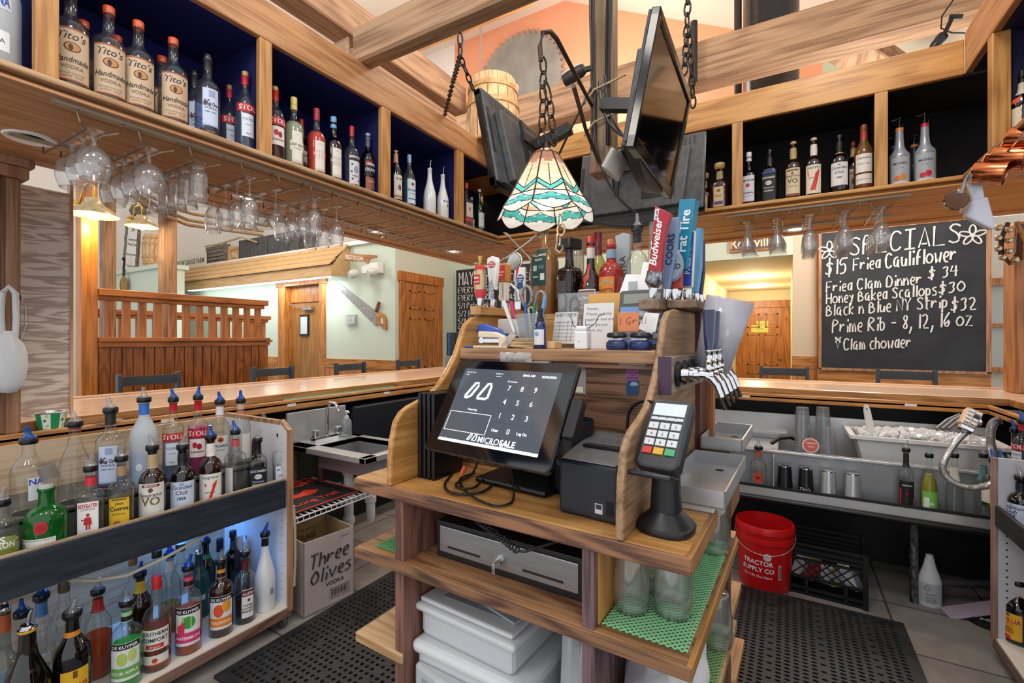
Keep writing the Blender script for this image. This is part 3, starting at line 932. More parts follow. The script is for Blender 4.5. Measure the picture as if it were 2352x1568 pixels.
tag(B('grain_panel', M().box((XL1 - .15, y1 + .01, BT), (XL1 - .125, onx(160, 900, XL1 - .135).y, ZU - .07)), wood('#ddd2ca', '#a9988e', 'y', 2.6, .35, 1.8), None, 'w'), 'weathered wide panel with wavy grain beside the left post', 'panel')
tag(B('panel_trim', M().box((XL1 - .16, onx(158, 900, XL1 - .135).y, BT), (XL1 - .12, onx(166, 900, XL1 - .135).y, ZU - .02)), wood('#d0a882', '#ab8058', 'z', 1, .4), None, 'w'), 'narrow pale trim strip along the edge of the wavy panel', 'trim')
def scoop(name, label, loc, rz, tilt, s=1.0, col=None, flat=False):
 t = thing(name, label, 'scoop', loc, rot=Matrix.Rotation(rz, 3, 'Z') @ Matrix.Rotation(tilt, 3, 'X'))
 g = col or glass('#eef0f2', '#c3c9ce', .06, .5, .2, .6)
 B('bowl', M().lathe([(0, -.305 * s), (.02 * s, -.3 * s), (.036 * s, -.275 * s), (.045 * s, -.22 * s), (.044 * s, -.18 * s), (.036 * s, -.145 * s), (.02 * s, -.12 * s), (.015 * s, -.1 * s)], 22, sy=.8), g, t, smooth=True)
 B('handle', M().tube([(-.014 * s, 0, -.13 * s), (-.017 * s, 0, -.06 * s), (-.015 * s, 0, .03), (0, 0, .045 * s), (.015 * s, 0, .03), (.017 * s, 0, -.06 * s), (.014 * s, 0, -.13 * s)], .009 * s, 8), g, t, smooth=True)
 return t
q = onx(28, 690, XD + .03)
scoop('ice_scoop', 'frosted plastic ice scoop hanging on the left post', (q.x, q.y - .01, q.z), R(80), R(0), 1.25)
q = onx(44, 690, XD + .02)
t = thing('jigger_strap', 'clear plastic scoop handle hanging behind the frosted scoop', 'scoop', q)
B('handle', M().tube([(0, 0, 0), (0, .02, -.02), (0, .022, -.1), (0, .005, -.17)], .006, 8), glass('#f3f5f7', '#8f979d', .08, .6), t, smooth=True)
B('hook', M().tube([(-.03, 0, .02), (.01, 0, .02), (.012, 0, 0)], .004, 6), IRON, t, smooth=True)
# ================================================================ dining room posts, partition, sconces
XP = -5.2
HONEY = wood('#d0843a', '#a5601f', 'z', .8, .3, .8)
ya, yb = onx(165, 700, XP).y, onx(226, 700, XP).y
tag(B('dining_post', M().box((XP - .13, ya + .06, 0), (XP, yb, 4.6)), HONEY, None, 'w', bev=.01), 'big honey coloured pine post at the near end of the booth railing', 'post')
y2a, y2b = onx(370, 560, -5.9).y, onx(408, 560, -5.9).y
tag(B('dining_post', M().box((-5.98, y2a, 0), (-5.86, y2b - .02, 4.6)), TIMBER_Z, None, 'w', bev=.01), 'brown timber post rising behind the booth railing with a brass lamp', 'post')
y3a, y3b = onx(238, 560, -6.6).y, onx(268, 560, -6.6).y
tag(B('dining_post', M().box((-6.72, y3a, 0), (-6.6, y3b, 3.4)), TIMBER_Z, None, 'w', bev=.01), 'thin timber post between the two brass lamps', 'post')
def partition(label, xp, y0, y1, dy, nb, zt, zm, group):
 t = thing('booth_partition', label, 'partition', (xp, (y0 + y1) / 2, 0), group=group)
 rw = wood('#bd763a', '#8f5423', 'y', 1, .35)
 B('top_rail', M().box((xp - .1, y0, zt - .06), (xp + .03, y1 + .03, zt)).box((xp - .07, y0, zt - .1), (xp + .0, y1, zt - .06)), rw, t, 'w', bev=.006)
 B('middle_rail', M().box((xp - .1, y0, zm - .04), (xp + .035, y1 + .05, zm)).box((xp - .08, y0, zm - .09), (xp + .012, y1 + .02, zm - .04)), rw, t, 'w', bev=.006)
 for i in range(nb):
  y = y0 + .09 + (y1 - y0 - .15) * i / (nb - 1)
  B('baluster', M().box((xp - .06, y - .028, zm), (xp - .02, y + .028, zt - .09)), wood('#c07a3f', '#96592a', 'z', 1, .35), t, 'w')
 m = M()
 y = y0
 k = 0
 while y < y1 - .01:
  m.box((xp - .05, y + .003, 0), (xp - .002, min(y + dy, y1) - .003, zm - .05))
  y += dy
 B('beadboard', m, wood('#a35f27', '#743c14', 'z', 1.2, .3, 1.2), t, 'w', bev=.006)
 return t
yp1 = onx(608, 690, XP).y
partition('pine booth partition with slatted rail across the left dining room', XP, yb, yp1, .085, 12, 1.872, 1.443, 'booth partitions')
partition('second slatted booth rail seen through the first one', -6.88, 2.2, 4.3, .1, 12, 1.78, 1.42, 'booth partitions')
def sconce(label, p, sc, wallx):
 t = thing('wall_lamp', label, 'wall lamp', p, group='brass lamps in the dining room')
 s = sc
 B('shade', M().lathe([(.03 * s, .1 * s), (.055 * s, .1 * s), (.06 * s, .06 * s), (.075 * s, .045 * s), (.1 * s, .03 * s), (.16 * s, -.02 * s), (.165 * s, -.035 * s), (.155 * s, -.03 * s), (.06 * s, .01 * s), (.04 * s, .02 * s)], 28), mottled('#c9b992', '#a5946c', 30, .35, .3), t, smooth=True)
 B('bulb', M().lathe([(0, -.075 * s), (.03 * s, -.065 * s), (.045 * s, -.03 * s), (.035 * s, .0), (.015 * s, .02 * s)], 18), mat('#ffe9c4', .4, 0, 12), t, smooth=True)
 B('arm', M().tube([(0, 0, .1 * s), (0, 0, .2 * s), (-.03 * s, -.02 * s, .235 * s), (-.07 * s, -.05 * s, .2 * s), (-.08 * s, -.06 * s, .06 * s)], .009 * s, 8), BRASS, t, smooth=True)
 B('wall_plate', M().lathe([(0, 0), (.055 * s, 0), (.05 * s, .02 * s), (.02 * s, .03 * s), (0, .03 * s)], 20).move(Matrix.Translation((-.12 * s, -.06 * s, .04 * s)) @ Matrix.Rotation(R(90), 4, 'Y')), BRASS, t, smooth=True)
 lamp('sconce_bulb', 'POINT', (p[0], p[1], p[2] - .1 * s), 14 * sc, (1, .8, .52), .04)
sconce('brass lamp with wide shade on the big honey post', onx(215, 485, XP + .16), 1.05, XP)
sconce('smaller brass lamp hung on the brown post behind', onx(326, 514, -5.72), .85, -5.8)
q = onx(330, 470, -5.3)
m = M()
for k, (a, b, c_) in enumerate((((228, 392), (330, 480), (432, 516)), ((228, 386), (340, 470), (432, 505)), ((228, 380), (380, 478), (450, 492)))):
 P = [onx(*a, -5.21), onx(*b, -5.6), onx(*c_, -6.0)]
 pts = [P[0] * ((1 - u) ** 2) + P[1] * (2 * u * (1 - u)) + P[2] * (u * u) for u in [i / 12 for i in range(13)]]
 m.tube(pts + [pts[-1] + Vector((0, .9, .05))], .02, 8)
tag(B('rope_swag', m, mottled('#b79c76', '#8d744f', 60, .8), None, 'w', smooth=True), 'thick ropes swagging between the dining room posts', 'rope')
# ================================================================ shingled eave and loft decor
YE, XE_R, XE_L = 4.79, -6.05, -11.5
ze0, ze1, zw = 2.405, 2.575, 2.98
t = thing('shingled_eave', 'pale shingled little roof over the restroom wall', 'roof', ((XE_R + XE_L) / 2, YE, ze0))
B('fascia', M().box((XE_L, YE, ze0), (XE_R, YE + .03, ze1)).prism([(YE + .03, ze0), (YW - .006, ze0 + .02), (YW - .006, zw), (YE + .03, ze1)], 'x', XE_R - .03, XE_R), wood('#dcb888', '#c1965f', 'x', .8, .5, .6), t, 'w', bev=.004)
B('soffit', M().box((XE_L, YE + .03, ze0 + .04), (XE_R - .03, YW, ze0 + .06)), WHITEP, t, 'w')
m = M()
for k in range(4):
 f0, f1 = k / 4, (k + 1) / 4 + .05
 y0_, y1_ = YE - .04 + (YW - YE + .04) * f0, min(YW - .005, YE - .04 + (YW - YE + .04) * f1)
 z0_, z1_ = ze1 + (zw - ze1) * f0, ze1 + (zw - ze1) * f1
 x = XE_L
 while x < XE_R:
  w = random.uniform(.1, .2)
  x1_ = min(x + w, XE_R + .02)
  m.prism([(y0_, z0_), (y1_, z1_ - .015), (y1_, z1_ - .012), (y0_, z0_ + .03)], 'x', x + .002, x1_)
  x += w
B('shingles', m, wood('#e3bd8a', '#c99c62', 'y', 1.0, .6, .7), t, 'w')
tube_ = B('tube_light', M().box((-10.5, YE + .06, ze0 + .0), (XE_R - .2, YE + .16, ze0 + .04)), mat('#f4fbff', .4, 0, 7), t, 'w')
for x in (-6.5, -7.6, -8.8):
 lamp('eave_tube', 'AREA', (x, YE + .12, ze0 - .02), 8, (.85, .95, 1), .4)
q = ony(1, 1, YW)
GREEN = [mat('#3f6a3c', .7), mat('#2f5431', .7), mat('#5b8a52', .7)]
def bush(label, c, sx, sy, sz, n, flat=False):
 m = M()
 for i in range(n):
  a, b = random.uniform(0, 6.28), random.uniform(-1, 1)
  r = random.uniform(.5, 1) ** .5
  ca = math.sqrt(1 - b * b)
  p = Vector((c[0] + sx * r * ca * math.cos(a), c[1] + sy * r * ca * math.sin(a), c[2] + sz * r * abs(b)))
  u = Vector((random.uniform(-1, 1), random.uniform(-1, 1), random.uniform(-.2, 1))).normalized()
  v = u.cross(Vector((random.uniform(-1, 1), random.uniform(-1, 1), random.uniform(-1, 1)))).normalized()
  L_ = random.uniform(.05, .12)
  w = L_ * (.4 if flat else .2)
  m.add([p, p + u * L_ * .5 + v * w * .5, p + u * L_, p + u * L_ * .5 - v * w * .5], [(0, 1, 2, 3)], random.randrange(3))
 return tag(B('potted_bush', m, GREEN, None, 'w'), label, 'plant', 'greenery on the loft')
YL = 5.5
q = ony(512, 550, YL + .3)
bush('bushy evergreen on the loft behind the crates', (q.x, q.y, 2.95), .62, .25, .62, 1500)
q = ony(437, 580, YL)
bush('low leafy plant on the loft beside the farm sign', (q.x, q.y, 2.93), .34, .2, .3, 500, True)
q = ony(790, 543, YL + .4)
bush('small evergreen sprig peeking over the wall end', (q.x, q.y, 2.95), .4, .1, .2, 220)
def board(name, label, cat, px0, py0, px1, py1, y, th, material, lines=(), col='#4a443e', bold=False, shear=0):
 a, b = ony(px0, py0, y), ony(px1, py1, y)
 o = tag(B(name, M().box((a.x, y, b.z), (b.x, y + th, a.z)), material, None, 'w', bev=.006), label, cat)
 m = M()
 h = a.z - b.z
 for s, f, fz in lines:
  letters(m, s, ((a.x + b.x) / 2, y - .002, b.z + h * f), h * fz, bold=bold, shear=shear, fit=(b.x - a.x) * .92)
 if lines:
  B('lettering', m, mat(col, .7), o, 'w')
 return o
board('farm_sign', 'white farm sign lettered in grey capitals on the loft', 'sign', 392, 594, 472, 628, 5.25, .03, mat('#e9e6da', .7), (('NARROW GAUGE FARM', .56, .34), ('HARRISON, ME', .14, .34)), '#6b6a60', True)
HWZ = 2.8
xc_ = ony(300, 560, 4.13).x
t = thing('camp_sign', 'leaning white camp sign with rough bark edges', 'sign', (xc_, 4.13, HWZ), rot=Matrix.Rotation(R(9), 3, 'Y'))
w2, h2 = .27, .9
B('board', M().box((-w2, 0, 0), (w2, .03, h2)), mat('#ece9e0', .7), t)
edge = M()
for sx in (-1, 1):
 pts = [(sx * (w2 + random.uniform(-.01, .02)), -.005, h2 * i / 9) for i in range(10)]
 edge.tube(pts, .028, 7)
B('bark_edge', edge, mottled('#877b6d', '#5f554b', 30, .9), t, smooth=True)
m = M()
for s, z, k in (('Av', .82, .16), ('Hunting and', .62, .085), ('Fishing Camp', .52, .085), ('Open year around', .3, .085), ('Camps for Sale', .05, .075)):
 letters(m, s, (0, -.003, z * .9), k * .85, shear=.25, fit=w2 * 1.8)
B('lettering', m, mat('#55504a', .7), t)
def crate(label, a, b, y, d, n, material, vertical=False, cat='crate'):
 p, q = ony(*a, y), ony(*b, y)
 t = thing('wooden_crate', label, cat, ((p.x + q.x) / 2, y + d / 2, max(q.z, 2.975)), group='crates on the loft')
 w, h = q.x - p.x, p.z - max(q.z, 2.975)
 m = M()
 for i in range(n):
  if vertical:
   x = -w / 2 + w * i / n
   m.box((x + .008, -d / 2, 0), (x + w / n - .008, -d / 2 + .02, h))
  else:
   z = h * i / n
   m.box((-w / 2, -d / 2, z + .012), (w / 2, -d / 2 + .02, z + h / n - .012))
 m.box((-w / 2, -d / 2 + .02, 0), (-w / 2 + .03, d / 2, h)).box((w / 2 - .03, -d / 2 + .02, 0), (w / 2, d / 2, h)).box((-w / 2, d / 2 - .02, 0), (w / 2, d / 2, h))
 B('slats', m, material, t)
 return t
crate('small grey slatted crate on the loft left of the dark chest', (472, 568), (512, 604), 5.3, .3, 5, mottled('#8b7f74', '#6e645b', 20, .8))
t = crate('large dark vertical-board chest on the loft', (548, 553), (688, 600), 5.35, .4, 6, mottled('#5c5957', '#3c3b3b', 8, .8, 0, 4, (6, 1, 1)), True, 'chest')
q = ony(550, 545, 5.32)
m = M().tube([ony(472, 566, 5.26), ony(505, 560, 5.26), ony(540, 549, 5.26), ony(552, 545, 5.26), ony(575, 551, 5.3), ony(590, 556, 5.3)], .018, 8)
m.tube([ony(542, 569, 5.26), ony(530, 575, 5.24), ony(530, 588, 5.24), ony(552, 596, 5.24)], .012, 8)
tag(B('coiled_rope', m, mottled('#c4aa83', '#a48a62', 60, .8), None, 'w', smooth=True), 'pale rope lying over the crates on the loft', 'rope')
p = ony(530, 600, 5.28)
barrel('wooden_keg', 'small wooden keg on the loft between the crates', p.x, 5.4, 2.93, .16, .38, 'keg')
p = ony(357, 560, 4.28)
barrel('wooden_tub', 'light banded wooden tub beside the camp sign on the half wall', p.x, 4.27, HWZ, .2, .62, 'tub')
p = ony(775, 543, 5.7)
o = tag(B('planter_box', M().box((p.x - .35, 5.7, 2.93), (p.x + .55, 5.95, 3.12)), mottled('#8f9a93', '#737e78', 10, .7), None, 'w'), 'grey green planter box with a dark animal on the loft end', 'planter')
B('animal_motif', M().box((p.x - .1, 5.69, 3.0), (p.x + .1, 5.7, 3.07)).box((p.x - .13, 5.69, 3.05), (p.x - .06, 5.7, 3.1)).box((p.x - .08, 5.69, 2.95), (p.x - .05, 5.7, 3.0)).box((p.x + .06, 5.69, 2.95), (p.x + .09, 5.7, 3.0)), BLACK, o, 'w')
tag(B('half_partition', M().box((-11.7, 4.1, 0), (-9.75, 4.45, HWZ - .08)).box((-11.75, 4.05, HWZ - .08), (-9.7, 4.5, HWZ)), mat('#d3dfd0', .7), None, 'w'), 'pale green half wall with white cap beyond the second brass lamp', 'wall panel')
q = ony(284, 640, 4.02)
t = thing('pulley_block', 'old wooden pulley block hanging on a hook in the dining room', 'pulley', q, rot=Matrix.Scale(1.6, 3))
B('block', M().lathe([(0, -.16), (.05, -.15), (.07, -.08), (.05, .0), (.02, .03), (0, .03)], 14, sy=.5), wood('#a8834f', '#7c5c31', 'z', 1, .6), t, smooth=True)
B('hook', M().tube([(0, 0, .03), (0, 0, .14), (.02, .0, .18), (.03, 0, .24), (.0, 0, .26), (-.02, 0, .23)], .012, 8), IRON, t, smooth=True)
q = ony(318, 495, 4.3)
m = M().lathe([(0, 0), (.12, .02), (.15, .1), (.12, .2), (.05, .24), (0, .24)], 14, (q.x, q.y, q.z - .02))
m.lathe([(0, 0), (.09, .02), (.1, .08), (.06, .15), (0, .16)], 12, (q.x + .05, q.y + .12, q.z + .16))
m.lathe([(0, 0), (.05, .02), (.05, .06), (0, .09)], 10, (q.x + .05, q.y + .06, q.z + .3))
tag(B('raccoon_figure', m, mottled('#8d8274', '#5b534a', 14, .9), None, 'w', smooth=True), 'grey furry raccoon sitting high above the small brass lamp', 'raccoon')  # raccoon left free in the air, no wall fixing behind it
# ================================================================ things on the pale green wall
ys = YW - .012
a, b, h_ = ony(768, 641, ys), ony(870, 735, ys), ony(872, 720, ys)
t = thing('handsaw', 'big old handsaw hung on the pale green wall', 'saw', ((a.x + h_.x) / 2, ys, h_.z - .1))
n = 34
top = [ony(768, 642, ys), ony(873, 722, ys)]
bot = [ony(866, 747, ys), ony(766, 648, ys)]
poly = [(p.x, p.z) for p in top]
for i in range(n + 1):
 u = i / n
 p = bot[0] * (1 - u) + bot[1] * u
 o_ = .0 if i % 2 else .035
 poly.append((p.x - o_ * .6, p.z - o_ * .75))
B('blade', M().prism(poly, 'y', ys - .004, ys), mottled('#8d8c8a', '#a7a5a2', 14, .4, .5), t, 'w')
hp = [ony(x, y, ys) for x, y in ((868, 720), (874, 716), (884, 722), (889, 734), (889, 757), (883, 756), (878, 748), (870, 746), (866, 740))]
inn = [ony(x, y, ys) for x, y in ((878, 730), (883, 732), (884, 744), (879, 743))]
B('handle', M().prism([(p.x, p.z) for p in hp], 'y', ys - .03, ys + .008), wood('#c98f52', '#a06a33', 'x', 1, .4), t, 'w', bev=.006)
B('grip_hole', M().prism([(p.x, p.z) for p in inn], 'y', ys - .032, ys - .029), MINT, t, 'w')
B('peg_handle', M().bar(ony(863, 716, ys - .02), ony(871, 693, ys - .04), .045, .045), wood('#8f5f36', '#6b4322', 'z', 1, .5), t, 'w', bev=.01)
p = ony(808, 735, ys)
t = thing('thermostat', 'white thermostat under a clear cover on the pale green wall', 'thermostat', (p.x, YW, p.z))
B('cover', M().box((-.12, -.05, -.09), (.12, 0, .09)), glass('#f6fafa', '#b9c2c4', .08, .4, .05, .25), t, bev=.008)
B('body', M().box((-.055, -.04, -.055), (.075, -.004, .05)), WHITEP, t, bev=.006)
B('display', M().box((-.02, -.043, -.02), (.03, -.04, .03)), mat('#b4bdba', .3), t)
p = ony(846, 590, ys)
t = thing('restroom_sign', 'small saw shaped restroom sign on the wall corner', 'sign', (p.x, YW - .2, p.z - .05), rot=Matrix.Rotation(R(10), 3, 'Y') @ Matrix.Rotation(R(20), 3, 'Z'))
B('board', M().prism([(-.23, -.07), (.1, -.04), (.1, .07), (-.23, .05)], 'y', -.01, .01), wood('#c18a5c', '#9c683c', 'x', 1, .5), t, bev=.004)
B('handle', M().prism([(.1, -.03), (.16, -.06), (.2, .02), (.3, .05), (.29, .085), (.2, .08), (.1, .07)], 'y', -.014, .014), wood('#b9824c', '#8e5f31', 'x', 1, .5), t, bev=.006)
m = M()
letters(m, 'RESTROOM', (-.07, -.012, -.03), .085, bold=True, fit=.29)
B('lettering', m, mat('#f3e6d8', .6), t)
p = ony(850, 612, YW - .1)
t = thing('emergency_light', 'white emergency light under the restroom sign', 'light', (p.x, YW, p.z - .05))
B('case', M().box((-.15, -.14, -.06), (.2, 0, .1)), WHITEP, t, bev=.015)
for x in (-.22, .18):
 B('lamp_head', M().lathe([(0, 0), (.06, .005), (.07, .09), (.04, .14), (0, .14)], 16).move(Matrix.Translation((x, -.17, -.04)) @ Matrix.Rotation(R(110), 4, 'X')), mat('#d5d8d6', .3), t, smooth=True)
t_ = thing('cleaver', 'small metal cleaver hung by the door frame', 'cleaver', ony(598, 742, YW - .02))
B('blade', M().box((-.06, -.006, .02), (.08, .006, .14)), STEEL, t_)
B('handle', M().box((-.02, -.012, -.14), (.02, .012, .02)), IRON, t_)
# ================================================================ chalkboards
SLATEB = mottled('#23262b', '#30343a', 3.5, .7, 0, 6)
CHALK = mat('#e6e6e2', .8)
ym = YB - .03
a = ony(1048, 621, ym)
t = thing('entertainment_chalkboard', 'tall chalkboard of the month headed MAY on the far green wall', 'chalkboard', (a.x + .7, ym, 0.95))
B('slate', M().box((a.x + .01, ym - .015, .95), (a.x + 1.5, ym, a.z)), SLATEB, t, 'w')
m = M()
z = a.z - .27
hand(m, 'MAY', (a.x + .08, ym - .02, z), .22, (1, 0, 0), (0, 0, 1), .011, squeeze=.55)
hand(m, 'ENTERTAINMENT', (a.x + .42, ym - .02, z), .13, (1, 0, 0), (0, 0, 1), .008, squeeze=.8)
for s in ('EVERY TUES Open Mic', 'EVERY THURS Bluegrass', '5/1 Pete Finkle', '5/2 Ernie Anderson', '5/8 Terry Sweet Band', '5/9 Blues Hounds', '5/15 Doug M', '5/16 White Steeple', '5/22 Denny B', '5/23 Pete Finkle', '5/29 Swing Trio'):
 z -= .135
 hand(m, s, (a.x + .06, ym - .02, z), .1, (1, 0, 0), (0, 0, 1), .0065, squeeze=.72)
B('lettering', m, CHALK, t, 'w')
A_, B_, C_, D_ = ony(1887, 552, 6.45), ony(2264, 512, 6.45), ony(2258, 852, 6.45), ony(1885, 845, 6.45)
yk = 6.45
z0k, z1k = (C_.z + D_.z) / 2, (A_.z + B_.z) / 2
x0k, x1k = A_.x, B_.x
t = thing('specials_chalkboard', 'large chalkboard of dinner specials on the far right wall', 'chalkboard', ((x0k + x1k) / 2, yk, z0k))
B('slate', M().box((x0k, yk - .01, z0k), (x1k, yk + .01, z1k + .08)), SLATEB, t, 'w')
FR = wood('#b98864', '#8c5f40', 'z', 1, .5)
B('frame', M().box((x0k - .03, yk - .02, z0k - .02), (x0k, yk + .02, z1k + .1)).box((x1k, yk - .02, z0k - .02), (x1k + .04, yk + .02, z1k + .1)).box((x0k - .03, yk - .02, z1k + .06), (x1k + .04, yk + .02, z1k + .13)).box((x0k - .03, yk - .02, z0k - .03), (x1k + .04, yk + .02, z0k)), FR, t, 'w', bev=.004)
m = M()
ux, uy = (1, 0, 0), (0, 0, 1)
def chalk(s, px, py, cap, pxend, w=.011, slant=.05):
 c = ony(px, py, yk - .016)
 e = ony(pxend, py, yk - .016)
 h = cap / FPX * (c.x * -math.sin(YAW) + c.y * math.cos(YAW))
 wd = hand(M(), s, (0, 0, 0), h, ux, uy, .001, slant)
 dz = (ony(pxend, py - (pxend - px) * .085, yk).z - ony(px, py, yk).z)
 d = Vector((1, 0, .06))
 hand(m, s, c, h, d, uy, w, slant, (e.x - c.x) / wd)
for s, px, py, cap, pe in (('SPECIALS', 1952, 588, 42, 2215), ('$15', 1896, 632, 34, 1952), ('Fried', 1960, 622, 27, 2025), ('Cauliflower', 2034, 616, 33, 2200),
       ('Fried Clam Dinner', 1898, 672, 24, 2120), ('$ 34', 2132, 640, 24, 2205), ('Honey Baked Scallops', 1898, 698, 24, 2155), ('$30', 2156, 674, 24, 2222),
       ('Black n Blue NY Strip', 1898, 726, 26, 2180), ('$32', 2184, 714, 28, 2248), ('Prime Rib - 8, 12, 16 oz', 1912, 765, 30, 2240), ('*', 1918, 800, 26, 1935), ('Clam chowder', 1938, 804, 26, 2095)):
 chalk(s, px, py, cap, pe, .0095 if s in ('SPECIALS', '$15', 'Cauliflower') else .0082)
for cx_, cy_ in ((1905, 575), (2234, 540)):
 c = ony(cx_, cy_, yk - .016)
 for k in range(5):
  a_ = 2 * math.pi * k / 5 + .3
  pts = []
  for i in range(13):
   u = i / 12 * 2 * math.pi
   r_, q_ = .055 - .05 * math.cos(u), .024 * math.sin(u)
   pts.append((c.x + r_ * math.cos(a_) - q_ * math.sin(a_), c.y, c.z + r_ * math.sin(a_) + q_ * math.cos(a_)))
  m.tube(pts, .008, 4)
B('lettering', m, CHALK, t, 'w')
a, b = ony(1680, 545, 6.57), ony(1778, 568, 6.57)
o = tag(B('hallway_sign', M().box((a.x, 6.57, b.z), (b.x, 6.6, b.z + .2)), mat('#6e5b49', .6), None, 'w'), 'carved brown name sign over the hallway entrance', 'sign')
m = M()
letters(m, 'Rossville', ((a.x + b.x) / 2, 6.568, b.z + .03), .17, bold=True, fit=.5)
B('lettering', m, mat('#e8ddc4', .6), o, 'w')
B('frame', M().box((a.x - .02, 6.56, b.z - .02), (b.x + .02, 6.6, b.z)).box((a.x - .02, 6.56, b.z), (a.x, 6.6, b.z + .22)).box((b.x, 6.56, b.z), (b.x + .02, 6.6, b.z + .22)), PINE_X, o, 'w')
pa = onz(2299, 897, BT)
tag(B('support_post', M().box((1.3, 4.36, BT), (1.52, 4.56, ZU)), wood('#b37a4c', '#8a562c', 'z', .8, .4), None, 'w', bev=.012), 'big brown post standing on the bar corner at the right edge', 'post')
p = ony(2293, 545, 4.3)
t = thing('sleigh_bells', 'strap of brass sleigh bells hung by the right post', 'bells', (1.26, 4.34, 2.2))
B('strap', M().tube([(0, 0, 0), (-.03, 0, -.1), (-.03, 0, -.2), (.01, 0, -.27), (.05, 0, -.2), (.06, 0, -.02)], .016, 8), mat('#4a2f22', .6), t, smooth=True)
m = M()
for x, z in ((-.05, -.03), (-.05, -.1), (-.05, -.17), (-.03, -.23), (.0, -.05), (.0, -.12), (.0, -.19), (.03, -.25)):
 m.lathe([(0, -.022), (.016, -.016), (.022, 0), (.016, .016), (0, .022)], 12, (x, -.025, z))
B('bells', m, mat('#b9ab93', .25, 1), t, smooth=True)
tag(B('cabinet_rope', M().tube([(1.3, 4.33, 2.2), (1.34, 4.33, 2.05), (1.32, 4.33, 1.94), (1.27, 4.33, 1.93)], .014, 8), mottled('#b98f5c', '#8d6a3f', 60, .8), None, 'w', smooth=True), 'short twisted rope loop beside the sleigh bells', 'rope')
# ================================================================ bottles
SHAPES = {
 'std': [(0, 0), (.9, 0), (1, .015), (1, .56), (.97, .62), (.85, .68), (.6, .745), (.42, .80), (.36, .86), (.34, .96), (.39, .965), (.39, 1), (0, 1)],
 'tall': [(0, 0), (.9, 0), (1, .015), (1, .60), (.96, .65), (.8, .70), (.52, .735), (.38, .77), (.34, .83), (.34, .96), (.38, .965), (.38, 1), (0, 1)],
 'bulb': [(0, 0), (.9, 0), (1, .015), (1, .5), (1.0, .56), (.93, .62), (.74, .68), (.46, .715), (.36, .75), (.40, .83), (.34, .95), (.38, .96), (.38, 1), (0, 1)],
 'square': [(0, 0), (.95, 0), (1, .015), (1, .6), (.97, .64), (.78, .69), (.45, .72), (.38, .77), (.36, .95), (.4, .96), (.4, 1), (0, 1)],
 'squat': [(0, 0), (.9, 0), (1, .02), (1, .5), (.98, .58), (.85, .66), (.6, .715), (.4, .74), (.36, .8), (.35, .95), (.4, .96), (.4, 1), (0, 1)],
 'slope': [(0, 0), (.9, 0), (1, .015), (1, .42), (.9, .52), (.65, .64), (.45, .74), (.36, .84), (.33, .96), (.37, .965), (.37, 1), (0, 1)],
 'long': [(0, 0), (.9, 0), (1, .015), (1, .52), (.96, .56), (.7, .6), (.45, .64), (.36, .7), (.33, .96), (.37, .965), (.37, 1), (0, 1)],
 'monin': [(0, 0), (.95, 0), (1, .01), (1, .5), (.97, .54), (.93, .55), (.6, .62), (.46, .68), (.4, .8), (.36, .97), (.36, 1), (0, 1)],
 'orb': [(0, 0), (.6, 0), (.7, .01), (.95, .1), (1, .25), (.95, .38), (.75, .5), (.45, .58), (.32, .66), (.3, .8), (.3, .96), (.34, .965), (.34, 1), (0, 1)],
}
G_CLEAR = glass('#fafcfb', '#a9b1b4', .04, .95, .015, .015, 2.2)
G_GREENISH = glass('#e3f0e4', '#5c7463', .05, .6, .02)
G_SMOKE = glass('#d9d3c8', '#6c6863', .06, .7, .03)
G_FROST = glass('#dfe6ec', '#b7c2cb', .05, .3, .3, .6)
G_DARK = mat('#0c0808', .05, 0, 0, .6, .4)
G_BROWN = mat('#2a120a', .05, 0, 0, .6, .4)
G_GREEN = glass('#1f9a3a', '#06300f', .07, .5, .02, .25)
G_DKGREEN = mat('#06280f', .06, 0, 0, .6, .3)
G_WHITE = mat('#eceff2', .12, 0, 0, .5, .3)
SPOUT = {'b': glass('#2f83e8', '#123e9c', .08, .5, .05, .3), 'c': glass('#f2f4f6', '#8a9096', .1, .7, .05, .1), 's': mat('#b9bcc2', .15, 1.0)}
LIQ = {}
def liquid_mat(col, dens):
 k = (col, dens)
 if k not in LIQ:
  LIQ[k] = glass(col, col, .03, .25, .05, dens)
 return LIQ[k]
def rad(prof, R0, H, z):
 for (r0, z0), (r1, z1) in zip(prof, prof[1:]):
  if z0 * H <= z <= z1 * H and z1 > z0:
   return R0 * (r0 + (r1 - r0) * (z / H - z0) / (z1 - z0))
 return R0 * .35
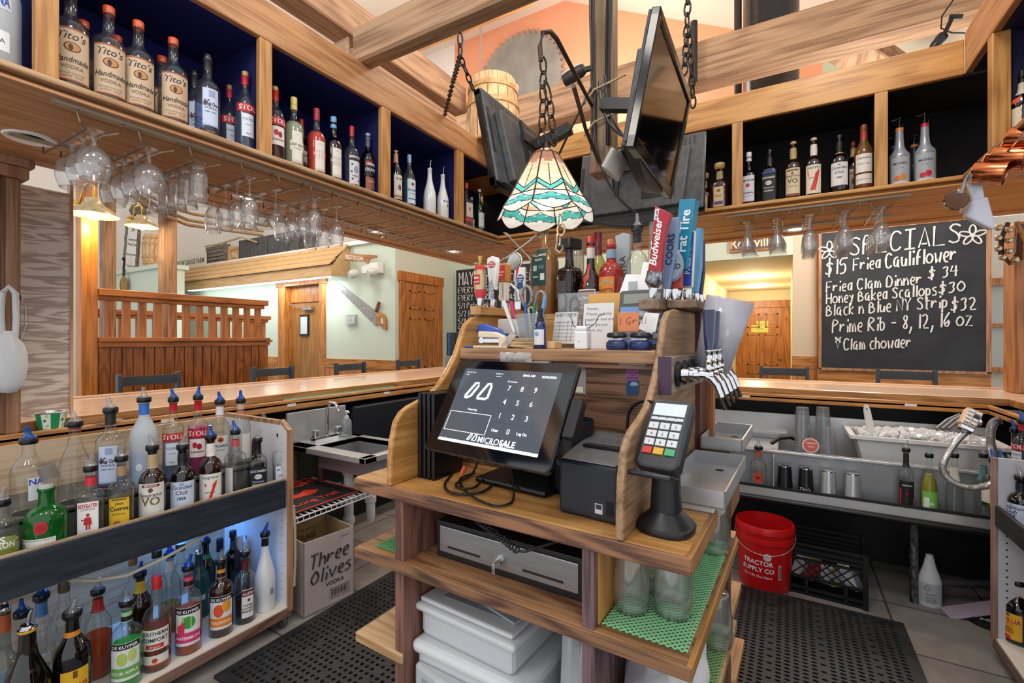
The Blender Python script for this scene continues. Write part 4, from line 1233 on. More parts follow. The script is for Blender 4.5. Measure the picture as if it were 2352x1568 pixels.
def bottle(label, loc, rz=0.0, H=.3, R0=.038, shape='std', sq=2.0, g=None, liq=None, cap=('cap', '#151515', .0, .03), neck=None, labels=(), group=None, name='liquor_bottle', sy=1.0, cat='bottle', space='w', rot=None, hide_low=0):
 prof = SHAPES[shape]
 t = thing(name, label, cat, loc, rz, group, space, rot)
 B('glass_body', M().lathe([(r * R0, z * H) for r, z in prof], 26, sq=sq, sy=sy), g or G_CLEAR, t, smooth=True)
 if liq:
  col, lv, dens = liq
  lp = [(0, .008 * H + .002)] + [(max(r * R0 - .0022, .001), max(z * H, .008 * H + .002)) for r, z in prof if z < lv and r > 0]
  lp += [(max(rad(prof, R0, H, lv * H) - .0022, .001), lv * H), (0, lv * H)]
  B('liquid', M().lathe(lp, 22, sq=sq, sy=sy), liquid_mat(col, dens), t, smooth=True)
 def wrap(x, z, off):
  r = rad(prof, R0, H, z) + off
  if sq > 2.2 and r > .75 * R0:
   xx = max(-r * .995, min(r * .995, x))
   return (xx, -sy * (r ** sq - abs(xx) ** sq) ** (1 / sq), z)
  a = x / max(r, .004)
  return (r * math.sin(a), -sy * r * math.cos(a), z)
 def patch(m, x0, x1, z0, z1, off, mi, nx=18):
  zs = [z0] + [z * H for r, z in prof if z0 < z * H < z1] + [z1]
  vs = [wrap(x0 + (x1 - x0) * i / nx, z, off) for z in zs for i in range(nx + 1)]
  m.add(vs, [(j * (nx + 1) + i, j * (nx + 1) + i + 1, (j + 1) * (nx + 1) + i + 1, (j + 1) * (nx + 1) + i) for j in range(len(zs) - 1) for i in range(nx)], mi)
 for L_ in labels:
  z0, z1, hw, col = L_[:4]
  m = M()
  patch(m, -hw, hw, z0 * H, z1 * H, .0007, 0)
  lo = B('label', m, mat(col, .5), t, smooth=True)
  items = L_[4] if len(L_) > 4 else ()
  if items:
   mm, cols = M(), []
   for n_, it in enumerate(items):
    c_ = it[-1]
    if c_ not in cols:
     cols.append(c_)
    mi = cols.index(c_)
    off = .0011 + .0002 * n_
    if it[0] == 'rect':
     patch(mm, it[1], it[2], it[3] * H, it[4] * H, off, mi, 18)
    elif it[0] == 'disc':
     _, cx, cz, rx, rz_, _c = it
     n2 = 18
     vs = [wrap(cx, cz * H, off)] + [wrap(cx + q_ * rx * math.cos(2 * math.pi * i / n2), cz * H + q_ * rz_ * math.sin(2 * math.pi * i / n2), off) for q_ in (.35, .7, 1) for i in range(n2)]
     mm.add(vs, [(0, 1 + i, 1 + (i + 1) % n2) for i in range(n2)] + [(1 + j * n2 + i, 1 + j * n2 + (i + 1) % n2, 1 + (j + 1) * n2 + (i + 1) % n2, 1 + (j + 1) * n2 + i) for j in (0, 1) for i in range(n2)], mi)
    elif it[0] == 'poly':
     vs = [wrap(x, z * H, off + .0016) for x, z in it[1]]
     mm.add(vs, [list(range(len(vs)))], mi)
    else:
     s, zf, size, st, c_ = it[:5]
     cx = 0.0
     if 'l' in st:
      cx = -hw * .4
     if 'r' in st:
      cx = hw * .3
     v2, f2, w = text(s, size, 'b' in st, .3 if 'i' in st else 0.0)
     lim = hw * 1.85
     k = min(1.0, lim / w) if w > 0 else 1
     if 'v' in st:
      mm.add([wrap(-y + size * .35, zf * H + x * k, off) for x, y in v2], f2, mi)
     else:
      mm.add([wrap(cx + x * k, zf * H + y, off) for x, y in v2], f2, mi)
   B('lettering', mm, [mat(c, .5) for c in cols], lo)
 for nk in (neck or ()):
  z0, z1, col = nk
  m = M()
  zz = [z0 * H] + [z * H for r, z in prof if z0 < z < z1] + [z1 * H]
  m.lathe([(rad(prof, R0, H, z) + .0009, z) for z in zz], 22, sy=sy)
  B('neck_band', m, mat(col, .4), t, smooth=True)
 k = cap[0]
 rn = prof[-2][0] * R0
 if k == 'cap':
  _, col, r, h = cap
  r = r or rn * 1.08
  B('cap', M().lathe([(r * .98, H - h * .55), (r, H - h * .5), (r, H + h * .42), (r * .94, H + h * .5), (0, H + h * .5)], 20), mat(col, .35), t, smooth=True)
 elif k == 'pour':
  cr = max(rn * 1.35, .0185)
  B('pour_collar', M().lathe([(rn * .9, H - .006), (cr * .92, H - .006), (cr, H - .002), (cr, H + .012), (cr * .9, H + .016), (0, H + .016)], 22), mat('#0a0d16', .3), t, smooth=True)
  a = cap[2] if len(cap) > 2 else random.uniform(-.6, .6)
  dx, dy = math.sin(a) * .016, -math.cos(a) * .006
  rs = [cr * .86, cr * .7, cr * .38, cr * .3, cr * .24]
  pts = [(0, 0, H + .015), (-dx * .1, 0, H + .021), (dx * .2, dy * .2, H + .03), (dx * .75, dy * .6, H + .043), (dx * 1.3, dy, H + .058)]
  B('pour_spout', M().tube(pts, .01, 10, rs=rs), SPOUT[cap[1]], t, smooth=True)
 elif k == 'steel':
  B('pour_spout', M().tube([(0, 0, H - .002), (0, 0, H + .012), (.002, 0, H + .016), (.006, 0, H + .045), (.011, 0, H + .06)], .004, 8, rs=[rn, rn * .8, .006, .005, .004]), SPOUT['s'], t, smooth=True)
 elif k == 'pump':
  B('pump', M().lathe([(rn * 1.05, H - .01), (rn * 1.1, H + .012), (rn * .6, H + .018), (.006, H + .02), (.006, H + .04), (.012, H + .041), (.012, H + .05), (0, H + .052)], 16).bar((0, 0, H + .046), (-.035, -.005, H + .04), .009, .007), BLACKG, t, smooth=True)
 elif k == 'cork':
  B('stopper', M().lathe([(rn, H - .004), (rn * 1.35, H + .003), (rn * 1.5, H + .03), (rn * 1.3, H + .036), (0, H + .036)], 18), mat(cap[1], .5), t, smooth=True)
 elif k == 'block':
  w_ = cap[2]
  B('stopper', M().box((-w_, -w_, H - .006), (w_, w_, H + .034)), mat(cap[1], .4), t, bev=.004)
 return t
DN, RD, GD, CRM, NV, TAN = '#2b2420', '#c3202c', '#d8a536', '#efe6d6', '#16204e', '#c9ab8c'
TITO = dict(H=.315, R0=.044, shape='tall', g=G_CLEAR, liq=('#d9cdb4', .5, .12), cap=('cap', '#e0562a', .0175, .026),
   labels=[(.1, .6, .05, '#cdb295', [('rect', -.05, .05, .1, .115, '#a45a33'), ('rect', -.05, .05, .585, .6, '#a45a33'), ("Tito's", .49, .035, 'i', DN), ('disc', 0, .42, .022, .016, '#4a2616'), ('disc', 0, .42, .019, .0135, '#c78a4d'), ('disc', -.004, .415, .006, .011, '#4a2616'), ('Handmade', .275, .027, 'i', DN), ('VODKA', .215, .017, '', '#7b6a58'), ('DISTILLED & BOTTLED', .165, .007, '', '#7b6a58'), ('AUSTIN   TEXAS', .135, .008, '', '#7b6a58')])])
STOLI = dict(H=.325, R0=.037, shape='tall', liq=('#b9cdf0', .55, .08), neck=[(.86, .97, '#c92438')], cap=('cap', '#c9a35a', .0135, .02),
    labels=[(.5, .6, .05, RD, [('STOLI', .525, .03, 'b', '#f5efe8')]), (.2, .48, .026, '#dfe6f2', [('VODKA', .4, .014, '', '#3d4a6b'), ('PREMIUM', .34, .006, '', '#6b7690'), ('Stoli', .23, .011, 'i', '#3d4a6b')])])
STOLI_R = dict(H=.325, R0=.037, shape='tall', liq=('#5a0d1e', .55, .5), neck=[(.84, .97, '#c92020')], cap=('cap', '#c9a35a', .0135, .02),
    labels=[(.5, .6, .05, RD, [('STOLI', .525, .03, 'b', '#f5efe8')]), (.24, .48, .034, '#f2e7e2', [('disc', -.01, .4, .01, .014, RD), ('disc', .008, .38, .01, .014, '#a01830'), ('RASPBERRI', .3, .011, 'b', '#8d1a30')])])
KETEL = dict(H=.315, R0=.041, shape='tall', liq=('#c5d6f2', .5, .06), neck=[(.84, .985, '#20201f')], cap=('cap', '#1a1a1a', .0145, .03),
    labels=[(.16, .6, .03, '#c9d6f0', [('rect', -.008, .016, .5, .58, '#9aa8c4'), ('K', .395, .036, 'bl', '#5c2140'), ('Ketel One', .4, .022, 'b', '#1d2136'), ('VODKA', .36, .013, '', '#39405e'), ('FAMILY MADE', .32, .007, '', '#39405e'), ('rect', -.03, .03, .16, .18, '#a9b9dc')]), (.06, .13, .04, '#3a2025', [('DISTILLED', .09, .007, '', '#c9b7a5')])])
EDDY = lambda col, lab, capc, dens, g=None: dict(H=.3, R0=.04, shape='tall', g=g or G_CLEAR, liq=(col, .72, dens), cap=('cap', capc, .0155, .06),
             labels=[(.1, .56, .026, '#efe9df', [('DEEP', .505, .006, '', '#8a8176'), ('rect', -.026, .026, .1, .14, '#d8cfc0')]), (.28, .42, .036, lab, [('DEEP EDDY', .345, .017, 'b', '#f5efe6' if lab != '#f1ead0' else '#5e5a3c'), ('VODKA', .3, .01, '', '#f5efe6' if lab != '#f1ead0' else '#5e5a3c')])])
SMIR = dict(H=.3, R0=.037, shape='tall', liq=('#c8d2ea', .5, .05), cap=('cap', '#c81e35', .0135, .055),
   labels=[(.5, .59, .04, '#2a2027', [('SMIRNOFF', .525, .02, 'b', '#efe9ea')]), (.1, .48, .034, '#dcdfe6', [('disc', -.018, .42, .006, .006, '#8a1535'), ('disc', -.022, .3, .006, .006, '#8a1535'), ('disc', -.016, .18, .006, .006, '#8a1535'), ('disc', .02, .16, .006, .006, '#8a1535'), ('disc', .004, .34, .014, .02, '#9aa3b8'), ('VODKA', .22, .011, 'b', '#3b3f55')])])
OLIVE = dict(H=.315, R0=.034, shape='tall', g=G_DARK, neck=[(.82, .98, '#5e6478')], cap=('cap', '#9fb2cc', .014, .03),
    labels=[(.32, .6, .04, '#241a1e', [('rect', -.03, .004, .5, .56, '#c2242e'), ('THREE', .49, .022, 'b', '#f2eef0'), ('OLIVES', .4, .024, 'b', '#f2eef0')]), (.1, .3, .034, '#9a5a45', [('VODKA', .22, .012, '', '#f2d9cc')])])
CRUZ = dict(H=.3, R0=.034, shape='std', g=G_DARK, neck=[(.8, .97, '#c79b74')], cap=('cap', '#d0a67e', .0135, .02), labels=[(.12, .56, .034, '#e6ded0', [('RUM', .47, .018, 'b', '#2e2a28'), ('disc', .004, .33, .012, .018, '#6b5b4c'), ('rect', -.034, .034, .14, .19, '#b08a5c')])])
BACA = dict(H=.3, R0=.035, shape='std', liq=('#9fc6dc', .6, .12), cap=('cap', '#7db9ea', .0135, .05), labels=[(.12, .58, .036, '#cfe0ec', [('disc', 0, .49, .011, .011, '#c22a2e'), ('BACARDI', .36, .018, 'b', '#20304f'), ('SUPERIOR', .3, .009, '', '#20304f'), ('rect', -.03, .03, .2, .22, '#3a5a80')])])
MALI = dict(H=.3, R0=.038, shape='slope', g=G_WHITE, cap=('steel',), labels=[(.3, .5, .03, '#e9edf2', [('MALIBU', .4, .02, 'b', '#3a3348'), ('disc', .01, .33, .01, .012, '#d9b23a'), ('disc', .012, .34, .005, .01, '#2d2b30')])])
GREENB = dict(H=.3, R0=.034, shape='std', g=G_DKGREEN, cap=('cap', '#cfd2cf', .013, .045), labels=[(.14, .5, .034, '#dfe4dd', [('GIN', .36, .014, 'b', '#3d4a42'), ('rect', -.034, .034, .14, .18, '#9aa69c')])])
BEEF = dict(H=.29, R0=.036, shape='square', sq=5, g=G_CLEAR, cap=('pour', 'c'), neck=[(.78, .9, '#d23346')],
   labels=[(.06, .58, .029, '#f1efee', [('BEEFEATER', .5, .02, 'b', RD), ('LONDON', .465, .009, '', '#8d2030'), ('disc', 0, .4, .005, .006, RD), ('poly', [(-.008, .37), (.008, .37), (.012, .27), (-.012, .27)], RD), ('rect', -.006, -.001, .2, .27, RD), ('rect', .002, .007, .2, .27, RD), ('rect', -.018, -.008, .33, .345, RD), ('THE HEART OF LONDON', .13, .005, '', '#8d8a8a')])])
VO = dict(H=.31, R0=.041, shape='bulb', g=G_BROWN, cap=('pour', 'c'), neck=[(.74, .93, '#b9a37e')],
   labels=[(.1, .56, .05, '#e5e2dc', [('rect', -.03, .03, .51, .545, '#7a1f28'), ('IMPORTED', .517, .009, 'b', '#f0e2d8'), ('disc', 0, .47, .008, .009, '#6d4030'), ('Seagrams', .385, .021, '', '#4c463f'), ('VO', .27, .045, 'b', '#7a6a48')])])
CCLUB = dict(H=.3, R0=.042, shape='bulb', g=G_DARK, cap=('pour', 'c'), neck=[(.74, .93, '#10131c')],
    labels=[(.1, .52, .05, '#cfdaef', [('disc', 0, .48, .01, .008, '#9aaccc'), ('Canadian', .41, .022, 'i', NV), ('Club', .33, .023, 'i', NV), ('1858', .25, .017, 'b', '#39486f')])])
SEV = dict(H=.31, R0=.041, shape='bulb', g=G_BROWN, cap=('pour', 'b'), neck=[(.74, .93, '#eee9e2')],
   labels=[(.08, .5, .05, '#ebe8e2', [('Seagrams', .43, .018, '', '#3a352f'), ('poly', [(-.02, .36), (.026, .4), (.026, .36), (.004, .12), (-.008, .12), (.012, .33), (-.02, .32)], '#d8342c'), ('AMERICAN', .22, .009, '', '#6b625a')])])
JACK = dict(H=.285, R0=.036, shape='square', sq=5, g=glass('#e9eaec', '#4a4d52', .05, .6, .02), cap=('pour', 'c'), neck=[(.74, .98, '#10131f')],
   labels=[(.04, .5, .036, '#14182a', [('JACK DANIELS', .42, .014, 'b', '#e9ebf0'), ('disc', 0, .33, .016, .012, '#dfe3ea'), ('Old No.7', .32, .007, 'b', '#14182a'), ('Tennessee', .22, .012, 'i', '#e9ebf0'), ('WHISKEY', .16, .012, 'b', '#e9ebf0')])])
BEAM = dict(H=.29, R0=.034, shape='square', sq=4, liq=('#dfe4ef', .45, .2), cap=('pour', 'c'), neck=[(.82, .96, '#dfe3ee')],
   labels=[(.1, .42, .026, '#e9edf4', [('JIM BEAM', .33, .011, 'b', '#4a4f60'), ('FAMILY', .22, .008, 'b', '#4a4f60')])])
def spec(d, **k):
 e = dict(d)
 e.update(k)
 return e
def big(sp, k=1.12):
 e = dict(sp)
 e['H'] *= k
 e['R0'] *= k
 return e
LROW = FX - .095
LBK = FX - .27
def upL(px, row, label, sp, rz=78, py=300):
 x = LROW if row == 0 else LBK
 y = onx(px, py, x).y
 bottle(label, (x, y, ZS - .004), R(rz), group='bottles in the left overhead cabinet', **big(sp))
upL(-16, 0, 'big frosted bottle with blue letters at the far left of the upper shelf', dict(H=.34, R0=.055, shape='std', g=G_FROST, cap=('cap', '#2a4a8a', .018, .03), labels=[(.45, .58, .05, '#c9d2d8', [('RUSSIANA', .48, .045, 'b', '#2b50a8')]), (.12, .28, .045, '#e8ecee', [('VODKA', .18, .02, '', '#5a6470')])]), 70)
for px, lab in ((163, 'tan labelled vodka beside the leftmost wooden stile'), (250, 'tan labelled vodka with orange cap, second along the upper left shelf'), (318, 'tan labelled vodka with orange cap, third along the upper left shelf'), (398, 'tan labelled vodka with orange cap next to the blue and white vodka')):
 upL(px, 0, lab, TITO)
for px, lab in ((192, 'orange capped vodka standing behind the first tan labelled pair'), (268, 'orange capped vodka half hidden behind the second tan labelled bottle'), (372, 'orange capped vodka peeking behind the fourth tan labelled bottle')):
 upL(px, 1, lab, TITO)
upL(446, 1, 'dim black necked vodka behind the blue and white vodka', KETEL)
upL(477, 0, 'clear vodka with pale blue label and black neck', KETEL)
upL(528, 1, 'red banded vodka standing behind its twin', STOLI)
upL(563, 0, 'red banded vodka with gold cap beside the stile', STOLI)
upL(632, 0, 'dark red raspberry vodka just right of the second stile', STOLI_R)
upL(675, 0, 'cloudy pale lemon vodka with long yellow cap', EDDY('#cfcfae', '#f1ead0', '#e3cf74', .55))
upL(692, 1, 'dark bottle with red cap behind the lemon vodka', spec(CRUZ, cap=('cap', '#b5252a', .014, .06)))
upL(727, 0, 'bright orange red grapefruit vodka with crimson cap', EDDY('#e2452f', '#c9322f', '#a81c3c', .7))
upL(766, 0, 'dark bottle with sky blue cap and cloud shaped label', EDDY('#140f12', '#3a3742', '#7ab6ee', .9, G_DARK))
upL(808, 0, 'clear berry vodka with red cap and dotted label', SMIR)
upL(845, 0, 'black bottle with white hand lettering and silver cap', OLIVE)
upL(909, 0, 'dark rum with tan cap and cream label', CRUZ)
upL(940, 0, 'pale blue rum with light blue cap', BACA)
upL(987, 0, 'left of the two white coconut rum bottles with steel spouts', spec(MALI, labels=()))
upL(1017, 0, 'right of the two white coconut rum bottles with steel spouts', MALI)
upL(1071, 0, 'pink labelled gin beside the last left stile', dict(H=.3, R0=.036, shape='square', sq=5, liq=('#e0b9b0', .4, .2), cap=('cap', '#cf5a3a', .014, .04), labels=[(.28, .6, .032, '#e6d3cf', [('disc', 0, .46, .008, .016, '#b8683f')]), (.18, .26, .034, '#cf4a48')]))
upL(1083, 1, 'green gin bottle behind the pink labelled gin', spec(GREENB, g=G_GREEN))
upL(1101, 0, 'dark green gin with grey label at the cabinet corner', GREENB)
RROW, RBK = FY + .1, FY + .25
def upR(px, row, label, sp, rz=-6):
 y = RROW if row == 0 else RBK
 x = ony(px, 440, y).x
 bottle(label, (x, y, ZS - .004), R(rz), group='bottles in the back overhead cabinet', **big(sp))
ROYAL = dict(H=.245, R0=.05, shape='squat', sq=2.6, sy=.6, g=mat('#3a1409', .05, 0, 0, .6, .5), cap=('cork', '#c4a26a'), neck=[(.76, .94, '#b49a6a')], labels=[(.1, .56, .03, '#d9c79c', [('disc', 0, .47, .012, .009, '#8a6a34'), ('Royal', .33, .02, 'i', '#5a4526'), ('rect', -.026, .026, .14, .22, '#6a4f8a')])])
upR(1617, 1, 'amber whisky bottle half hidden by the rear television', ROYAL)
upR(1653, 0, 'squat faceted amber whisky with cream label and wooden stopper', ROYAL)
upR(1720, 0, 'white labelled bourbon with white cap at the left of its bay', dict(H=.285, R0=.037, shape='square', sq=3.2, g=G_SMOKE, liq=('#3a1a10', .6, .8), cap=('cap', '#e6e4ea', .0165, .055), labels=[(.1, .6, .036, '#ded9e2', [('JIM BEAM', .49, .016, 'b', DN), ('disc', 0, .41, .012, .012, '#c2384a'), ('BOURBON', .25, .013, 'b', DN), ('rect', -.03, .03, .2, .205, '#8d8590')])]))
upR(1768, 0, 'square black labelled whiskey with blue tear strip', spec(JACK, H=.29, R0=.039, g=G_DARK, cap=('cap', '#15110f', .0165, .03), neck=[(.76, .9, '#2a211c')], labels=[(.08, .56, .037, '#17181b', [('rect', -.034, .034, .6, .6, '#17181b'), ("JACK DANIELS", .475, .015, 'b', '#e8e6e2'), ('disc', 0, .39, .017, .013, '#dcd9d4'), ('Old No.7', .38, .0075, 'b', '#17181b'), ('Tennessee', .29, .013, 'i', '#e8e6e2'), ('WHISKEY', .23, .012, 'b', '#e8e6e2')]), (.575, .6, .036, '#2a5bd0')]))
upR(1822, 0, 'cream labelled whisky with gold neck', spec(VO, cap=('cap', '#b79a63', .0165, .03), neck=[(.74, .93, '#b6a069')], labels=[(.08, .56, .042, '#d9c9a6', [('rect', -.03, .03, .51, .535, '#7a4a35'), ('disc', 0, .47, .008, .009, '#8a6a44'), ('Seagrams', .41, .02, '', '#5a4c3a'), ('VO', .3, .038, 'b', '#6b5430'), ('CANADIAN', .24, .009, '', '#6b5430'), ('rect', -.04, .04, .08, .12, '#8a4a34')])]))
upR(1869, 0, 'whiskey with big red seven on a cream label', spec(SEV, cap=('cap', '#c9b183', .0165, .03), neck=[(.74, .93, '#e6dfd0')], labels=[(.08, .56, .043, '#e3d9c4', [('Seagrams', .5, .019, '', '#4a4238'), ('poly', [(-.03, .47), (.032, .48), (.032, .43), (.012, .13), (-.016, .13), (.012, .4), (-.026, .37)], '#d1382c'), ('AMERICAN', .33, .01, '', '#8d6a55')])]))
upR(1928, 0, 'dark whisky with white script label and orange neck ring', spec(CCLUB, cap=('cap', '#15161c', .0165, .03), neck=[(.72, .74, '#c98a3c'), (.75, .93, '#15161c')], labels=[(.16, .55, .047, '#e4e2de', [('disc', 0, .51, .008, .006, '#8d97ad'), ('Canadian', .44, .023, 'i', '#2f3444'), ('Club', .36, .023, 'i', '#2f3444'), ('1858', .28, .014, 'b', '#4a5064')])]))
upR(1960, 1, 'dark bottle with red top behind the script labelled whisky', spec(CRUZ, H=.29, cap=('cap', '#8d2a22', .014, .05)))
upR(1984, 0, 'amber scotch with white label and red cap by the stile', dict(H=.325, R0=.041, shape='std', g=glass('#c98a3a', '#6b3c10', .06, .5, .02, .25), liq=('#8a4a12', .6, .7), cap=('cap', '#9a2f24', .0165, .04), neck=[(.82, .95, '#b0352a')], labels=[(.3, .58, .042, '#e9e4da', [('Dewars', .5, .022, '', '#4a3b32'), ('White Label', .42, .012, 'i', '#8d7a5c')]), (.12, .27, .042, '#e5dfd4', [('BLENDED SCOTCH', .18, .009, '', '#6b5d50')])]))
PUREE = lambda c1, c2: dict(H=.3, R0=.041, shape='monin', g=mat('#a9adb5', .25, .3), cap=('pump',), neck=[(.93, .985, c1)], labels=[(.06, .48, .045, '#b3b7be', [('MONIN', .36, .018, 'b', '#3b3f48'), ('FRUIT PUREE', .3, .006, '', '#6b6f78'), ('disc', -.012, .14, .014, .014, c2), ('disc', .012, .16, .014, .016, c1), ('rect', -.04, .04, .06, .085, '#e3e4e6')])])
upR(2066, 0, 'silver fruit puree pump bottle with an orange on its label', PUREE('#e8892a', '#d9761f'))
upR(2124, 0, 'silver fruit puree pump bottle with red berries on its label', PUREE('#d02347', '#c2272f'))
upR(2054, 1, 'dark puree bottle behind the orange one', spec(PUREE('#5a4a9a', '#7a3a8a'), H=.26, g=mat('#33363e', .3, .3), labels=()))
upR(2100, 1, 'dark puree bottle with orange band between the two silver ones', spec(PUREE('#c97a35', '#7a3a8a'), H=.25, g=mat('#33363e', .3, .3), labels=()))
for px, py, x, lab in ((2349, 300, FX3 + .1, 'dark cream liqueur bottle behind the copper mugs'), (2256, 430, FX3 + .2, 'bottle hidden behind the right cabinet stile')):
 y = onx(px, py, x).y
 bottle(lab, (x, y, ZS - .004), R(-80), H=.3, R0=.037, shape='std', g=G_DARK, cap=('cap', '#1a1a1c', .014, .05), neck=[(.74, .93, '#d9cdb4')], labels=[(.62, .7, .03, '#d8492c', [('EST', .64, .016, 'b', '#f0e0c8')]), (.1, .55, .038, '#d9cdb4')], group='bottles in the right overhead cabinet')
# ================================================================ left bottle rack under the bar
RX0, RX1, RY1 = -2.80, -2.13, 1.45
t = thing('bottle_rack', 'white rolling bottle rack with black front rail under the left bar', 'bottle rack', (-2.45, .8, 0))
MEL = mottled('#e4e3e6', '#d9d8dc', 8, .5)
B('end_panel', M().prism([(RX0 + .1, .085), (RX1 - .005, .085), (RX1 - .005, .98), (RX1 - .06, 1.015), (RX0 + .1, 1.0)], 'y', RY1 - .018, RY1), MEL, t, 'w')
B('panel_edge', M().box((RX1 - .006, RY1 - .02, .085), (RX1 + .012, RY1 + .004, .98)).bar((RX1 - .0, RY1 - .008, .975), (RX1 - .065, RY1 - .008, 1.02), .024, .012).box((RX0 + .1, RY1 - .02, 1.0), (RX1 - .06, RY1 + .002, 1.02)), wood('#b98b66', '#8a5e40', 'z', 1, .5), t, 'w')
m = M()
for i in range(22):
 z = .14 + i * .038
 m.add([(RX1 - .05, RY1 - .0185, z), (RX1 - .045, RY1 - .0185, z), (RX1 - .045, RY1 - .0185, z + .006), (RX1 - .05, RY1 - .0185, z + .006)], [(0, 1, 2, 3)])
B('peg_holes', m, BLACK, t, 'w')
B('bottom_shelf', M().box((RX0 + .1, -.6, .085), (RX1, RY1 - .018, .105)), mat('#e8ded0', .5), t, 'w')
B('shelf_edge', M().box((RX1 - .002, -.6, .06), (RX1 + .006, RY1, .1)), wood('#8a6a5c', '#5f4438', 'y', 1, .5), t, 'w')
B('back_panel', M().box((RX0 + .08, -.6, .1), (RX0 + .1, RY1, 1.0)), wood('#d0b79a', '#b5936f', 'y', .8, .5), t, 'w')
B('front_rail', M().box((RX1 - .012, -.6, .6), (RX1 + .004, RY1 - .03, .735)), mottled('#2c3440', '#1d222b', 12, .5, 0, 6, (4, .5, 4)), t, 'w', bev=.003)
B('rail_cap', M().box((RX1 - .02, -.6, .732), (RX1 - .006, RY1 - .03, .742)), wood('#c7b29a', '#9a8063', 'y', 1, .4), t, 'w')
B('upper_shelf', M().box((RX1 - .18, -.6, .67), (RX1 - .012, RY1 - .03, .69)).box((RX1 - .19, -.6, .67), (RX1 - .18, RY1 - .03, .79)).box((RX0 + .1, -.6, .78), (RX1 - .18, RY1 - .03, .80)), mottled('#5d5a56', '#46433f', 10, .6), t, 'w')
cs = M().lathe([(0, -.012), (.03, -.012), (.032, 0), (.03, .012), (0, .012)], 18).move(Matrix.Translation((RX1 - .03, RY1 - .03, .033)) @ Matrix.Rotation(R(90), 4, 'X'))
B('caster', cs, mat('#4a4a4c', .3), t, 'w', smooth=True)
B('caster_fork', M().box((RX1 - .055, RY1 - .05, .03), (RX1 - .01, RY1 - .044, .085)).box((RX1 - .055, RY1 - .016, .03), (RX1 - .01, RY1 - .01, .085)), CHROME, t, 'w')
B('toe_kick', M().box((RX1 - .2, -.6, .0), (RX1 - .15, RY1 - .12, .085)), BLACK, t, 'w')
a = [onx(155, 1330, RX1 - .05), onx(215, 1333, RX1 - .05), onx(290, 1322, RX1 - .04), onx(380, 1280, RX1 - .02), onx(470, 1230, RX1 - .02), onx(560, 1175, RX1 - .02)]
tag(B('hose', M().tube(a, .007, 8), glass('#e9e2d0', '#a99f88', .08, .5, .1, .5), None, 'w', smooth=True), 'clear plastic hose sagging below the black rail', 'hose')
tag(B('hose', M().tube([(RX1 + .01, RY1 + .008, .6), (RX1 + .016, RY1 + .01, .5), (RX1 + .02, RY1 + .01, .35), (RX1 + .014, RY1 + .008, .2)], .006, 8), glass('#e9e2d0', '#a99f88', .08, .5, .1, .4), None, 'w', smooth=True), 'clear plastic hose hanging down the rack end panel', 'hose')
lamp('rack_strip_light', 'AREA', (RX0 + .16, RY1 - .25, .585), 2.6, (.1, .35, 1.0), .22)
lamp('rack_strip_light', 'AREA', (RX0 + .3, RY1 - .6, .585), .5, (.2, .45, 1.0), .2)
def rk(px, py, x, zb, label, sp, rz=58, dh=0, grp='bottles on the left speed rack'):
 """py: the pour collar or cap in the photograph; sets the bottle's height"""
 q = onx(px, py, x)
 h = max(.2, min(.42, q.z - zb)) + dh
 e = dict(sp)
 k = h / e['H']
 e['H'] = h
 e['R0'] *= 1.1
 bottle(label, (x, q.y, zb), R(rz), group=grp, **e)
F0, F1 = RX1 - .085, RX1 - .25
zf, zb = .69, .80
PLAIN = dict(H=.3, R0=.038, shape='std', cap=('pour', 'c'))
rk(4, 1160, F0, zf, 'yellow green bottle cut by the left picture edge', dict(H=.3, R0=.038, shape='std', liq=('#c9cf5a', .4, .5), cap=('pour', 'c'), labels=[(.3, .5, .04, '#8d9a55', [('BS', .41, .03, 'b', '#f2f2ee'), ('CITRON', .33, .026, 'b', '#f2f2ee')])]), 70)
rk(106, 1120, F0, zf, 'round green gin bottle with red seal', dict(H=.28, R0=.052, shape='squat', g=G_GREEN, liq=('#0a5a1e', .62, .75), cap=('cap', '#b5bab4', .019, .03), labels=[(.06, .3, .05, '#e4e6e0', [('rect', -.045, .045, .27, .285, '#aab0a4'), ('Tanqueray', .13, .028, 'i', '#2a2a28')]), (.36, .55, .0005, '#c3202c', [('disc', .012, .46, .018, .022, '#c3202c'), ('disc', .012, .46, .013, .016, '#a31722')])]), 50)
q = onx(112, 1085, F0 - .01)
tag(B('pour_cup', M().lathe([(.021, 0), (.024, .002), (.025, .03), (.0245, .06), (.022, .062), (.0225, .03), (.02, .004)], 20).move(Matrix.Translation(q) @ Matrix.Rotation(R(16), 4, 'X') @ Matrix.Translation((0, 0, -.03))), glass('#d8d4ce', '#6f6a64', .08, .5, .05, .2), None, 'w', smooth=True), 'small clear measuring cup turned over the green gin bottle', 'cup')
rk(208, 1078, F0, zf, 'square gin with white label and red neck band', spec(BEEF), 62)
rk(279, 1055, F0, zf, 'tequila with yellow arched label', dict(H=.29, R0=.036, shape='square', sq=3.5, liq=('#c9b27a', .5, .12), cap=('pour', 'c'), neck=[(.78, .92, '#a58a6a')], labels=[(.1, .5, .03, '#e2b928', [('rect', -.022, .022, .47, .49, '#6b5330'), ('Jose', .41, .014, 'b', '#2e2616'), ('Cuervo', .33, .022, 'b', '#2e2616'), ('ESPECIAL', .27, .01, '', '#6b5330'), ('disc', -.006, .15, .011, .012, '#d2552a')])]), 60)
rk(350, 1030, F0, zf, 'brown whisky with large VO on a white label', spec(VO), 60)
rk(420, 1028, F0, zf, 'black whisky with white script label beside the big VO label', spec(CCLUB), 60)
rk(484, 1006, F0, zf, 'brown whiskey with red slash label and blue pourer', spec(SEV), 60)
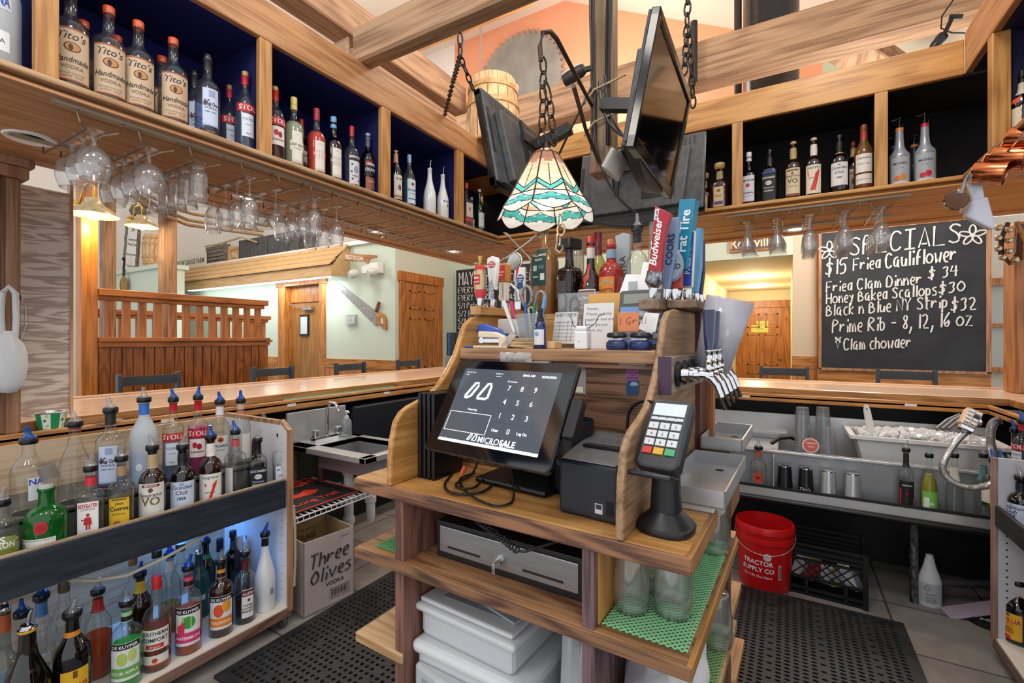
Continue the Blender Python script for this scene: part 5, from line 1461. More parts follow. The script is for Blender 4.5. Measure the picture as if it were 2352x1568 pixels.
rk(541, 994, F0, zf, 'clear bottle with red neck band and blue pourer', dict(H=.3, R0=.037, shape='square', sq=3, g=G_CLEAR, cap=('pour', 'b'), neck=[(.8, .9, '#d0525c')], labels=[(.1, .5, .02, '#e4e2dc')]), 20)
rk(592, 1012, F0, zf, 'square whiskey with black label and black neck', spec(JACK), 62)
rk(645, 1000, F0, zf, 'frosty square bottle with small white label at the rack end', spec(BEAM), 62)
rk(66, 1015, F1, zb, 'clear vodka with blue letters and blue pourer at the rack left', dict(H=.32, R0=.045, shape='std', cap=('pour', 'b'), labels=[(.2, .52, .022, '#dfe4ea', [('NA', .42, .03, 'b', '#2b50c8')])]), 100)
rk(172, 976, F1, zb, 'empty clear bottle with red brown neck ring', dict(H=.33, R0=.046, shape='slope', cap=('pour', 'c'), neck=[(.94, .965, '#a2452c')]), 60)
rk(254, 944, F1, zb, 'clear vodka with black neck sleeve in the back row', spec(KETEL, cap=('pour', 'c'), R0=.045), 60)
rk(331, 920, F1, zb, 'frosted white vodka with blue neck band and geese', dict(H=.35, R0=.045, shape='std', g=G_FROST, cap=('pour', 'c'), neck=[(.84, .97, '#2f6ec8')], labels=[(.06, .4, .036, '#a9b9cc', [('disc', -.01, .25, .012, .016, '#e6edf4')])]), 60)
rk(398, 920, F1, zb, 'red banded clear vodka with blue pourer in the back row', spec(STOLI, cap=('pour', 'b')), 60)
rk(455, 915, F1, zb, 'red banded pink raspberry vodka in the back row', spec(STOLI_R, cap=('pour', 'b'), liq=('#c2387a', .62, .6)), 60)
rk(505, 925, F1, zb, 'white labelled rum with round bat badge', dict(H=.31, R0=.04, shape='std', cap=('pour', 'b'), neck=[(.82, .95, '#e3e5ea')], labels=[(.1, .52, .034, '#e2e4e4', [('disc', 0, .46, .014, .014, '#d4622c'), ('disc', 0, .455, .009, .005, '#3a2420'), ('BACARDI', .35, .018, 'b', '#2b3346'), ('SUPERIOR', .3, .008, '', '#2b3346')])]), 66)
rk(553, 922, F1, zb, 'clear bottle with tan and red neck bands in the back row', dict(H=.31, R0=.04, shape='std', cap=('pour', 'b'), neck=[(.88, .97, '#d8b79a'), (.82, .86, '#cf6a5c')], labels=[(.1, .5, .024, '#e6e2da')]), 100)
rk(606, 972, F1, zb - .02, 'faceted dark whisky decanter near the rack end', spec(ROYAL, H=.26, R0=.052, cap=('pour', 'c'), g=glass('#6b4636', '#1a0d08', .08, .6, .02, .3), liq=('#2a0f0a', .5, .85), neck=None), 60)
zl = .105
L0, L1 = RX1 - .075, RX1 - .22
FRUIT = lambda lc, dn, lab2, t1, fr, capc='b', g=None, band='#151515', nk='#9fd0a4': dict(H=.31, R0=.044, shape='tall', g=g or G_CLEAR, liq=(lc, .52 if dn > .5 else .3, dn), cap=('pour', capc), neck=[(.8, .86, '#141414'), (.86, .91, nk), (.79, .8, nk)],
                      labels=[(.12, .58, .05, '#e8eaea', [('rect', -.05, .05, .5, .575, band), ('DE KUYPER', .515, .017, 'b', '#f2f2f2')] + fr + [('rect', -.05, .05, .16, .28, lab2), (t1, .2, .016, 'b', '#f6f2ee')])])
rk(10, 1395, L0 - .06, zl, 'orange brown bottle with steel pourer at the bottom left edge', dict(H=.36, R0=.04, shape='long', g=glass('#dfe7e4', '#7b8582', .06, .5), cap=('steel',), neck=[(.82, .96, '#b0552a')]), 60)
rk(63, 1442, L0 + .02, zl, 'big black bottle with yellow rimmed mouth in the front corner', dict(H=.36, R0=.058, shape='slope', g=G_DARK, cap=('steel',), neck=[(.975, 1.0, '#d9a536')]), 60)
rk(95, 1372, L1 - .05, zl, 'clear bottle with blue neck sleeve and dark cap', dict(H=.33, R0=.042, shape='std', cap=('pour', 'b'), neck=[(.82, .96, '#4f86c4')], labels=[(.1, .45, .04, '#e4ddd0', [('EDWARD', .32, .022, 'b', '#4a3528'), ('disc', .01, .2, .014, .016, '#b5553f')])]), 60)
rk(50, 1412, L0 - .1, zl, 'clear curved bottle with dark blue pourer behind the black bottle', dict(H=.33, R0=.044, shape='orb', cap=('pour', 'b')), 60)
rk(166, 1412, L0 + .015, zl, 'black coffee liqueur with yellow label at the lower left', dict(H=.32, R0=.048, shape='std', g=G_DARK, cap=('pour', 'c'), neck=[(.8, .85, '#d98a2c')], labels=[(.06, .5, .04, '#e8b52a', [('rect', -.006, .006, .42, .49, '#7a4a20'), ('KAHLUA', .31, .026, 'b', '#b02a24'), ('THE ORIGINAL', .27, .007, '', '#8a3a20'), ('RUM & COFFEE', .2, .009, 'b', '#8a3a20'), ('rect', -.035, .0, .06, .12, '#c8302a')])]), 82)
rk(225, 1360, L1, zl, 'amber liqueur with red neck band and clear pourer', dict(H=.34, R0=.04, shape='std', liq=('#c2461c', .5, .85), cap=('pour', 'c'), neck=[(.78, .93, '#b0281f')]), 60)
rk(147, 1345, L1 - .06, zl, 'plain clear bottle with gold cap in the lower back row', dict(H=.34, R0=.045, shape='std', cap=('cap', '#6b5a42', .018, .04), labels=[(.1, .45, .03, '#d9c9a9')]), 60)
rk(291, 1385, L0 + .01, zl, 'green sour apple schnapps with apples on the label', FRUIT('#1fae3a', .8, '#6cae58', 'SOUR APPLE', [('disc', -.008, .38, .017, .026, '#b5d065'), ('disc', .024, .41, .014, .024, '#c2d878'), ('Pucker', .29, .014, 'i', '#f6f6f0')], 'c'), 62)
rk(322, 1320, L1 - .03, zl, 'dark liqueur with yellow neck label behind the sour apple', dict(H=.34, R0=.04, shape='std', g=G_BROWN, cap=('pour', 'b'), neck=[(.78, .93, '#e0be3a')]), 60)
rk(360, 1335, L0, zl, 'ribbed amber bottle with red cap and white label', dict(H=.33, R0=.044, shape='bulb', liq=('#7a2c14', .5, .8), cap=('cap', '#d8252c', .017, .05), labels=[(.26, .5, .05, '#e8e6e2', [('SOUTHERN', .43, .021, 'b', '#2a2a30'), ('COMFORT', .36, .021, 'b', '#2a2a30'), ('rect', -.03, .03, .28, .33, '#c8302f'), ('Original', .29, .012, 'i', '#f2e6dc')]), (.08, .2, .05, '#e8e2da', [('disc', 0, .14, .01, .01, '#c8483a'), ('rect', -.05, .05, .08, .1, '#b8483a')])]), 60)
rk(433, 1305, L0, zl, 'watermelon schnapps with green melon on the label', FRUIT('#b5451c', .7, '#d93a78', 'WATERMELON', [('disc', .002, .4, .026, .026, '#3f9a4a'), ('rect', -.02, -.012, .33, .47, '#8cc45c'), ('rect', .008, .015, .33, .47, '#8cc45c'), ('poly', [(-.04, .36), (-.012, .42), (-.012, .28), (-.035, .28)], '#e0384c'), ('Pucker', .285, .014, 'i', '#f6f6f0')], 'b', None, '#151515', '#d8506a'), 62)
rk(508, 1290, L0, zl, 'black peach schnapps with orange peaches on the label', FRUIT('#1a0d08', .9, '#e8862a', 'PEACHTREE', [('disc', -.01, .38, .021, .028, '#e2572f'), ('disc', .022, .43, .02, .026, '#eda038')], 'c', G_BROWN, '#151515', '#e8943a'), 62)
rk(563, 1272, L0, zl, 'coffee brandy with maroon neck and white label', dict(H=.33, R0=.041, shape='tall', liq=('#120a0c', .36, .95), cap=('pour', 'c'), neck=[(.78, .92, '#5e1a26')], labels=[(.1, .52, .026, '#e9e7e6', [('rect', -.026, .026, .42, .51, '#5e1a26'), ("ALLENS", .44, .018, 'bi', '#f2ece8'), ('disc', .004, .36, .006, .007, '#7a3a24'), ('COFFEE', .27, .012, 'b', '#2b2b30'), ('FLAVORED', .225, .011, 'b', '#2b2b30'), ('BRANDY', .18, .012, 'b', '#2b2b30')])]), 75)
rk(609, 1228, L0 - .01, zl, 'white coconut rum bottle at the lower shelf end', dict(H=.36, R0=.041, shape='slope', g=G_WHITE, cap=('pour', 'b'), neck=[(.86, .97, '#12131a')], labels=[(.2, .34, .012, '#dfe3e8', [('rect', -.01, .008, .22, .3, '#8d929c')])]), 100)
LB = RX1 - .36
for k, (px, py, sp, lab) in enumerate((
  (305, 1285, dict(H=.36, R0=.036, shape='tall', cap=('cap', '#8a6242', .016, .04)), 'bottle with brown cap at the back under the black rail'),
  (360, 1270, dict(H=.38, R0=.036, shape='tall', cap=('cap', '#1a1a1c', .019, .03)), 'dark capped clear bottle at the back under the rail'),
  (390, 1275, dict(H=.36, R0=.04, shape='std', liq=('#c98a3c', .35, .6), cap=('pour', 'b'), neck=[(.8, .94, '#dfe2e6')]), 'white necked amber bottle with dark blue pourer'),
  (415, 1255, dict(H=.38, R0=.036, shape='std', cap=('cap', '#15171a', .02, .03)), 'grey bottle with black cap behind the hose'),
  (457, 1270, dict(H=.34, R0=.04, shape='std', g=glass('#4a8f9a', '#123a44', .06, .5, .03, .3), cap=('steel',), neck=[(.8, .96, '#16343c')], labels=[(.3, .38, .03, '#d9e4e6')]), 'teal bottle with steel pourer and white peak mark'),
  (472, 1245, dict(H=.38, R0=.04, shape='std', g=G_DARK, cap=('pour', 'b'), neck=[(.76, .82, '#3f9a6a')]), 'black bottle with green neck strip in blue light'),
  (505, 1250, dict(H=.38, R0=.034, shape='tall', cap=('cap', '#0f1a3a', .016, .06)), 'thin bottle with tall dark blue cap at the back'),
  (535, 1225, dict(H=.4, R0=.034, shape='tall', g=G_DARK, cap=('cap', '#10141c', .017, .03), neck=[(.78, .9, '#3a4252')]), 'tall dark bottle at the back of the lower rack'),
  (550, 1245, dict(H=.36, R0=.034, shape='tall', cap=('cap', '#dfe6f2', .017, .07)), 'bottle with long white cap near the blue lit panel'),
  (573, 1232, dict(H=.38, R0=.034, shape='tall', g=G_DARK, cap=('pour', 'c'), neck=[(.8, .87, '#3a9a8a')]), 'black bottle with teal band beside the blue lit panel'))):
 rk(px, py, LB if k > 4 else LB + .06, zl, lab, sp, 60)
# ================================================================ right bottle rack
QX = 0.80
QY1 = 2.9
t = thing('bottle_rack', 'bottle rack with black rail and pegboard end under the right bar', 'bottle rack', (1.0, 2.2, 0))
B('end_panel', M().box((QX + .006, QY1 - .018, .09), (QX + .4, QY1, .9)), mottled('#c9cad0', '#bfc1c8', 8, .5), t, 'w')
B('panel_edge', M().box((QX - .012, QY1 - .02, .09), (QX + .006, QY1 + .004, .9)), wood('#a98a7c', '#7d5c50', 'z', 1, .5), t, 'w')
m = M()
for i in range(16):
 z = .14 + i * .03
 m.lathe([(0, 0), (.004, 0)], 8, (0, 0, 0)).v[-9:]
 for p in range(len(m.v) - 9, len(m.v)):
  v = m.v[p]
  m.v[p] = Vector((QX + .035 + v.x, QY1 - .0187, z + v.y))
B('peg_holes', m, BLACK, t, 'w')
B('bottom_shelf', M().box((QX, .8, .08), (QX + .4, QY1 - .018, .1)), mat('#e6ddd2', .5), t, 'w')
B('shelf_edge', M().box((QX - .006, .8, .05), (QX + .002, QY1, .095)), wood('#6d5a54', '#463733', 'y', 1, .5), t, 'w')
B('front_rail', M().box((QX - .004, .8, .6), (QX + .012, QY1 - .01, .69)), mottled('#2f3133', '#1d1f22', 12, .5, 0, 6, (4, .5, 4)), t, 'w', bev=.003)
B('upper_shelf', M().box((QX + .012, .8, .59), (QX + .18, QY1 - .02, .61)).box((QX + .18, .8, .61), (QX + .4, QY1 - .02, .75)), mottled('#5d5a56', '#46433f', 10, .6), t, 'w')
B('toe_kick', M().box((QX + .12, .8, 0), (QX + .4, QY1 - .05, .08)), BLACK, t, 'w')
def rq(px, py, x, zb, label, sp, rz=-60):
 q = onx(px, py, x)
 e = dict(sp)
 e['H'] = max(.2, min(.42, q.z - zb))
 bottle(label, (x, q.y, zb), R(rz), group='bottles on the right speed rack', **e)
bl = ('pour', 'b', -.6)
rq(2283, 1060, QX + .07, .61, 'green tinted bottle at the end of the right rack', dict(H=.3, R0=.036, shape='square', sq=4, g=G_GREENISH, liq=('#2f8a4a', .45, .5), cap=bl, neck=[(.8, .9, '#d02a50')], labels=[(.1, .5, .03, '#e4e0da')]), -60)
rq(2304, 1063, QX + .07, .61, 'yellow labelled clear tequila on the right rack', dict(H=.3, R0=.036, shape='square', sq=4, cap=bl, neck=[(.78, .9, '#a58a6a')], labels=[(.1, .5, .03, '#e2b928')]), -60)
rq(2325, 1075, QX + .07, .61, 'brown necked whisky on the right rack', spec(VO, cap=('pour', 'c', -.6)), -60)
rq(2345, 1100, QX + .07, .61, 'black whisky cut by the right picture edge', spec(CCLUB, cap=('pour', 'c', -.6)), -60)
rq(2330, 990, QX + .22, .75, 'clear bottle with blue pourer in the right back row', dict(H=.32, R0=.042, shape='orb', cap=bl), -60)
rq(2348, 970, QX + .2, .75, 'red banded vodka at the right picture edge', spec(STOLI, cap=bl), -60)
rq(2338, 1340, QX + .075, .1, 'black coffee liqueur with yellow label on the right lower shelf', dict(H=.3, R0=.048, shape='std', g=G_DARK, cap=('pour', 'c'), neck=[(.8, .85, '#d98a5c')], labels=[(.08, .52, .046, '#e0a92a', [('rect', -.006, .006, .46, .51, '#7a4a20'), ('KAHLUA', .36, .026, 'b', '#a32a54'), ('THE ORIGINAL', .32, .007, '', '#8a3a20'), ('RUM &', .26, .011, 'b', '#8a3a20'), ('COFFEE', .22, .011, 'b', '#8a3a20'), ('LIQUEUR', .18, .011, 'b', '#8a3a20'), ('rect', -.04, .01, .08, .14, '#c8302a')])]), -55)
# ================================================================ the register island (coordinates in its own frame, space 'i')
C = 1.03
OAK_T = wood('#cf9a58', '#a9733a', 'x', 1.4, .3, .8, .2)
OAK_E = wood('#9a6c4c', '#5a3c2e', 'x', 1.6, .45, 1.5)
OAK_P = wood('#cf9a5a', '#a87438', 'y', 1.4, .35, .9, .2)
DARKW = wood('#7a5642', '#3f2a22', 'z', 1.4, .5)
PLANK = wood('#85604a', '#4f3527', 'x', 1.8, .45, 1.3)
isd = thing('register_island', 'oak register stand in the middle of the bar with curved side panels', 'counter', (-.65, 1.3, 0), 0, None, 'i')
XA, XB, YF, YK = -1.114, -.182, .897, 1.55
B('countertop', M().box((XA, YF + .006, C - .036), (XB, 1.185, C)).box((XA, 1.185, C - .036), (-.26, YK, C)), OAK_T, isd, 'i', bev=.004)
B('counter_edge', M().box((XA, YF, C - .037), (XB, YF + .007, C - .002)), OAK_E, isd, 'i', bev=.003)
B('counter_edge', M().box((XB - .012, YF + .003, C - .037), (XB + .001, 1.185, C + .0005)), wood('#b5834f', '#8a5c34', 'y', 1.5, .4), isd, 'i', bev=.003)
prL = [(.893, 1.03), (.895, 1.1), (.9, 1.15), (.914, 1.2), (.935, 1.225), (.965, 1.24), (1.024, 1.256), (1.066, 1.273), (1.097, 1.293), (1.13, 1.325), (1.172, 1.378), (1.2, 1.435), (1.225, 1.48), (1.262, 1.503), (1.33, 1.512), (1.62, 1.512), (1.62, 1.03)]
B('side_panel', M().prism(prL, 'x', -.978, -.958), OAK_P, isd, 'i', bev=.006)
B('side_panel', M().prism([(y if y > .9 else y, z) for y, z in prL[:-2]] + [(1.585, 1.515), (1.585, 1.03)], 'x', -.327, -.309), wood('#a98662', '#7f5f45', 'y', 1.4, .4, .9), isd, 'i', bev=.006)
B('back_panel', M().box((-.958, 1.2, C), (-.327, 1.222, 1.372)), PLANK, isd, 'i')
B('pen_shelf', M().box((-.958, 1.187, 1.366), (-.327, 1.5, 1.4)), wood('#b68a62', '#8a6244', 'x', 1.5, .4), isd, 'i', bev=.003)
B('shelf_lip', M().box((-.958, 1.183, 1.352), (-.327, 1.2, 1.36)), PLANK, isd, 'i')
B('riser', M().box((-.958, 1.5, 1.4), (-.327, 1.52, 1.5)), OAK_T, isd, 'i')
B('bottle_shelf', M().box((-.958, 1.5, 1.5), (-.327, 1.85, 1.52)), OAK_T, isd, 'i', bev=.003)
B('tap_ledge', M().box((-.99, 1.285, 1.512), (-.945, 1.67, 1.542)), wood('#c99a62', '#a5743f', 'y', 1.5, .35), isd, 'i', bev=.004)
B('tap_ledge', M().box((-.402, 1.285, 1.51), (-.345, 1.62, 1.54)).box((-.345, 1.36, 1.516), (-.262, 1.66, 1.54)), wood('#8d745c', '#6a5443', 'y', 1.5, .45), isd, 'i', bev=.004)
B('rear_post', M().box((-.345, 1.585, C - .1), (-.295, 1.72, 1.56)), wood('#6a3832', '#3b1a1a', 'z', 1, .4), isd, 'i')
B('rear_post', M().box((-.297, 1.7, .0), (-.275, 1.74, 1.57)), wood('#b5794a', '#8a5530', 'z', 1, .4), isd, 'i')
B('middle_shelf', M().box((XA, YF + .006, .8), (XB, 1.56, .828)), wood('#a97a50', '#6e4a32', 'x', 1.4, .4, 1.2), isd, 'i', bev=.004)
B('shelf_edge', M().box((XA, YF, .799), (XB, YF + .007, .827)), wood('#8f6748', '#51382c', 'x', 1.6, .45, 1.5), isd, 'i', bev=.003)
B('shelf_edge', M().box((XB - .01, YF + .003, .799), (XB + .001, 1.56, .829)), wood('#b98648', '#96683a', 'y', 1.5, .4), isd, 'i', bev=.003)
B('bottom_shelf', M().box((XA, YF + .004, .552), (-.925, 1.56, .58)).box((-.402, YF + .004, .552), (XB - .003, 1.56, .58)), wood('#cda679', '#a77d52', 'x', 1.2, .4, 1.2), isd, 'i', bev=.004)
B('bottom_shelf', M().box((XA, YF + .004, .1), (XB - .003, 1.56, .13)), wood('#b08c66', '#8a6a4c', 'x', 1.2, .45), isd, 'i')
B('upright', M().box((-.955, YF + .01, 0), (-.925, 1.55, C - .037)), wood('#8d6252', '#5e3f36', 'z', 1.6, .5), isd, 'i')
B('upright', M().box((-.402, YF + .008, 0), (-.376, 1.55, C - .037)), [wood('#7a5f62', '#49383f', 'z', 1.6, .5)], isd, 'i')
B('cubby_side', M().box((-.376, YF + .03, .83), (-.372, 1.5, C - .04)), wood('#cf9850', '#a9733a', 'z', 1.2, .35), isd, 'i')
B('rear_board', M().box((-.925, 1.5, 0), (-.402, 1.52, C - .037)), mat('#15100e', .7), isd, 'i')
B('rear_board', M().box((-.376, 1.512, 0), (-.199, 1.535, C - .037)), wood('#7d5a44', '#4a3328', 'z', 1.6, .5), isd, 'i')
for z, x1 in ((.74, -.222), (.56, -.205), (.36, -.195)):
 B('rear_shelf', M().prism([(-.6, 1.56), (x1 - .05, 1.56), (x1, 1.62), (x1, 1.85), (-.6, 1.85)], 'z', z - .03, z), wood('#d2a070', '#ad7c4e', 'y', 1.2, .4), isd, 'i', bev=.003)
ISL = dict(space='i')
def it(name, label, cat, loc, rz=0.0, group=None, rot=None):
 return thing(name, label, cat, loc, rz, group, 'i', rot)
def fx(px, py, z):
 p = isl('z', px, py, z)
 return p.x, p.y
yw, tl = R(-7.0) - IANG, R(30.8)
scx, scy, scz = IMI @ Vector((-.603, .956, EYE + (1.266 - EYE) * 1.027))
t = thing('register_screen', 'black touch screen register showing a number keypad', 'register', (scx + .0, scy + .12, C), yw, None, 'i')
RT = OFF[t.name].inverted() @ IM @ Matrix.Translation((scx, scy, scz)) @ Matrix.Rotation(yw, 4, 'Z') @ Matrix.Rotation(-tl, 4, 'X')
WS, HS = .38, .259
def rr(w, h, r, n=5):
 o = []
 for cx, cz, a0 in ((w / 2 - r, h / 2 - r, 0), (-w / 2 + r, h / 2 - r, 90), (-w / 2 + r, -h / 2 + r, 180), (w / 2 - r, -h / 2 + r, 270)):
  o += [(cx + r * math.cos(R(a0 + 90 * i / n)), cz + r * math.sin(R(a0 + 90 * i / n))) for i in range(n + 1)]
 return o
B('housing', M().prism(rr(WS, HS, .012), 'y', 0, .014).prism(rr(WS * .9, HS * .86, .02), 'y', .014, .034).move(RT), BLACKG, t, smooth=False, bev=.003)
sx0, sx1, sz0, sz1 = -.152, .152, -.098, .103
B('glass_front', M().prism(rr(WS - .006, HS - .006, .011), 'y', -.0012, 0).move(RT), mat('#0a0a0c', .06, 0, 0, .9), t)
m = M().add([(sx0, -.0016, sz0), (sx1, -.0016, sz0), (sx1, -.0016, sz1), (sx0, -.0016, sz1)], [(0, 1, 2, 3)])
disp = mat('#4a5057', .07, 0, .4)
d_ = B('display', m.move(RT), disp, t)
m, k = M(), M()
def scr(m, s, x, z, size, **kw):
 letters(m, s, (x, -.0024, z), size, **kw)
for s, x, z in (('7', .016, .048), ('8', .055, .048), ('9', .094, .048), ('4', .016, .012), ('5', .055, .012), ('6', .094, .012), ('1', .016, -.024), ('2', .055, -.024), ('3', .094, -.024), ('0', .055, -.06)):
 scr(m, s, x, z, .019)
for s, x, z, q in (('Clear', .016, -.058, .0095), ('Log On', .094, -.058, .0095), ('In / Out', .016, -.0905, .0075), ('Manager', .055, -.086, .0075), ('Mode', .055, -.0945, .0075), ('08:43 AM', .062, .088, .009), ('05/02/2026', .12, .087, .009), ('ID Number', .02, .07, .0065), ('Featuring', -.075, -.013, .008), ('Table Bill Touch', -.125, .09, .005), ('POS1', -.135, .083, .005), ('To Mode In', -.03, .09, .005), ('Licensed', -.03, .083, .0045)):
 scr(m, s, x, z, q, bold=q > .0085)
scr(m, 'MICRO', .04, -.089, .021, align='R')
scr(m, 'SALE', .042, -.089, .021, bold=True, align='L')
for (cx, cz, s_) in ((-.075, .02, 1.0), (-.043, -.087, .36)):
 for dx in (-.022, .02):
  pts = [(cx + (dx + u) * s_, -.0022, cz + v * s_) for u, v in ((-.019, .004), (.002, .042), (.011, .042), (.014, .034), (.0, .006) if dx < 0 else (.014, .004), (-.012, -.0) if dx < 0 else (.006, 0), (-.019, .0))]
  m.tube([Vector(p) for p in pts], .0031 * max(s_, .4), 6, True)
for a, b in (((-.145, -.07), (-.01, -.07)), ((-.01, -.07), (-.01, -.02)), ((-.01, -.02), (-.145, -.02)), ((-.145, -.02), (-.145, -.07))):
 m.bar((a[0], -.0018, a[1]), (b[0], -.0018, b[1]), .0012, .0008, up=(0, 1, 0))
m.box((sx0, -.002, sz0 - .001), (sx1, -.0018, sz0 + .006))
B('lettering', m.move(RT), mat('#e9edf2', .4, 0, .9), d_)
for x in (.016, .055, .094):
 for z in (.054, .018, -.018, -.054):
  k.box((x - .018, -.0019, z - .016), (x + .018, -.0017, z + .016))
for x in (.016, .055):
 k.box((x - .018, -.0019, -.0985), (x + .018, -.0017, -.076))
B('keypad', k.move(RT), mat('#4d535b', .1, 0, .35), d_)
rdr = M().box((WS / 2, .002, -.045), (WS / 2 + .028, .03, .045)).move(RT)
B('card_reader', rdr, mat('#17181a', .35), t, bev=.004)
bx = isl('z', 1175, 1120, C)
st = M().prism([(-.115, -.02), (.12, -.02), (.13, .1), (.06, .2), (-.06, .2), (-.12, .1)], 'z', 0, .016)
B('stand_base', st.move(OFF[t.name].inverted() @ IM @ Matrix.Translation((bx.x + .0, bx.y, C)) @ Matrix.Rotation(yw, 4, 'Z')), mat('#0d0d0f', .25), t, bev=.006)
nk_ = M().bar((bx.x, bx.y + .12, C + .01), (bx.x + .01, bx.y + .06, C + .19), .12, .05)
nk_.move(OFF[t.name].inverted() @ IM)
B('stand_neck', nk_, mat('#0d0d0f', .3), t, bev=.008)
m = M()
cz_ = C + .006
lp = [fx(x, y, cz_) for x, y in ((1062, 1065), (1040, 1085), (1022, 1110), (1030, 1128), (1062, 1135), (1110, 1128), (1140, 1105))]
m.tube(spline([(x, y, cz_ + (.0 if i else .03)) for i, (x, y) in enumerate(lp)]), .0035, 8)
lp = [fx(x, y, cz_) for x, y in ((1165, 1080), (1175, 1110), (1180, 1140), (1165, 1158), (1130, 1160), (1085, 1140), (1060, 1115), (1058, 1098), (1090, 1085))]
m.tube(spline([(x, y, cz_ + (.1 if i == 0 else .03 if i == 1 else 0)) for i, (x, y) in enumerate(lp)]), .003, 8)
lp = [fx(x, y, cz_) for x, y in ((1105, 1075), (1085, 1090), (1050, 1112), (1055, 1125), (1090, 1122), (1120, 1095), (1150, 1085))]
m.tube(spline([(x, y, cz_ + (.05 if i in (0,) else .004)) for i, (x, y) in enumerate(lp)]), .0035, 8)
tag(B('cable', m, BLACK, None, 'i', smooth=True), 'tangle of black cables on the counter below the register screen', 'cable')
q = fx(1062, 1082, C + .03)
tag(B('cable_plug', M().tube([(q[0] + .01, q[1], C + .045), (q[0], q[1] - .005, C + .02)], .007, 10), mat('#d9622c', .4), None, 'i', smooth=True), 'orange cable plug among the black cables', 'plug')
q = fx(1005, 1100, C)
t = it('menu_folders', 'stack of black folders leaning between register screen and left panel', 'folder', (-.93, 1.02, C))
for i in range(4):
 B('folder', M().box((-.022 + i * .017, -.03, 0), (-.01 + i * .017, .1, .245)), mat('#0c0d12', .35), t, bev=.003)
t = it('receipt_printer', 'black receipt printer with grey lid on the counter', 'printer', (-.41, 1.04, C), R(-4))
B('body', M().box((-.075, -.075, 0), (.07, .12, .125)), mat('#1e2028', .4), t, bev=.008)
B('lid', M().prism([(-.075, .125), (.0, .142), (.12, .16), (.12, .125)], 'x', -.074, .069), mottled('#6d6e70', '#5c5d60', 30, .35), t, bev=.006)
B('paper_slot', M().box((-.05, -.005, .14), (.065, .012, .15)), BLACK, t, bev=.003)
B('power_switch', M().box((.045, -.0775, .018), (.06, -.075, .048)), BLACKG, t)
o = B('badge', M().box((.018, -.0758, .018), (.036, -.0752, .04)), mat('#c9cbd0', .4), t)
B('emblem', M().box((.02, -.0764, .028), (.034, -.0758, .038)), mat('#2b2d33', .4), o)
x, y = fx(1318, 1100, C)
t = it('dark_canister', 'dark blue grey canister behind the register screen', 'canister', (-.52, 1.12, C))
B('body', M().lathe([(0, 0), (.045, 0), (.05, .01), (.052, .19), (.049, .19), (.047, .02), (0, .02)], 28), mat('#23252e', .35), t, smooth=True)
m = M()
letters(m, 'un', (-.012, -.0522, .08), .025)
B('lettering', m, mat('#5d606b', .4), t)
bx_, by_ = fx(1540, 1205, C)
t = it('card_terminal', 'card payment terminal with keypad on a black swivel stand', 'card terminal', (-.255, 1.005, C), R(-6))
B('stand_foot', M().lathe([(0, 0), (.056, 0), (.058, .012), (.054, .018), (.03, .042), (.028, .046), (0, .046)], 28, sq=2.6), mat('#141519', .35), t, smooth=True)
B('stand_column', M().lathe([(.03, .042), (.027, .1), (.026, .16), (0, .16)], 20, sq=3), mat('#17191e', .4), t, smooth=True)
HT = Matrix.Translation((.0, -.012, .205)) @ Matrix.Rotation(R(-40), 4, 'X')
hb = M().prism(rr(.09, .165, .016), 'y', 0, .035)
B('housing', hb.move(HT), mat('#2b2e33', .35), t, bev=.006)
B('underside', M().prism(rr(.07, .12, .02), 'y', .035, .055).bar((0, .05, -.02), (0, .02, -.075), .05, .03).move(HT), mat('#0d0e11', .4), t, bev=.006)
B('display', M().box((-.034, -.0015, .04), (.034, 0, .07)).move(HT), mat('#c8d2d6', .25, 0, .25), t)
m = M().box((-.034, -.001, .028), (.034, 0, .0345), 0)
for r_ in range(4):
 for c_ in range(3):
  mi = 0 if r_ < 3 else (1 + c_)
  x0, z0 = -.034 + c_ * .0237, .01 - r_ * .0195
  m.box((x0, -.004, z0 - .004), (x0 + .02, 0, z0 + .0105), mi)
for c_ in range(4):
 m.box((-.034 + c_ * .0178, -.003, .028), (-.034 + c_ * .0178 + .0145, 0, .0345), 0)
kp = B('keypad', m.move(HT), [mat('#d3d5d8', .4), mat('#c8342c', .4), mat('#d9a72c', .4), mat('#3fa36b', .4)], t)
m = M()
for i, s in enumerate('123456789*0#'):
 if i < 9:
  letters(m, s, (-.024 + (i % 3) * .0237, -.0045, .0095 - (i // 3) * .0195), .0085)
B('lettering', m.move(HT), mat('#3a3d42', .5), kp)
B('handle_bar', M().tube([(-.04, .02, -.09), (-.038, -.015, -.105), (0, -.022, -.108), (.038, -.015, -.105), (.04, .02, -.09)], .006, 8).move(HT), mat('#1d1f24', .3), t, smooth=True)
cb = [isl('y', px, py, y) for px, py, y in ((1440, 985, 1.12), (1446, 945, 1.12), (1470, 923, 1.1), (1505, 925, 1.08), (1530, 942, 1.06))]
tag(B('cable', M().tube(spline(cb), .004, 8), BLACK, None, 'i', smooth=True), 'black cable arching over the right panel to the card terminal', 'cable')
t = it('cash_drawer', 'black cash drawer with brushed steel front and key', 'cash drawer', (-.653, 1.2, .8283))
B('case', M().box((-.222, -.215, 0), (.222, .25, .1)), mat('#141417', .45), t, bev=.003)
B('front_plate', M().box((-.208, -.219, .018), (.208, -.215, .088)), mottled('#b2b1b3', '#a3a2a5', 6, .3, .85, 4, (1, 1, 12)), t, bev=.002)
B('media_slot', M().box((-.178, -.2205, .033), (-.07, -.2185, .038)).box((.06, -.2205, .033), (.17, -.2185, .038)), BLACK, t)
B('key_lock', M().lathe([(0, 0), (.011, 0), (.011, .006), (0, .006)], 18, (0, 0, 0)).move(Matrix.Translation((-.01, -.219, .042)) @ Matrix.Rotation(R(90), 4, 'X')), CHROME, t, smooth=True)
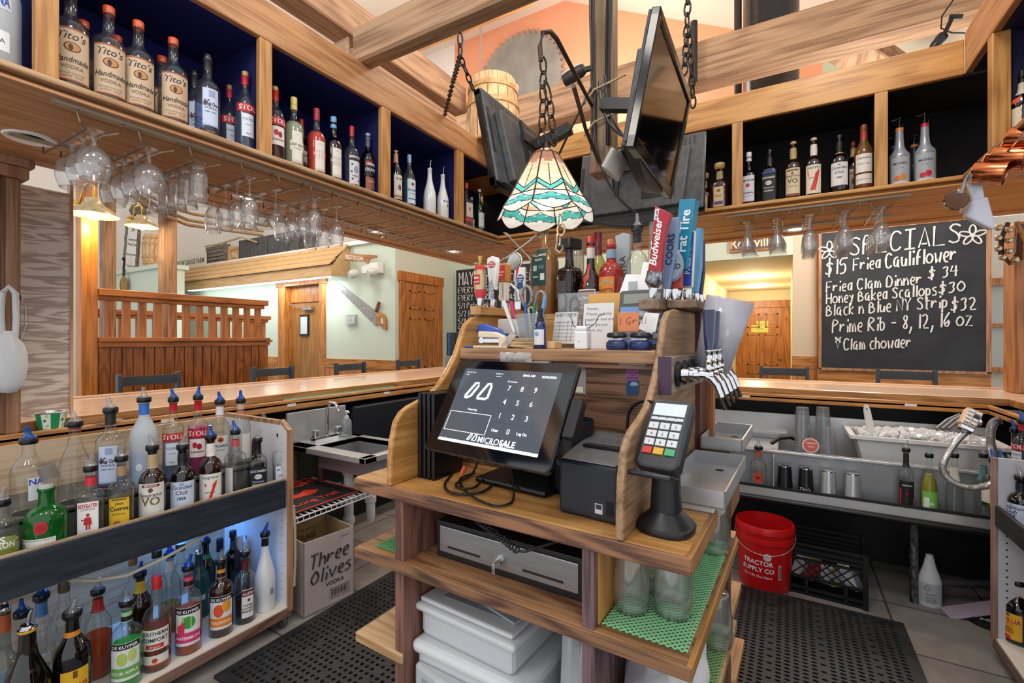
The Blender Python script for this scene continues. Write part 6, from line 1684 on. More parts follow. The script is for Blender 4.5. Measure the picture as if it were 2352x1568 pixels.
B('key', M().box((-.0115, -.245, .038), (-.0085, -.225, .047)).box((-.014, -.246, .018), (-.004, -.243, .042)), CHROME, t)
pts = []
A0, A1 = isl('y', 1092, 1190, .93), isl('y', 1190, 1265, .95)
for i in range(90):
 u = i / 89
 a_ = i * 1.1
 p = A0 * (1 - u) + A1 * u
 pts.append((p.x + .007 * math.cos(a_), p.y + .004 * math.sin(a_), p.z + .007 * math.sin(a_)))
m = M().tube(pts, .0024, 5)
e_ = isl('y', 1290, 1240, 1.0)
m.tube([A1, (A1.x + .02, A1.y, A1.z + .004), (e_.x, e_.y, e_.z)], .0035, 6)
tag(B('spiral_cable', m, mat('#202226', .4), None, 'i', smooth=True), 'coiled black cord hanging in front of the cash drawer', 'cord')
NETG = mat('#8fd19a', .5)
def netting(label, x0, x1, y0, y1, z, rag=True, col=NETG):
 m = M()
 st_ = .0135
 L_ = (x1 - x0) + (y1 - y0)
 for sgn in (1, -1):
  k = -int((y1 - y0) / st_) - 2
  while k * st_ < (x1 - x0) + (y1 - y0):
   c_ = k * st_
   pts = []
   for y in (y0, y1):
    x = x0 + c_ + sgn * (y - y0) - (0 if sgn > 0 else 0)
    pts.append((x, y))
   (xa, ya), (xb, yb_) = pts
   def at(xx):
    return ya + (yb_ - ya) * (xx - xa) / (xb - xa)
   lo, hi = min(xa, xb), max(xa, xb)
   if hi > x0 and lo < x1:
    p = [(xa, ya), (xb, yb_)]
    q = []
    for x, y in p:
     if x < x0:
      q.append((x0, at(x0)))
     elif x > x1:
      q.append((x1, at(x1)))
     else:
      q.append((x, y))
    if (Vector(q[0]) - Vector(q[1])).length > .004:
     m.bar((*q[0], z + .002 + .0015 * (sgn > 0)), (*q[1], z + .002 + .0015 * (sgn > 0)), .0026, .0028)
   k += 1
 return tag(B('shelf_netting', m, col, None, 'i'), label, 'shelf liner', 'green shelf netting')
netting('green plastic netting under the two upturned glasses', -.368, -.197, .93, 1.5, .829)
netting('green plastic netting on the left end of the middle shelf', -1.06, -.957, .93, 1.1, .829, True, mat('#5fa86c', .5))
netting('green plastic netting on the right end of the bottom shelf', -.36, -.192, .91, 1.5, .581, True, mat('#86b878', .5))
TUMB = inner([(.024, 0), (.034, .0), (.036, .02), (.04, .07), (.041, .09), (.036, .118), (.031, .124), (.03, .14), (.0, .14)][::-1] and [(.0, .13), (.03, .13), (.034, .126), (.036, .1), (.041, .07), (.041, .03), (.038, 0)])
def tumbler(label, loc, h=1.0, group='upturned glasses on the island'):
 t = it('upturned_glass', label, 'glass', loc, 0, group)
 B('glass_body', M().lathe([(r * h, z * h) for r, z in TUMB], 28), CLEAR, t, smooth=2)
 B('glass_base', M().lathe([(0, .118 * h), (.03 * h, .118 * h), (.03 * h, .129 * h), (0, .129 * h)], 20), CLEAR, t, smooth=True)
 return t
tumbler('upturned clear glass at the front left of the netted shelf', (-.335, 1.02, .834))
tumbler('upturned clear glass at the front right of the netted shelf', (-.252, 1.05, .834))
tumbler('upturned clear glass behind the front pair on the netting', (-.295, 1.13, .834))
tumbler('upturned clear glass standing at the far end of the netted shelf', (-.228, 1.42, .834))
tumbler('upturned glass on the netting of the bottom shelf', (-.222, 1.4, .586), 1.1)
def tray(label, x0, x1, y0, y1, z0, h):
 m = M().box((x0, y0, z0), (x1, y1, z0 + .004))
 for a, b in (((x0, y0, z0), (x1, y0 + .004, z0 + h)), ((x0, y1 - .004, z0), (x1, y1, z0 + h)), ((x0, y0, z0), (x0 + .004, y1, z0 + h)), ((x1 - .004, y0, z0), (x1, y1, z0 + h))):
  m.box(a, b)
 t = it('drip_tray', label, 'drip tray', ((x0 + x1) / 2, (y0 + y1) / 2, z0))
 B('pan', m, STEEL, t, 'i')
 B('drain_hole', M().lathe([(0, .0045), (.012, .0045)], 14, ((x0 + x1) / 2 + .01, y1 - .07, z0)), BLACK, t, 'i')
 return t
tray('stainless drip tray beside the card terminal', -.3, -.158, 1.135, 1.53, 1.047, .04)
tray('second stainless drip tray farther back below the taps', -.29, -.17, 1.56, 1.86, 1.085, .04)
tag(B('tray_support', M().box((-.3, 1.15, 1.03), (-.185, 1.5, 1.047)), WHITEP, None, 'i', bev=.002), 'white plastic board under the near drip tray', 'board')
tag(B('tray_support', M().box((-.29, 1.6, .86), (-.21, 1.84, 1.085)), wood('#a5784f', '#7c5636', 'z', 1, .5), None, 'i'), 'wooden block under the far drip tray', 'block')
t = it('beer_tap_board', 'grey wooden board with a row of chrome beer taps', 'beer taps', (-.297, 1.3, 1.296))
B('board', M().box((-.309, 1.15, 1.296), (-.28, 1.56, 1.386)), wood('#a39283', '#7c6b5f', 'y', 1.2, .6), t, 'i', bev=.004)
B('board_end', M().box((-.31, 1.146, 1.295), (-.279, 1.151, 1.387)), mat('#4a3349', .5), t, 'i')
for k_ in range(5):
 y = 1.21 + .075 * k_
 F = M().lathe([(0, 0), (.032, 0), (.032, .006), (.02, .01), (.02, .012)], 24)
 T = Matrix.Translation((-.28, y, 1.342)) @ Matrix.Rotation(R(90), 4, 'Y')
 fl = B('tap_flange', F.move(T), BLACK, t, 'i', smooth=True)
 bd = M().lathe([(.016, .008), (.016, .03), (.013, .032), (.013, .04), (.017, .042), (.017, .05), (.011, .055), (.011, .085), (0, .088)], 18).move(T)
 bd.tube([(-.215, y, 1.342), (-.2, y, 1.335), (-.188, y, 1.318), (-.178, y, 1.29)], .009, 10, rs=[.011, .0115, .009, .008])
 bd.lathe([(.008, 0), (.012, .005), (.013, .014), (.009, .02), (.012, .026), (.008, .034), (.007, .045), (.01, .05), (.01, .055)], 14, (-.205, y, 1.348))
 B('faucet', bd, CHROME, t, 'i', smooth=True)
 B('tap_cap', M().bar((-.182, y, 1.293), (-.168, y - .006, 1.262), .012, .004), BLACK, fl, 'i')
 if k_ < 3:
  B('handle', M().lathe([(.0, 0), (.009, 0), (.012, .03), (.0145, .09), (.0145, .1), (0, .1)], 16, (-.205, y, 1.4)), mat('#0b1a4a', .12, 0, 0, .6, .6), fl, 'i', smooth=True)
q = isl('x', 1655, 800, -.19)
t = it('plastic_pitcher', 'frosted plastic pitcher turned over the beer taps', 'pitcher', (-.232, 1.4, 1.345), 0, None, Matrix.Rotation(R(14), 3, 'Y'))
B('body', M().lathe([(.042, .0), (.046, .0), (.062, .2), (.06, .2), (.044, .01)], 28), glass('#e9eaf2', '#b9bbd0', .06, .4, .12, .38), t, smooth=2)
ZLg = 1.542
def ferrule(t, z=.03):
 B('ferrule', M().lathe([(0, 0), (.009, 0), (.0115, .012), (.0115, z), (0, z)], 16), CHROME, t, smooth=True)
def handle(label, x, y, parts, rz=0.0, tilt=(0, 0), s=1.0, grp='spare tap handles'):
 t = it('tap_handle', label, 'tap handle', (x, y, ZLg), 0, grp, Matrix.Rotation(rz, 3, 'Z') @ Matrix.Rotation(tilt[0], 3, 'Y') @ Matrix.Rotation(tilt[1], 3, 'X'))
 ferrule(t, .03)
 parts(t)
 return t
def lettered(t, base, s, pos, size, col, vertical=False, bold=True, shear=0, fit=None):
 m = M()
 if vertical:
  letters(m, s, pos, size, (0, 0, 1), (-1, 0, 0), bold, shear, fit=fit)
 else:
  letters(m, s, pos, size, (1, 0, 0), (0, 0, 1), bold, shear, fit=fit)
 return B('lettering', m, mat(col, .4), base)
def hp_can(t):
 b = B('grip', M().lathe([(0, .03), (.017, .03), (.021, .055), (.02, .06), (.02, .125), (.018, .14), (.01, .145), (0, .145)], 20), [mat('#c8313a', .4)], t, smooth=True)
 B('can_band', M().lathe([(.0205, .058), (.021, .06), (.021, .123), (.0205, .126)], 22), mat('#c9b489', .25, .7), t, smooth=True)
 m = M().prism([(-.013, .075), (-.009, .092), (-.013, .109), (.013, .109), (.013, .075)], 'y', -.022, -.0205)
 e = B('emblem', m, mat('#c8202e', .4), t)
 lettered(t, e, 'Miller', (0, -.0224, .095), .011, '#f4efe6', False, True, .3, .024)
 lettered(t, e, 'HIGH LIFE', (0, -.0224, .082), .007, '#f4efe6', False, True, 0, .024)
 B('finial', M().lathe([(0, .143), (.009, .145), (.011, .152), (.006, .158), (.007, .163), (.009, .176), (0, .178)], 16), BRASS, t, smooth=True)
def hp_paddle(t):
 pts = [(-.012, .03), (-.011, .07), (-.018, .12), (-.022, .165), (-.02, .18), (0, .186), (.02, .18), (.022, .165), (.018, .12), (.011, .07), (.012, .03)]
 b = B('paddle', M().prism(pts, 'y', -.012, .012), mat('#f2f0ee', .2), t, bev=.004)
 B('silver_base', M().prism([(-.0125, .03), (-.0125, .085), (.0, .1), (.0125, .06), (.0125, .03)], 'y', -.0135, .0135), mottled('#b9bcc0', '#6d7074', 90, .2, 1), t)
 e = B('emblem', M().lathe([(0, 0), (.017, 0), (.017, .002), (0, .002)], 22, sy=.7).move(Matrix.Translation((0, -.012, .155)) @ Matrix.Rotation(R(90), 4, 'X')), mat('#c2343a', .4), t)
 lettered(t, e, 'STELLA', (0, -.0145, .157), .0085, '#f6efe6', fit=.03)
 lettered(t, e, 'ARTOIS', (0, -.0145, .148), .0085, '#f6efe6', fit=.03)
def hp_sebago(t):
 B('lower_grip', M().prism([(-.014, .03), (-.016, .1), (.016, .1), (.014, .03)], 'y', -.014, .014), mat('#efe4d2', .45), t, bev=.002)
 b = B('head', M().box((-.02, -.02, .1), (.02, .02, .165)), wood('#c9843c', '#a9672a', 'z', 1, .4), t, bev=.003)
 e = B('emblem', M().box((-.0165, -.0212, .108), (.0165, -.02, .16)), mat('#d23a3f', .4), t)
 lettered(t, e, 'RUNABOUT', (0, -.0218, .132), .0085, '#f6eee6', fit=.03)
 lettered(t, e, 'RED', (0, -.0218, .122), .0085, '#f6eee6', fit=.03)
 m = M()
 for i, c in enumerate('SEBAGO'):
  letters(m, c, (.004, -.0146, .087 - i * .0095), .009, bold=True)
 B('lettering', m, mat('#3a3434', .5), t)
def hp_pbr(t):
 b = B('paddle', M().box((-.019, -.008, .03), (.019, .008, .17)), mat('#e6e4e6', .35), t, bev=.003)
 B('red_stripe', M().prism([(-.0185, .17), (-.0185, .12), (-.005, .17)], 'y', -.0086, -.008).prism([(.0185, .03), (.0185, .08), (.0, .03)], 'y', -.0086, -.008), mat('#c8283a', .4), b)
 e = B('emblem', M().lathe([(0, 0), (.017, 0), (.017, .0015), (0, .0015)], 22).move(Matrix.Translation((0, -.008, .125)) @ Matrix.Rotation(R(90), 4, 'X')).prism([(-.012, .11), (-.015, .08), (-.006, .088), (0, .083), (.006, .088), (.015, .08), (.012, .11)], 'y', -.0095, -.008), mat('#2d4f8c', .4), t)
 lettered(t, e, 'Pabst', (0, -.0102, .129), .012, '#f2f2f4', False, True, .25)
 lettered(t, e, 'Blue Ribbon', (0, -.0102, .119), .0065, '#f2f2f4', fit=.03)
 lettered(t, e, 'BEER', (0, -.0102, .112), .006, '#f2f2f4')
def hp_plain(col, s, w=.022, h=.25, tcol='#f2f2f2', d=.012, size=.03, fit=.19, shear=0, z0=.03, taper=0.75, bold=True):
 def f(t):
  b = B('paddle', M().prism([(-w * taper * .6, z0), (-w, z0 + h * .4), (-w, z0 + h), (w, z0 + h), (w, z0 + h * .4), (w * taper * .6, z0)], 'y', -d, d), mat(col, .35), t, bev=.003)
  if s:
   lettered(t, b, s, (size * .35, -d - .0012, z0 + h * .55), size, tcol, True, bold, shear, fit)
 return f
def hp_bud(t):
 b = B('paddle', M().prism([(-.018, .075), (-.017, .14), (-.02, .22), (-.024, .255), (.024, .232), (.018, .2), (.014, .14), (.018, .075)], 'y', -.012, .012), mat('#b01e2c', .3), t, bev=.002)
 B('silver_base', M().lathe([(0, .03), (.013, .03), (.022, .045), (.02, .075), (0, .08)], 16, sq=4), mottled('#b9bcc0', '#5d6064', 90, .2, 1), t, smooth=True)
 lettered(t, b, 'Budweiser', (.004, -.0134, .155), .03, '#f6f2ee', True, True, .3, .15)
 e = B('label', M().box((-.02, -.0128, .215), (-.009, -.012, .245)), mat('#eceae8', .4), t)
 lettered(t, e, '5% ABV', (-.011, -.0136, .23), .0075, '#4a4a4e', True, True, 0, .028)
def hp_shed(t):
 B('arm', M().box((-.02, .0, .03), (.02, .02, .12)), mat('#b0402f', .4), t, bev=.003)
 b = B('paddle', M().lathe([(0, -.008), (.026, -.008), (.03, 0), (.026, .008), (0, .008)], 28, sy=1.5).move(Matrix.Translation((0, -.01, .095)) @ Matrix.Rotation(R(90), 4, 'X')), mat('#8e99ab', .35), t, smooth=True)
 lettered(t, b, 'SHED', (0, -.0192, .085), .02, '#2c3444')
 B('emblem', M().prism([(-.012, .107), (-.006, .118), (0, .108), (.006, .118), (.012, .107)], 'y', -.0192, -.018), mat('#2c3444', .4), b)
def hp_fat(t):
 b = B('paddle', M().box((-.023, -.018, .09), (.023, .018, .29)), mat('#1d86a6', .3), t, bev=.002)
 B('neck', M().box((-.008, -.008, .03), (.008, .008, .08)), IRON, t)
 lettered(t, b, 'Fat Tire', (.013, -.0192, .2), .038, '#f4f6f6', True, True, 0, .16)
 m = M()
 letters(m, 'Fat Tire', (-.0222, -.006, .18), .026, (0, 0, 1), (0, 1, 0), True, fit=.15)
 B('side_lettering', m, mat('#f4f6f6', .4), b)
def hp_pale(t):
 b = B('paddle', M().box((-.016, -.008, .035), (.016, .008, .2)), mat('#e6ddc0', .35), t, bev=.006)
 e = B('label', M().box((-.0135, -.0092, .04), (.0135, -.008, .195)), mat('#2a55b0', .35), t)
 lettered(t, e, 'PALE ALE', (.008, -.0102, .12), .022, '#f2f0e6', True, False, 0, .14)
lx = -.968
handle('tap handle shaped like a gold beer can with red base', lx + .0, 1.315, hp_can)
handle('white paddle tap handle with red oval badge', lx + .004, 1.39, hp_paddle, s=1)
handle('tap handle with orange wooden head and cream grip', lx + .004, 1.46, hp_sebago)
handle('white tap handle with blue ribbon rosette', lx + .006, 1.58, hp_pbr)
rx = -.372
RX = lambda px, y: isl('y', px, 690, y).x
handle('tall red bow tie tap handle with white script', RX(1497, 1.31), 1.31, hp_bud, R(-4), (R(8), 0))
handle('white and red tap handle hidden behind the red bow tie one', RX(1512, 1.4), 1.4, hp_plain('#e8e6e6', 'MICHELOB', .016, .2, '#c8283a', .01, .02, .15), 0, (R(8), 0))
handle('slate blue tap handle standing behind the red one', RX(1530, 1.36), 1.36, hp_plain('#7f98b8', 'COORS', .016, .2, '#24385c', .01, .026, .17), R(-6), (R(6), 0))
handle('teal block tap handle with large white lettering', RX(1556, 1.42), 1.42, hp_fat, R(-8), (R(7), 0))
handle('oval grey tap handle with mountain emblem', RX(1549, 1.375), 1.375, hp_shed, R(-6))
handle('dark blue label tap handle with cream border', RX(1578, 1.42), 1.42, hp_pale, R(-10), (R(3), 0))
handle('light blue tap handle at the back of the right ledge', RX(1597, 1.54), 1.54, hp_plain('#5fa0cf', None, .015, .2), R(-14), (R(2), 0))
handle('navy round tap handle at the far end of the right ledge', RX(1608, 1.6), 1.6, hp_plain('#15264f', None, .014, .17, d=.014))
def isb(px, y, label, sp, rz=0):
 p = isl('y', px, 650, y)
 bottle(label, (p.x, y, 1.52), rz, space='i', group='bottles on the register island', **sp)
isb(1250, 1.62, 'big whiskey bottle with dark green label behind the scissors', dict(H=.36, R0=.056, shape='squat', sq=3.4, sy=.7, g=glass('#e6c88a', '#6b4512', .06, .6, .02, .12), liq=('#a8681c', .66, .65), cap=('cap', '#1c2a26', .018, .06), labels=[(.32, .72, .033, '#14393a', [('TULLAMORE', .64, .013, 'b', '#d9d6c4'), ('D.E.W.', .59, .012, 'b', '#d9d6c4'), ('rect', -.025, -.008, .48, .54, '#9fb0a8'), ('rect', .0, .025, .5, .54, '#4a6a66'), ('rect', .008, .027, .38, .45, '#cfd6cf'), ('rect', -.026, .0, .41, .425, '#9fb0a8')])]), R(-6))
isb(1308, 1.6, 'square dark almond liqueur with big black stopper', dict(H=.25, R0=.042, shape='square', sq=4.5, g=mat('#1c100e', .08, 0, 0, .5, .4), cap=('block', '#1b1a1f', .034), labels=[(.25, .5, .026, '#4a4248')]), R(-20))
isb(1357, 1.6, 'round bellied orange liqueur with red ribbon and cream label', dict(H=.26, R0=.047, shape='orb', g=G_BROWN, cap=('cap', '#b0282c', .0145, .05), neck=[(.78, .93, '#c9c2bd')], labels=[(.08, .34, .042, '#e6ddd4', [('rect', -.038, .038, .1, .32, '#6b3a2c'), ('Grand Marnier', .2, .016, 'b', '#f0e8df'), ('LIQUEUR', .14, .007, '', '#f0e8df')]), (.36, .7, .005, '#b8322c'), (.44, .56, .0005, '#9a2a24', [('disc', 0, .5, .014, .014, '#a83a30')])]), R(-8))
isb(1374, 1.74, 'wine bottle with dark red foil behind the ribboned liqueur', dict(H=.3, R0=.036, shape='std', g=glass('#d9cf8a', '#6b6430', .06, .5, .02, .2), cap=('cap', '#6e1420', .015, .06), neck=[(.8, .96, '#6e1420')]))
isb(1404, 1.6, 'red aperitif with orange label and copper cap', dict(H=.245, R0=.046, shape='squat', g=glass('#e85c50', '#7a1410', .06, .55, .02, .2), liq=('#c22a26', .7, .7), cap=('cap', '#b5623c', .016, .04), neck=[(.8, .93, '#7f99ad')], labels=[(.1, .52, .032, '#dd8130', [('poly', [(-.03, .42), (0, .48), (.03, .44), (.03, .41), (0, .44), (-.03, .39)], '#7fb0a8'), ('ROSETTA', .31, .014, 'b', '#6b3a18'), ('APERITIVO', .21, .014, 'b', '#8a4a1c')])]), R(-6))
isb(1464, 1.62, 'clear bottle with black pour collar behind the envelopes', dict(H=.29, R0=.04, shape='squat', g=G_CLEAR, cap=('pour', 'c'), neck=[(.86, .97, '#15161c')], labels=[(.2, .42, .03, '#d9d8b0')]))
p = isl('y', 1432, 600, 1.72)
t = it('tap_handle', 'tall grey tap handle lettered ULTRA behind the bottles', 'tap handle', (p.x, 1.72, 1.52), 0, 'spare tap handles')
b = B('paddle', M().prism([(-.028, 0), (-.026, .2), (-.03, .3), (0, .31), (.03, .3), (.026, .2), (.028, 0)], 'y', -.012, .012), mat('#9fa8ae', .35), t, bev=.004)
lettered(t, b, 'ULTRA', (.012, -.0134, .17), .034, '#2c3438', True, False, 0, .16)
p = isl('y', 1395, 600, 1.78)
for px, lab, c_, h in ((1395, 'small black and white tap handle behind the aperitif', '#2a2b2e', .19), (1378, 'grey tap handle behind the red foil bottle', '#7f858a', .17)):
 p = isl('y', px, 600, 1.8)
 t = it('tap_handle', lab, 'tap handle', (p.x, 1.8, 1.52), 0, 'spare tap handles')
 b = B('paddle', M().box((-.016, -.008, 0), (.016, .008, h)), mat(c_, .4), t, bev=.003)
 lettered(t, b, 'COLD', (.006, -.0092, h * .6), .018, '#e6e6e6', True)
p = isl('y', 1325, 560, 1.78)
tag(B('clear_cylinder', M().lathe([(.0, 0), (.03, 0), (.03, .32), (.028, .32), (.028, .004), (0, .004)], 20, (p.x, 1.78, 1.52)), glass('#f2eee6', '#a59c90', .06, .5, .05, .15), None, 'i', smooth=True), 'tall clear plastic sleeve behind the square dark liqueur', 'sleeve')
p = isl('y', 1502, 490, 1.68)
tag(B('upturned_jar', M().lathe([(.028, 0), (.026, .2), (.024, .31), (.022, .33), (0, .335)], 20, (p.x, 1.7, 1.52)), glass('#f4f4f4', '#a7abb0', .06, .5, .05, .1), None, 'i', smooth=True), 'tall clear plastic tube behind the red bow tie tap handle', 'tube')
q0 = isl('y', 1183, 600, 1.62)
t = it('cocktail_strainer', 'round steel cocktail strainer with crossed bar tools on the left ledge', 'strainer', (q0.x, 1.62, 1.542))
zc2 = q0.z - 1.542
B('disc', M().lathe([(0, 0), (.026, .0), (.03, .004), (.03, .008), (.0, .006)], 26).move(Matrix.Translation((0, 0, zc2)) @ Matrix.Rotation(R(90), 4, 'X')), mat('#c3c3bd', .2, 1), t, smooth=True)
B('coil', M().tube([(.033 * math.cos(R(a_ * 15)), .0, zc2 + .033 * math.sin(R(a_ * 15))) for a_ in range(24)], .004, 8, True), CHROME, t, smooth=True)
B('stand', M().tube([(0, 0, 0), (0, .004, .02), (0, .004, zc2 - .03)], .005, 8), CHROME, t, smooth=True)
for sx, lab in ((1, 'steel muddler leaning to the right over the strainer'), (-1, 'steel bar spoon leaning to the left over the strainer')):
 a_, b_ = (q0.x - sx * .06, 1.64, q0.z + (.02 if sx > 0 else .01)), (q0.x + sx * .055, 1.66, q0.z + (.09 if sx > 0 else .115))
 m = M().bar(a_, b_, .006, .004)
 for f_, u in (((a_, b_), 0), ((b_, a_), 1)):
  d_ = (Vector(f_[0]) - Vector(f_[1])).normalized()
  m.bar(f_[0], Vector(f_[0]) + d_ * .03, .024, .003)
 tag(B('bar_tool', m, mat('#b9b9b2', .3, .9), None, 'i'), lab, 'bar tool', 'bar tools')
q1 = isl('y', 1176, 660, 1.6)
t = it('lemon_squeezer', 'small chrome lever clamp behind the cream tap handle', 'clamp', (q1.x + .02, 1.56, 1.542))
B('lever', M().tube([(-.04, 0, .1), (0, 0, .105), (.03, 0, .08), (.04, 0, .04)], .006, 8), CHROME, t, smooth=True)
B('foot', M().box((.025, -.015, 0), (.055, .015, .035)).box((-.03, -.012, 0), (-.005, .012, .03)), CHROME, t, bev=.003)
ZP = 1.4003
def spot(px, py):
 return fx(px, py, 1.4)
x0, y0 = spot(1130, 800)
t = it('stapler', 'cream stapler on the pen shelf', 'stapler', (-.878, 1.235, ZP), R(4))
CREAMP = mat('#e8d9bd', .4)
B('base', M().prism([(-.05, -.015), (.075, -.013), (.078, .013), (-.05, .015)], 'z', 0, .008), CREAMP, t, bev=.003)
B('base_tip', M().box((-.082, -.014, 0), (-.05, .014, .007)), mat('#3f62c0', .35), t, bev=.003)
B('arm', M().prism([(-.032, .034), (-.032, .055), (.03, .052), (.066, .038), (.078, .004), (.045, .004), (.045, .032)], 'y', -.011, .011), CREAMP, t, bev=.004)
B('magazine', M().box((-.03, -.008, .018), (.045, .008, .03)).box((-.026, -.009, .016), (-.014, .009, .036)), CHROME, t)
t = it('blue_stapler', 'blue stapler standing open behind the cream one', 'stapler', (-.905, 1.3, ZP), R(6))
B('base', M().box((-.04, -.014, 0), (.06, .014, .01)), mat('#b08d66', .4), t, bev=.003)
B('arm', M().prism([(-.06, .062), (-.045, .078), (-.02, .08), (.03, .062), (.06, .03), (.06, .012), (.0, .05), (-.055, .055)], 'y', -.013, .013), mat('#3f5fc0', .3), t, bev=.004)
B('magazine', M().bar((-.03, 0, .05), (.055, 0, .012), .012, .016), mat('#3a3f55', .3, .5), t)
tag(B('white_board', M().box((-.94, 1.38, ZP), (-.8, 1.388, ZP + .1)), mat('#d9d5d0', .5), None, 'i', bev=.008), 'blank off-white card standing behind the staplers', 'card')
x, y = spot(1205, 798)
tag(B('blue_box', M().box((x - .016, 1.28, ZP), (x + .016, 1.31, ZP + .048)), mat('#1f5a80', .4), None, 'i', bev=.002), 'small dark teal box between stapler and pen cup', 'box')
x, y = spot(1248, 792)
t = it('pen_cup', 'clear acrylic cup of pens and scissors on the pen shelf', 'cup', (-.757, 1.3, ZP))
B('cup', M().box((-.04, -.03, 0), (.04, .03, .004)).box((-.04, -.03, 0), (-.038, .03, .11)).box((.038, -.03, 0), (.04, .03, .11)).box((-.04, -.03, 0), (.04, -.028, .11)).box((-.04, .028, 0), (.04, .03, .11)), glass('#eef0f0', '#9aa0a0', .06, .5, .05, .12), t)
cx, cy = -.757, 1.3
t = it('scissors', 'grey handled scissors standing in the pen cup', 'scissors', (cx + .005, cy + .012, ZP + .008))
for sx in (-1, 1):
 B('finger_loop', M().tube([(sx * .026 + .019 * math.cos(a_ * .5236), 0, .16 + .034 * math.sin(a_ * .5236) - (sx > 0) * .02) for a_ in range(12)], .005, 8, True), mat('#8d8a86', .4), t, smooth=True)
B('blades', M().bar((-.012, 0, .12), (.006, 0, 0), .012, .003).bar((.012, .002, .12), (-.004, .002, 0), .012, .003), CHROME, t)
for i, (dx, dy, tx, ty, col, h, lab) in enumerate(((-.03, -.018, -.42, 0, '#e6e4e0', .16, 'white marker leaning left out of the pen cup'), (-.02, -.02, -.25, -.05, '#c8305a', .15, 'pink and white marker in the pen cup'), (.0, -.01, -.12, .03, '#2d55b0', .14, 'blue pen in the middle of the pen cup'), (.012, -.012, .08, 0, '#2f7a5a', .14, 'green pen in the pen cup'), (.022, .0, .14, .02, '#2a2b30', .145, 'black pen at the right of the pen cup'), (.03, -.015, .2, 0, '#6fa8dc', .16, 'light blue pen leaning right out of the pen cup'))):
 a_ = Vector((cx + dx, cy + dy, ZP + .006))
 d_ = Vector((tx, ty, 1)).normalized()
 t = it('pen', lab, 'pen', a_, 0, 'pens in the clear cup')
 r_ = .005 if i > 1 else .0065
 B('barrel', M().tube([(0, 0, 0), d_ * h * .6], r_, 8), mat('#e9e8e6' if i < 2 else col, .35), t, smooth=True)
 B('pen_cap', M().tube([d_ * h * .6, d_ * h], r_ * 1.12, 8), mat(col, .35), t, smooth=True)
t = it('toothpick_bundle', 'bundle of wooden picks lying at the front of the pen cup', 'toothpicks', (-.745, 1.235, ZP))
m = M()
for i in range(26):
 z_ = .003 + .004 * (i // 4)
 a_ = random.uniform(-.22, .22)
 y_ = random.uniform(-.012, .012)
 m.bar((-.04, y_ - a_ * .03, z_ + random.uniform(-.003, .004)), (.04, y_ + a_ * .03, z_ + random.uniform(-.003, .004)), .0028, .0028)
B('picks', m, mat('#cfae86', .6), t)
x, y = spot(1215, 795)
tag(B('card_stack', M().bar((-.82, 1.25, ZP + .004), (-.79, 1.26, ZP + .045), .05, .02), mottled('#cfc6ba', '#9d9488', 40, .5), None, 'i'), 'clear bag of folded papers left of the picks', 'paper')
tag(B('yellow_paper', M().box((-.805, 1.36, ZP), (-.78, 1.364, ZP + .14)), mat('#d9c24a', .5), None, 'i'), 'strip of yellow paper behind the markers', 'paper')
t = it('order_pad', 'guest check pad leaning on the riser', 'order pad', (-.672, 1.36, ZP), R(-4), None, Matrix.Rotation(R(-4), 3, 'Z') @ Matrix.Rotation(R(-12), 3, 'X'))
b = B('pad', M().box((-.042, 0, .015), (.042, .008, .12)), mat('#dedddb', .6), t)
m = M()
letters(m, 'GUEST CHECK', (.0, -.001, .105), .015, fit=.08)
for i in range(6):
 m.box((-.036, -.0006, .025 + i * .012), (.036, -.0002, .0258 + i * .012))
for x_ in (-.02, .01, .025):
 m.box((x_, -.0006, .022), (x_ + .001, -.0002, .09))
B('lettering', m, mat('#55585a', .6), b)
tag(B('sticky_pad', M().box((-.715, 1.25, ZP), (-.645, 1.3, ZP + .022)), mat('#e3b98a', .6), None, 'i', bev=.002), 'tan block of notes under the guest check pad', 'note pad')
t = it('acrylic_holder', 'clear acrylic card holder behind the guest check pad', 'holder', (-.66, 1.44, ZP))
B('panel', M().box((-.07, 0, 0), (.08, .003, .185)), glass('#eef0f2', '#9aa0a6', .1, .4, .05, .15), t)
x, y = spot(1342, 797)
t = it('spray_bottle', 'small cobalt blue spray bottle with white label', 'spray bottle', (x + .002, 1.24, ZP))
B('body', M().lathe([(0, 0), (.017, 0), (.0185, .003), (.0185, .068), (.014, .078), (.009, .084), (0, .084)], 22), mat('#142a66', .1, 0, 0, .5, .4), t, smooth=True)
m = M()
vs = [(.0191 * math.sin(a_ * .16), -.0191 * math.cos(a_ * .16), z_) for z_ in (.012, .058) for a_ in range(-7, 8)]
m.add(vs, [(i, i + 1, 15 + i + 1, 15 + i) for i in range(14)])
lb2 = B('label', m, mat('#e4e6ea', .5), t, smooth=True)
B('emblem', M().lathe([(0, 0), (.007, 0), (.0, .001)], 14).move(Matrix.Translation((-.002, -.0199, .045)) @ Matrix.Rotation(R(90), 4, 'X')), mat('#7fa6cf', .5), lb2)
B('sprayer', M().lathe([(.011, .082), (.011, .094), (.007, .096), (.007, .112), (.0085, .113), (.0085, .122), (0, .123)], 16), mat('#17181c', .4), t, smooth=True)
t = it('tan_envelopes', 'tan envelopes standing behind the handwritten note', 'envelopes', (-.545, 1.42, ZP), 0, None, Matrix.Rotation(R(-8), 3, 'X'))
for i in range(4):
 B('envelope', M().box((-.07 + i * .014, -.006 + i * .008, 0), (.055 + i * .014, -.003 + i * .008, .178 - i * .003)), mat('#d9a65c', .6), t)
t = it('note_sheet', 'white sheet with faint handwriting standing on the pen shelf', 'note', (-.555, 1.36, ZP), 0, None, Matrix.Rotation(R(-7), 3, 'X'))
b = B('sheet', M().box((-.05, 0, 0), (.05, .002, .142)), mat('#e6e4e2', .6), t)
m = M()
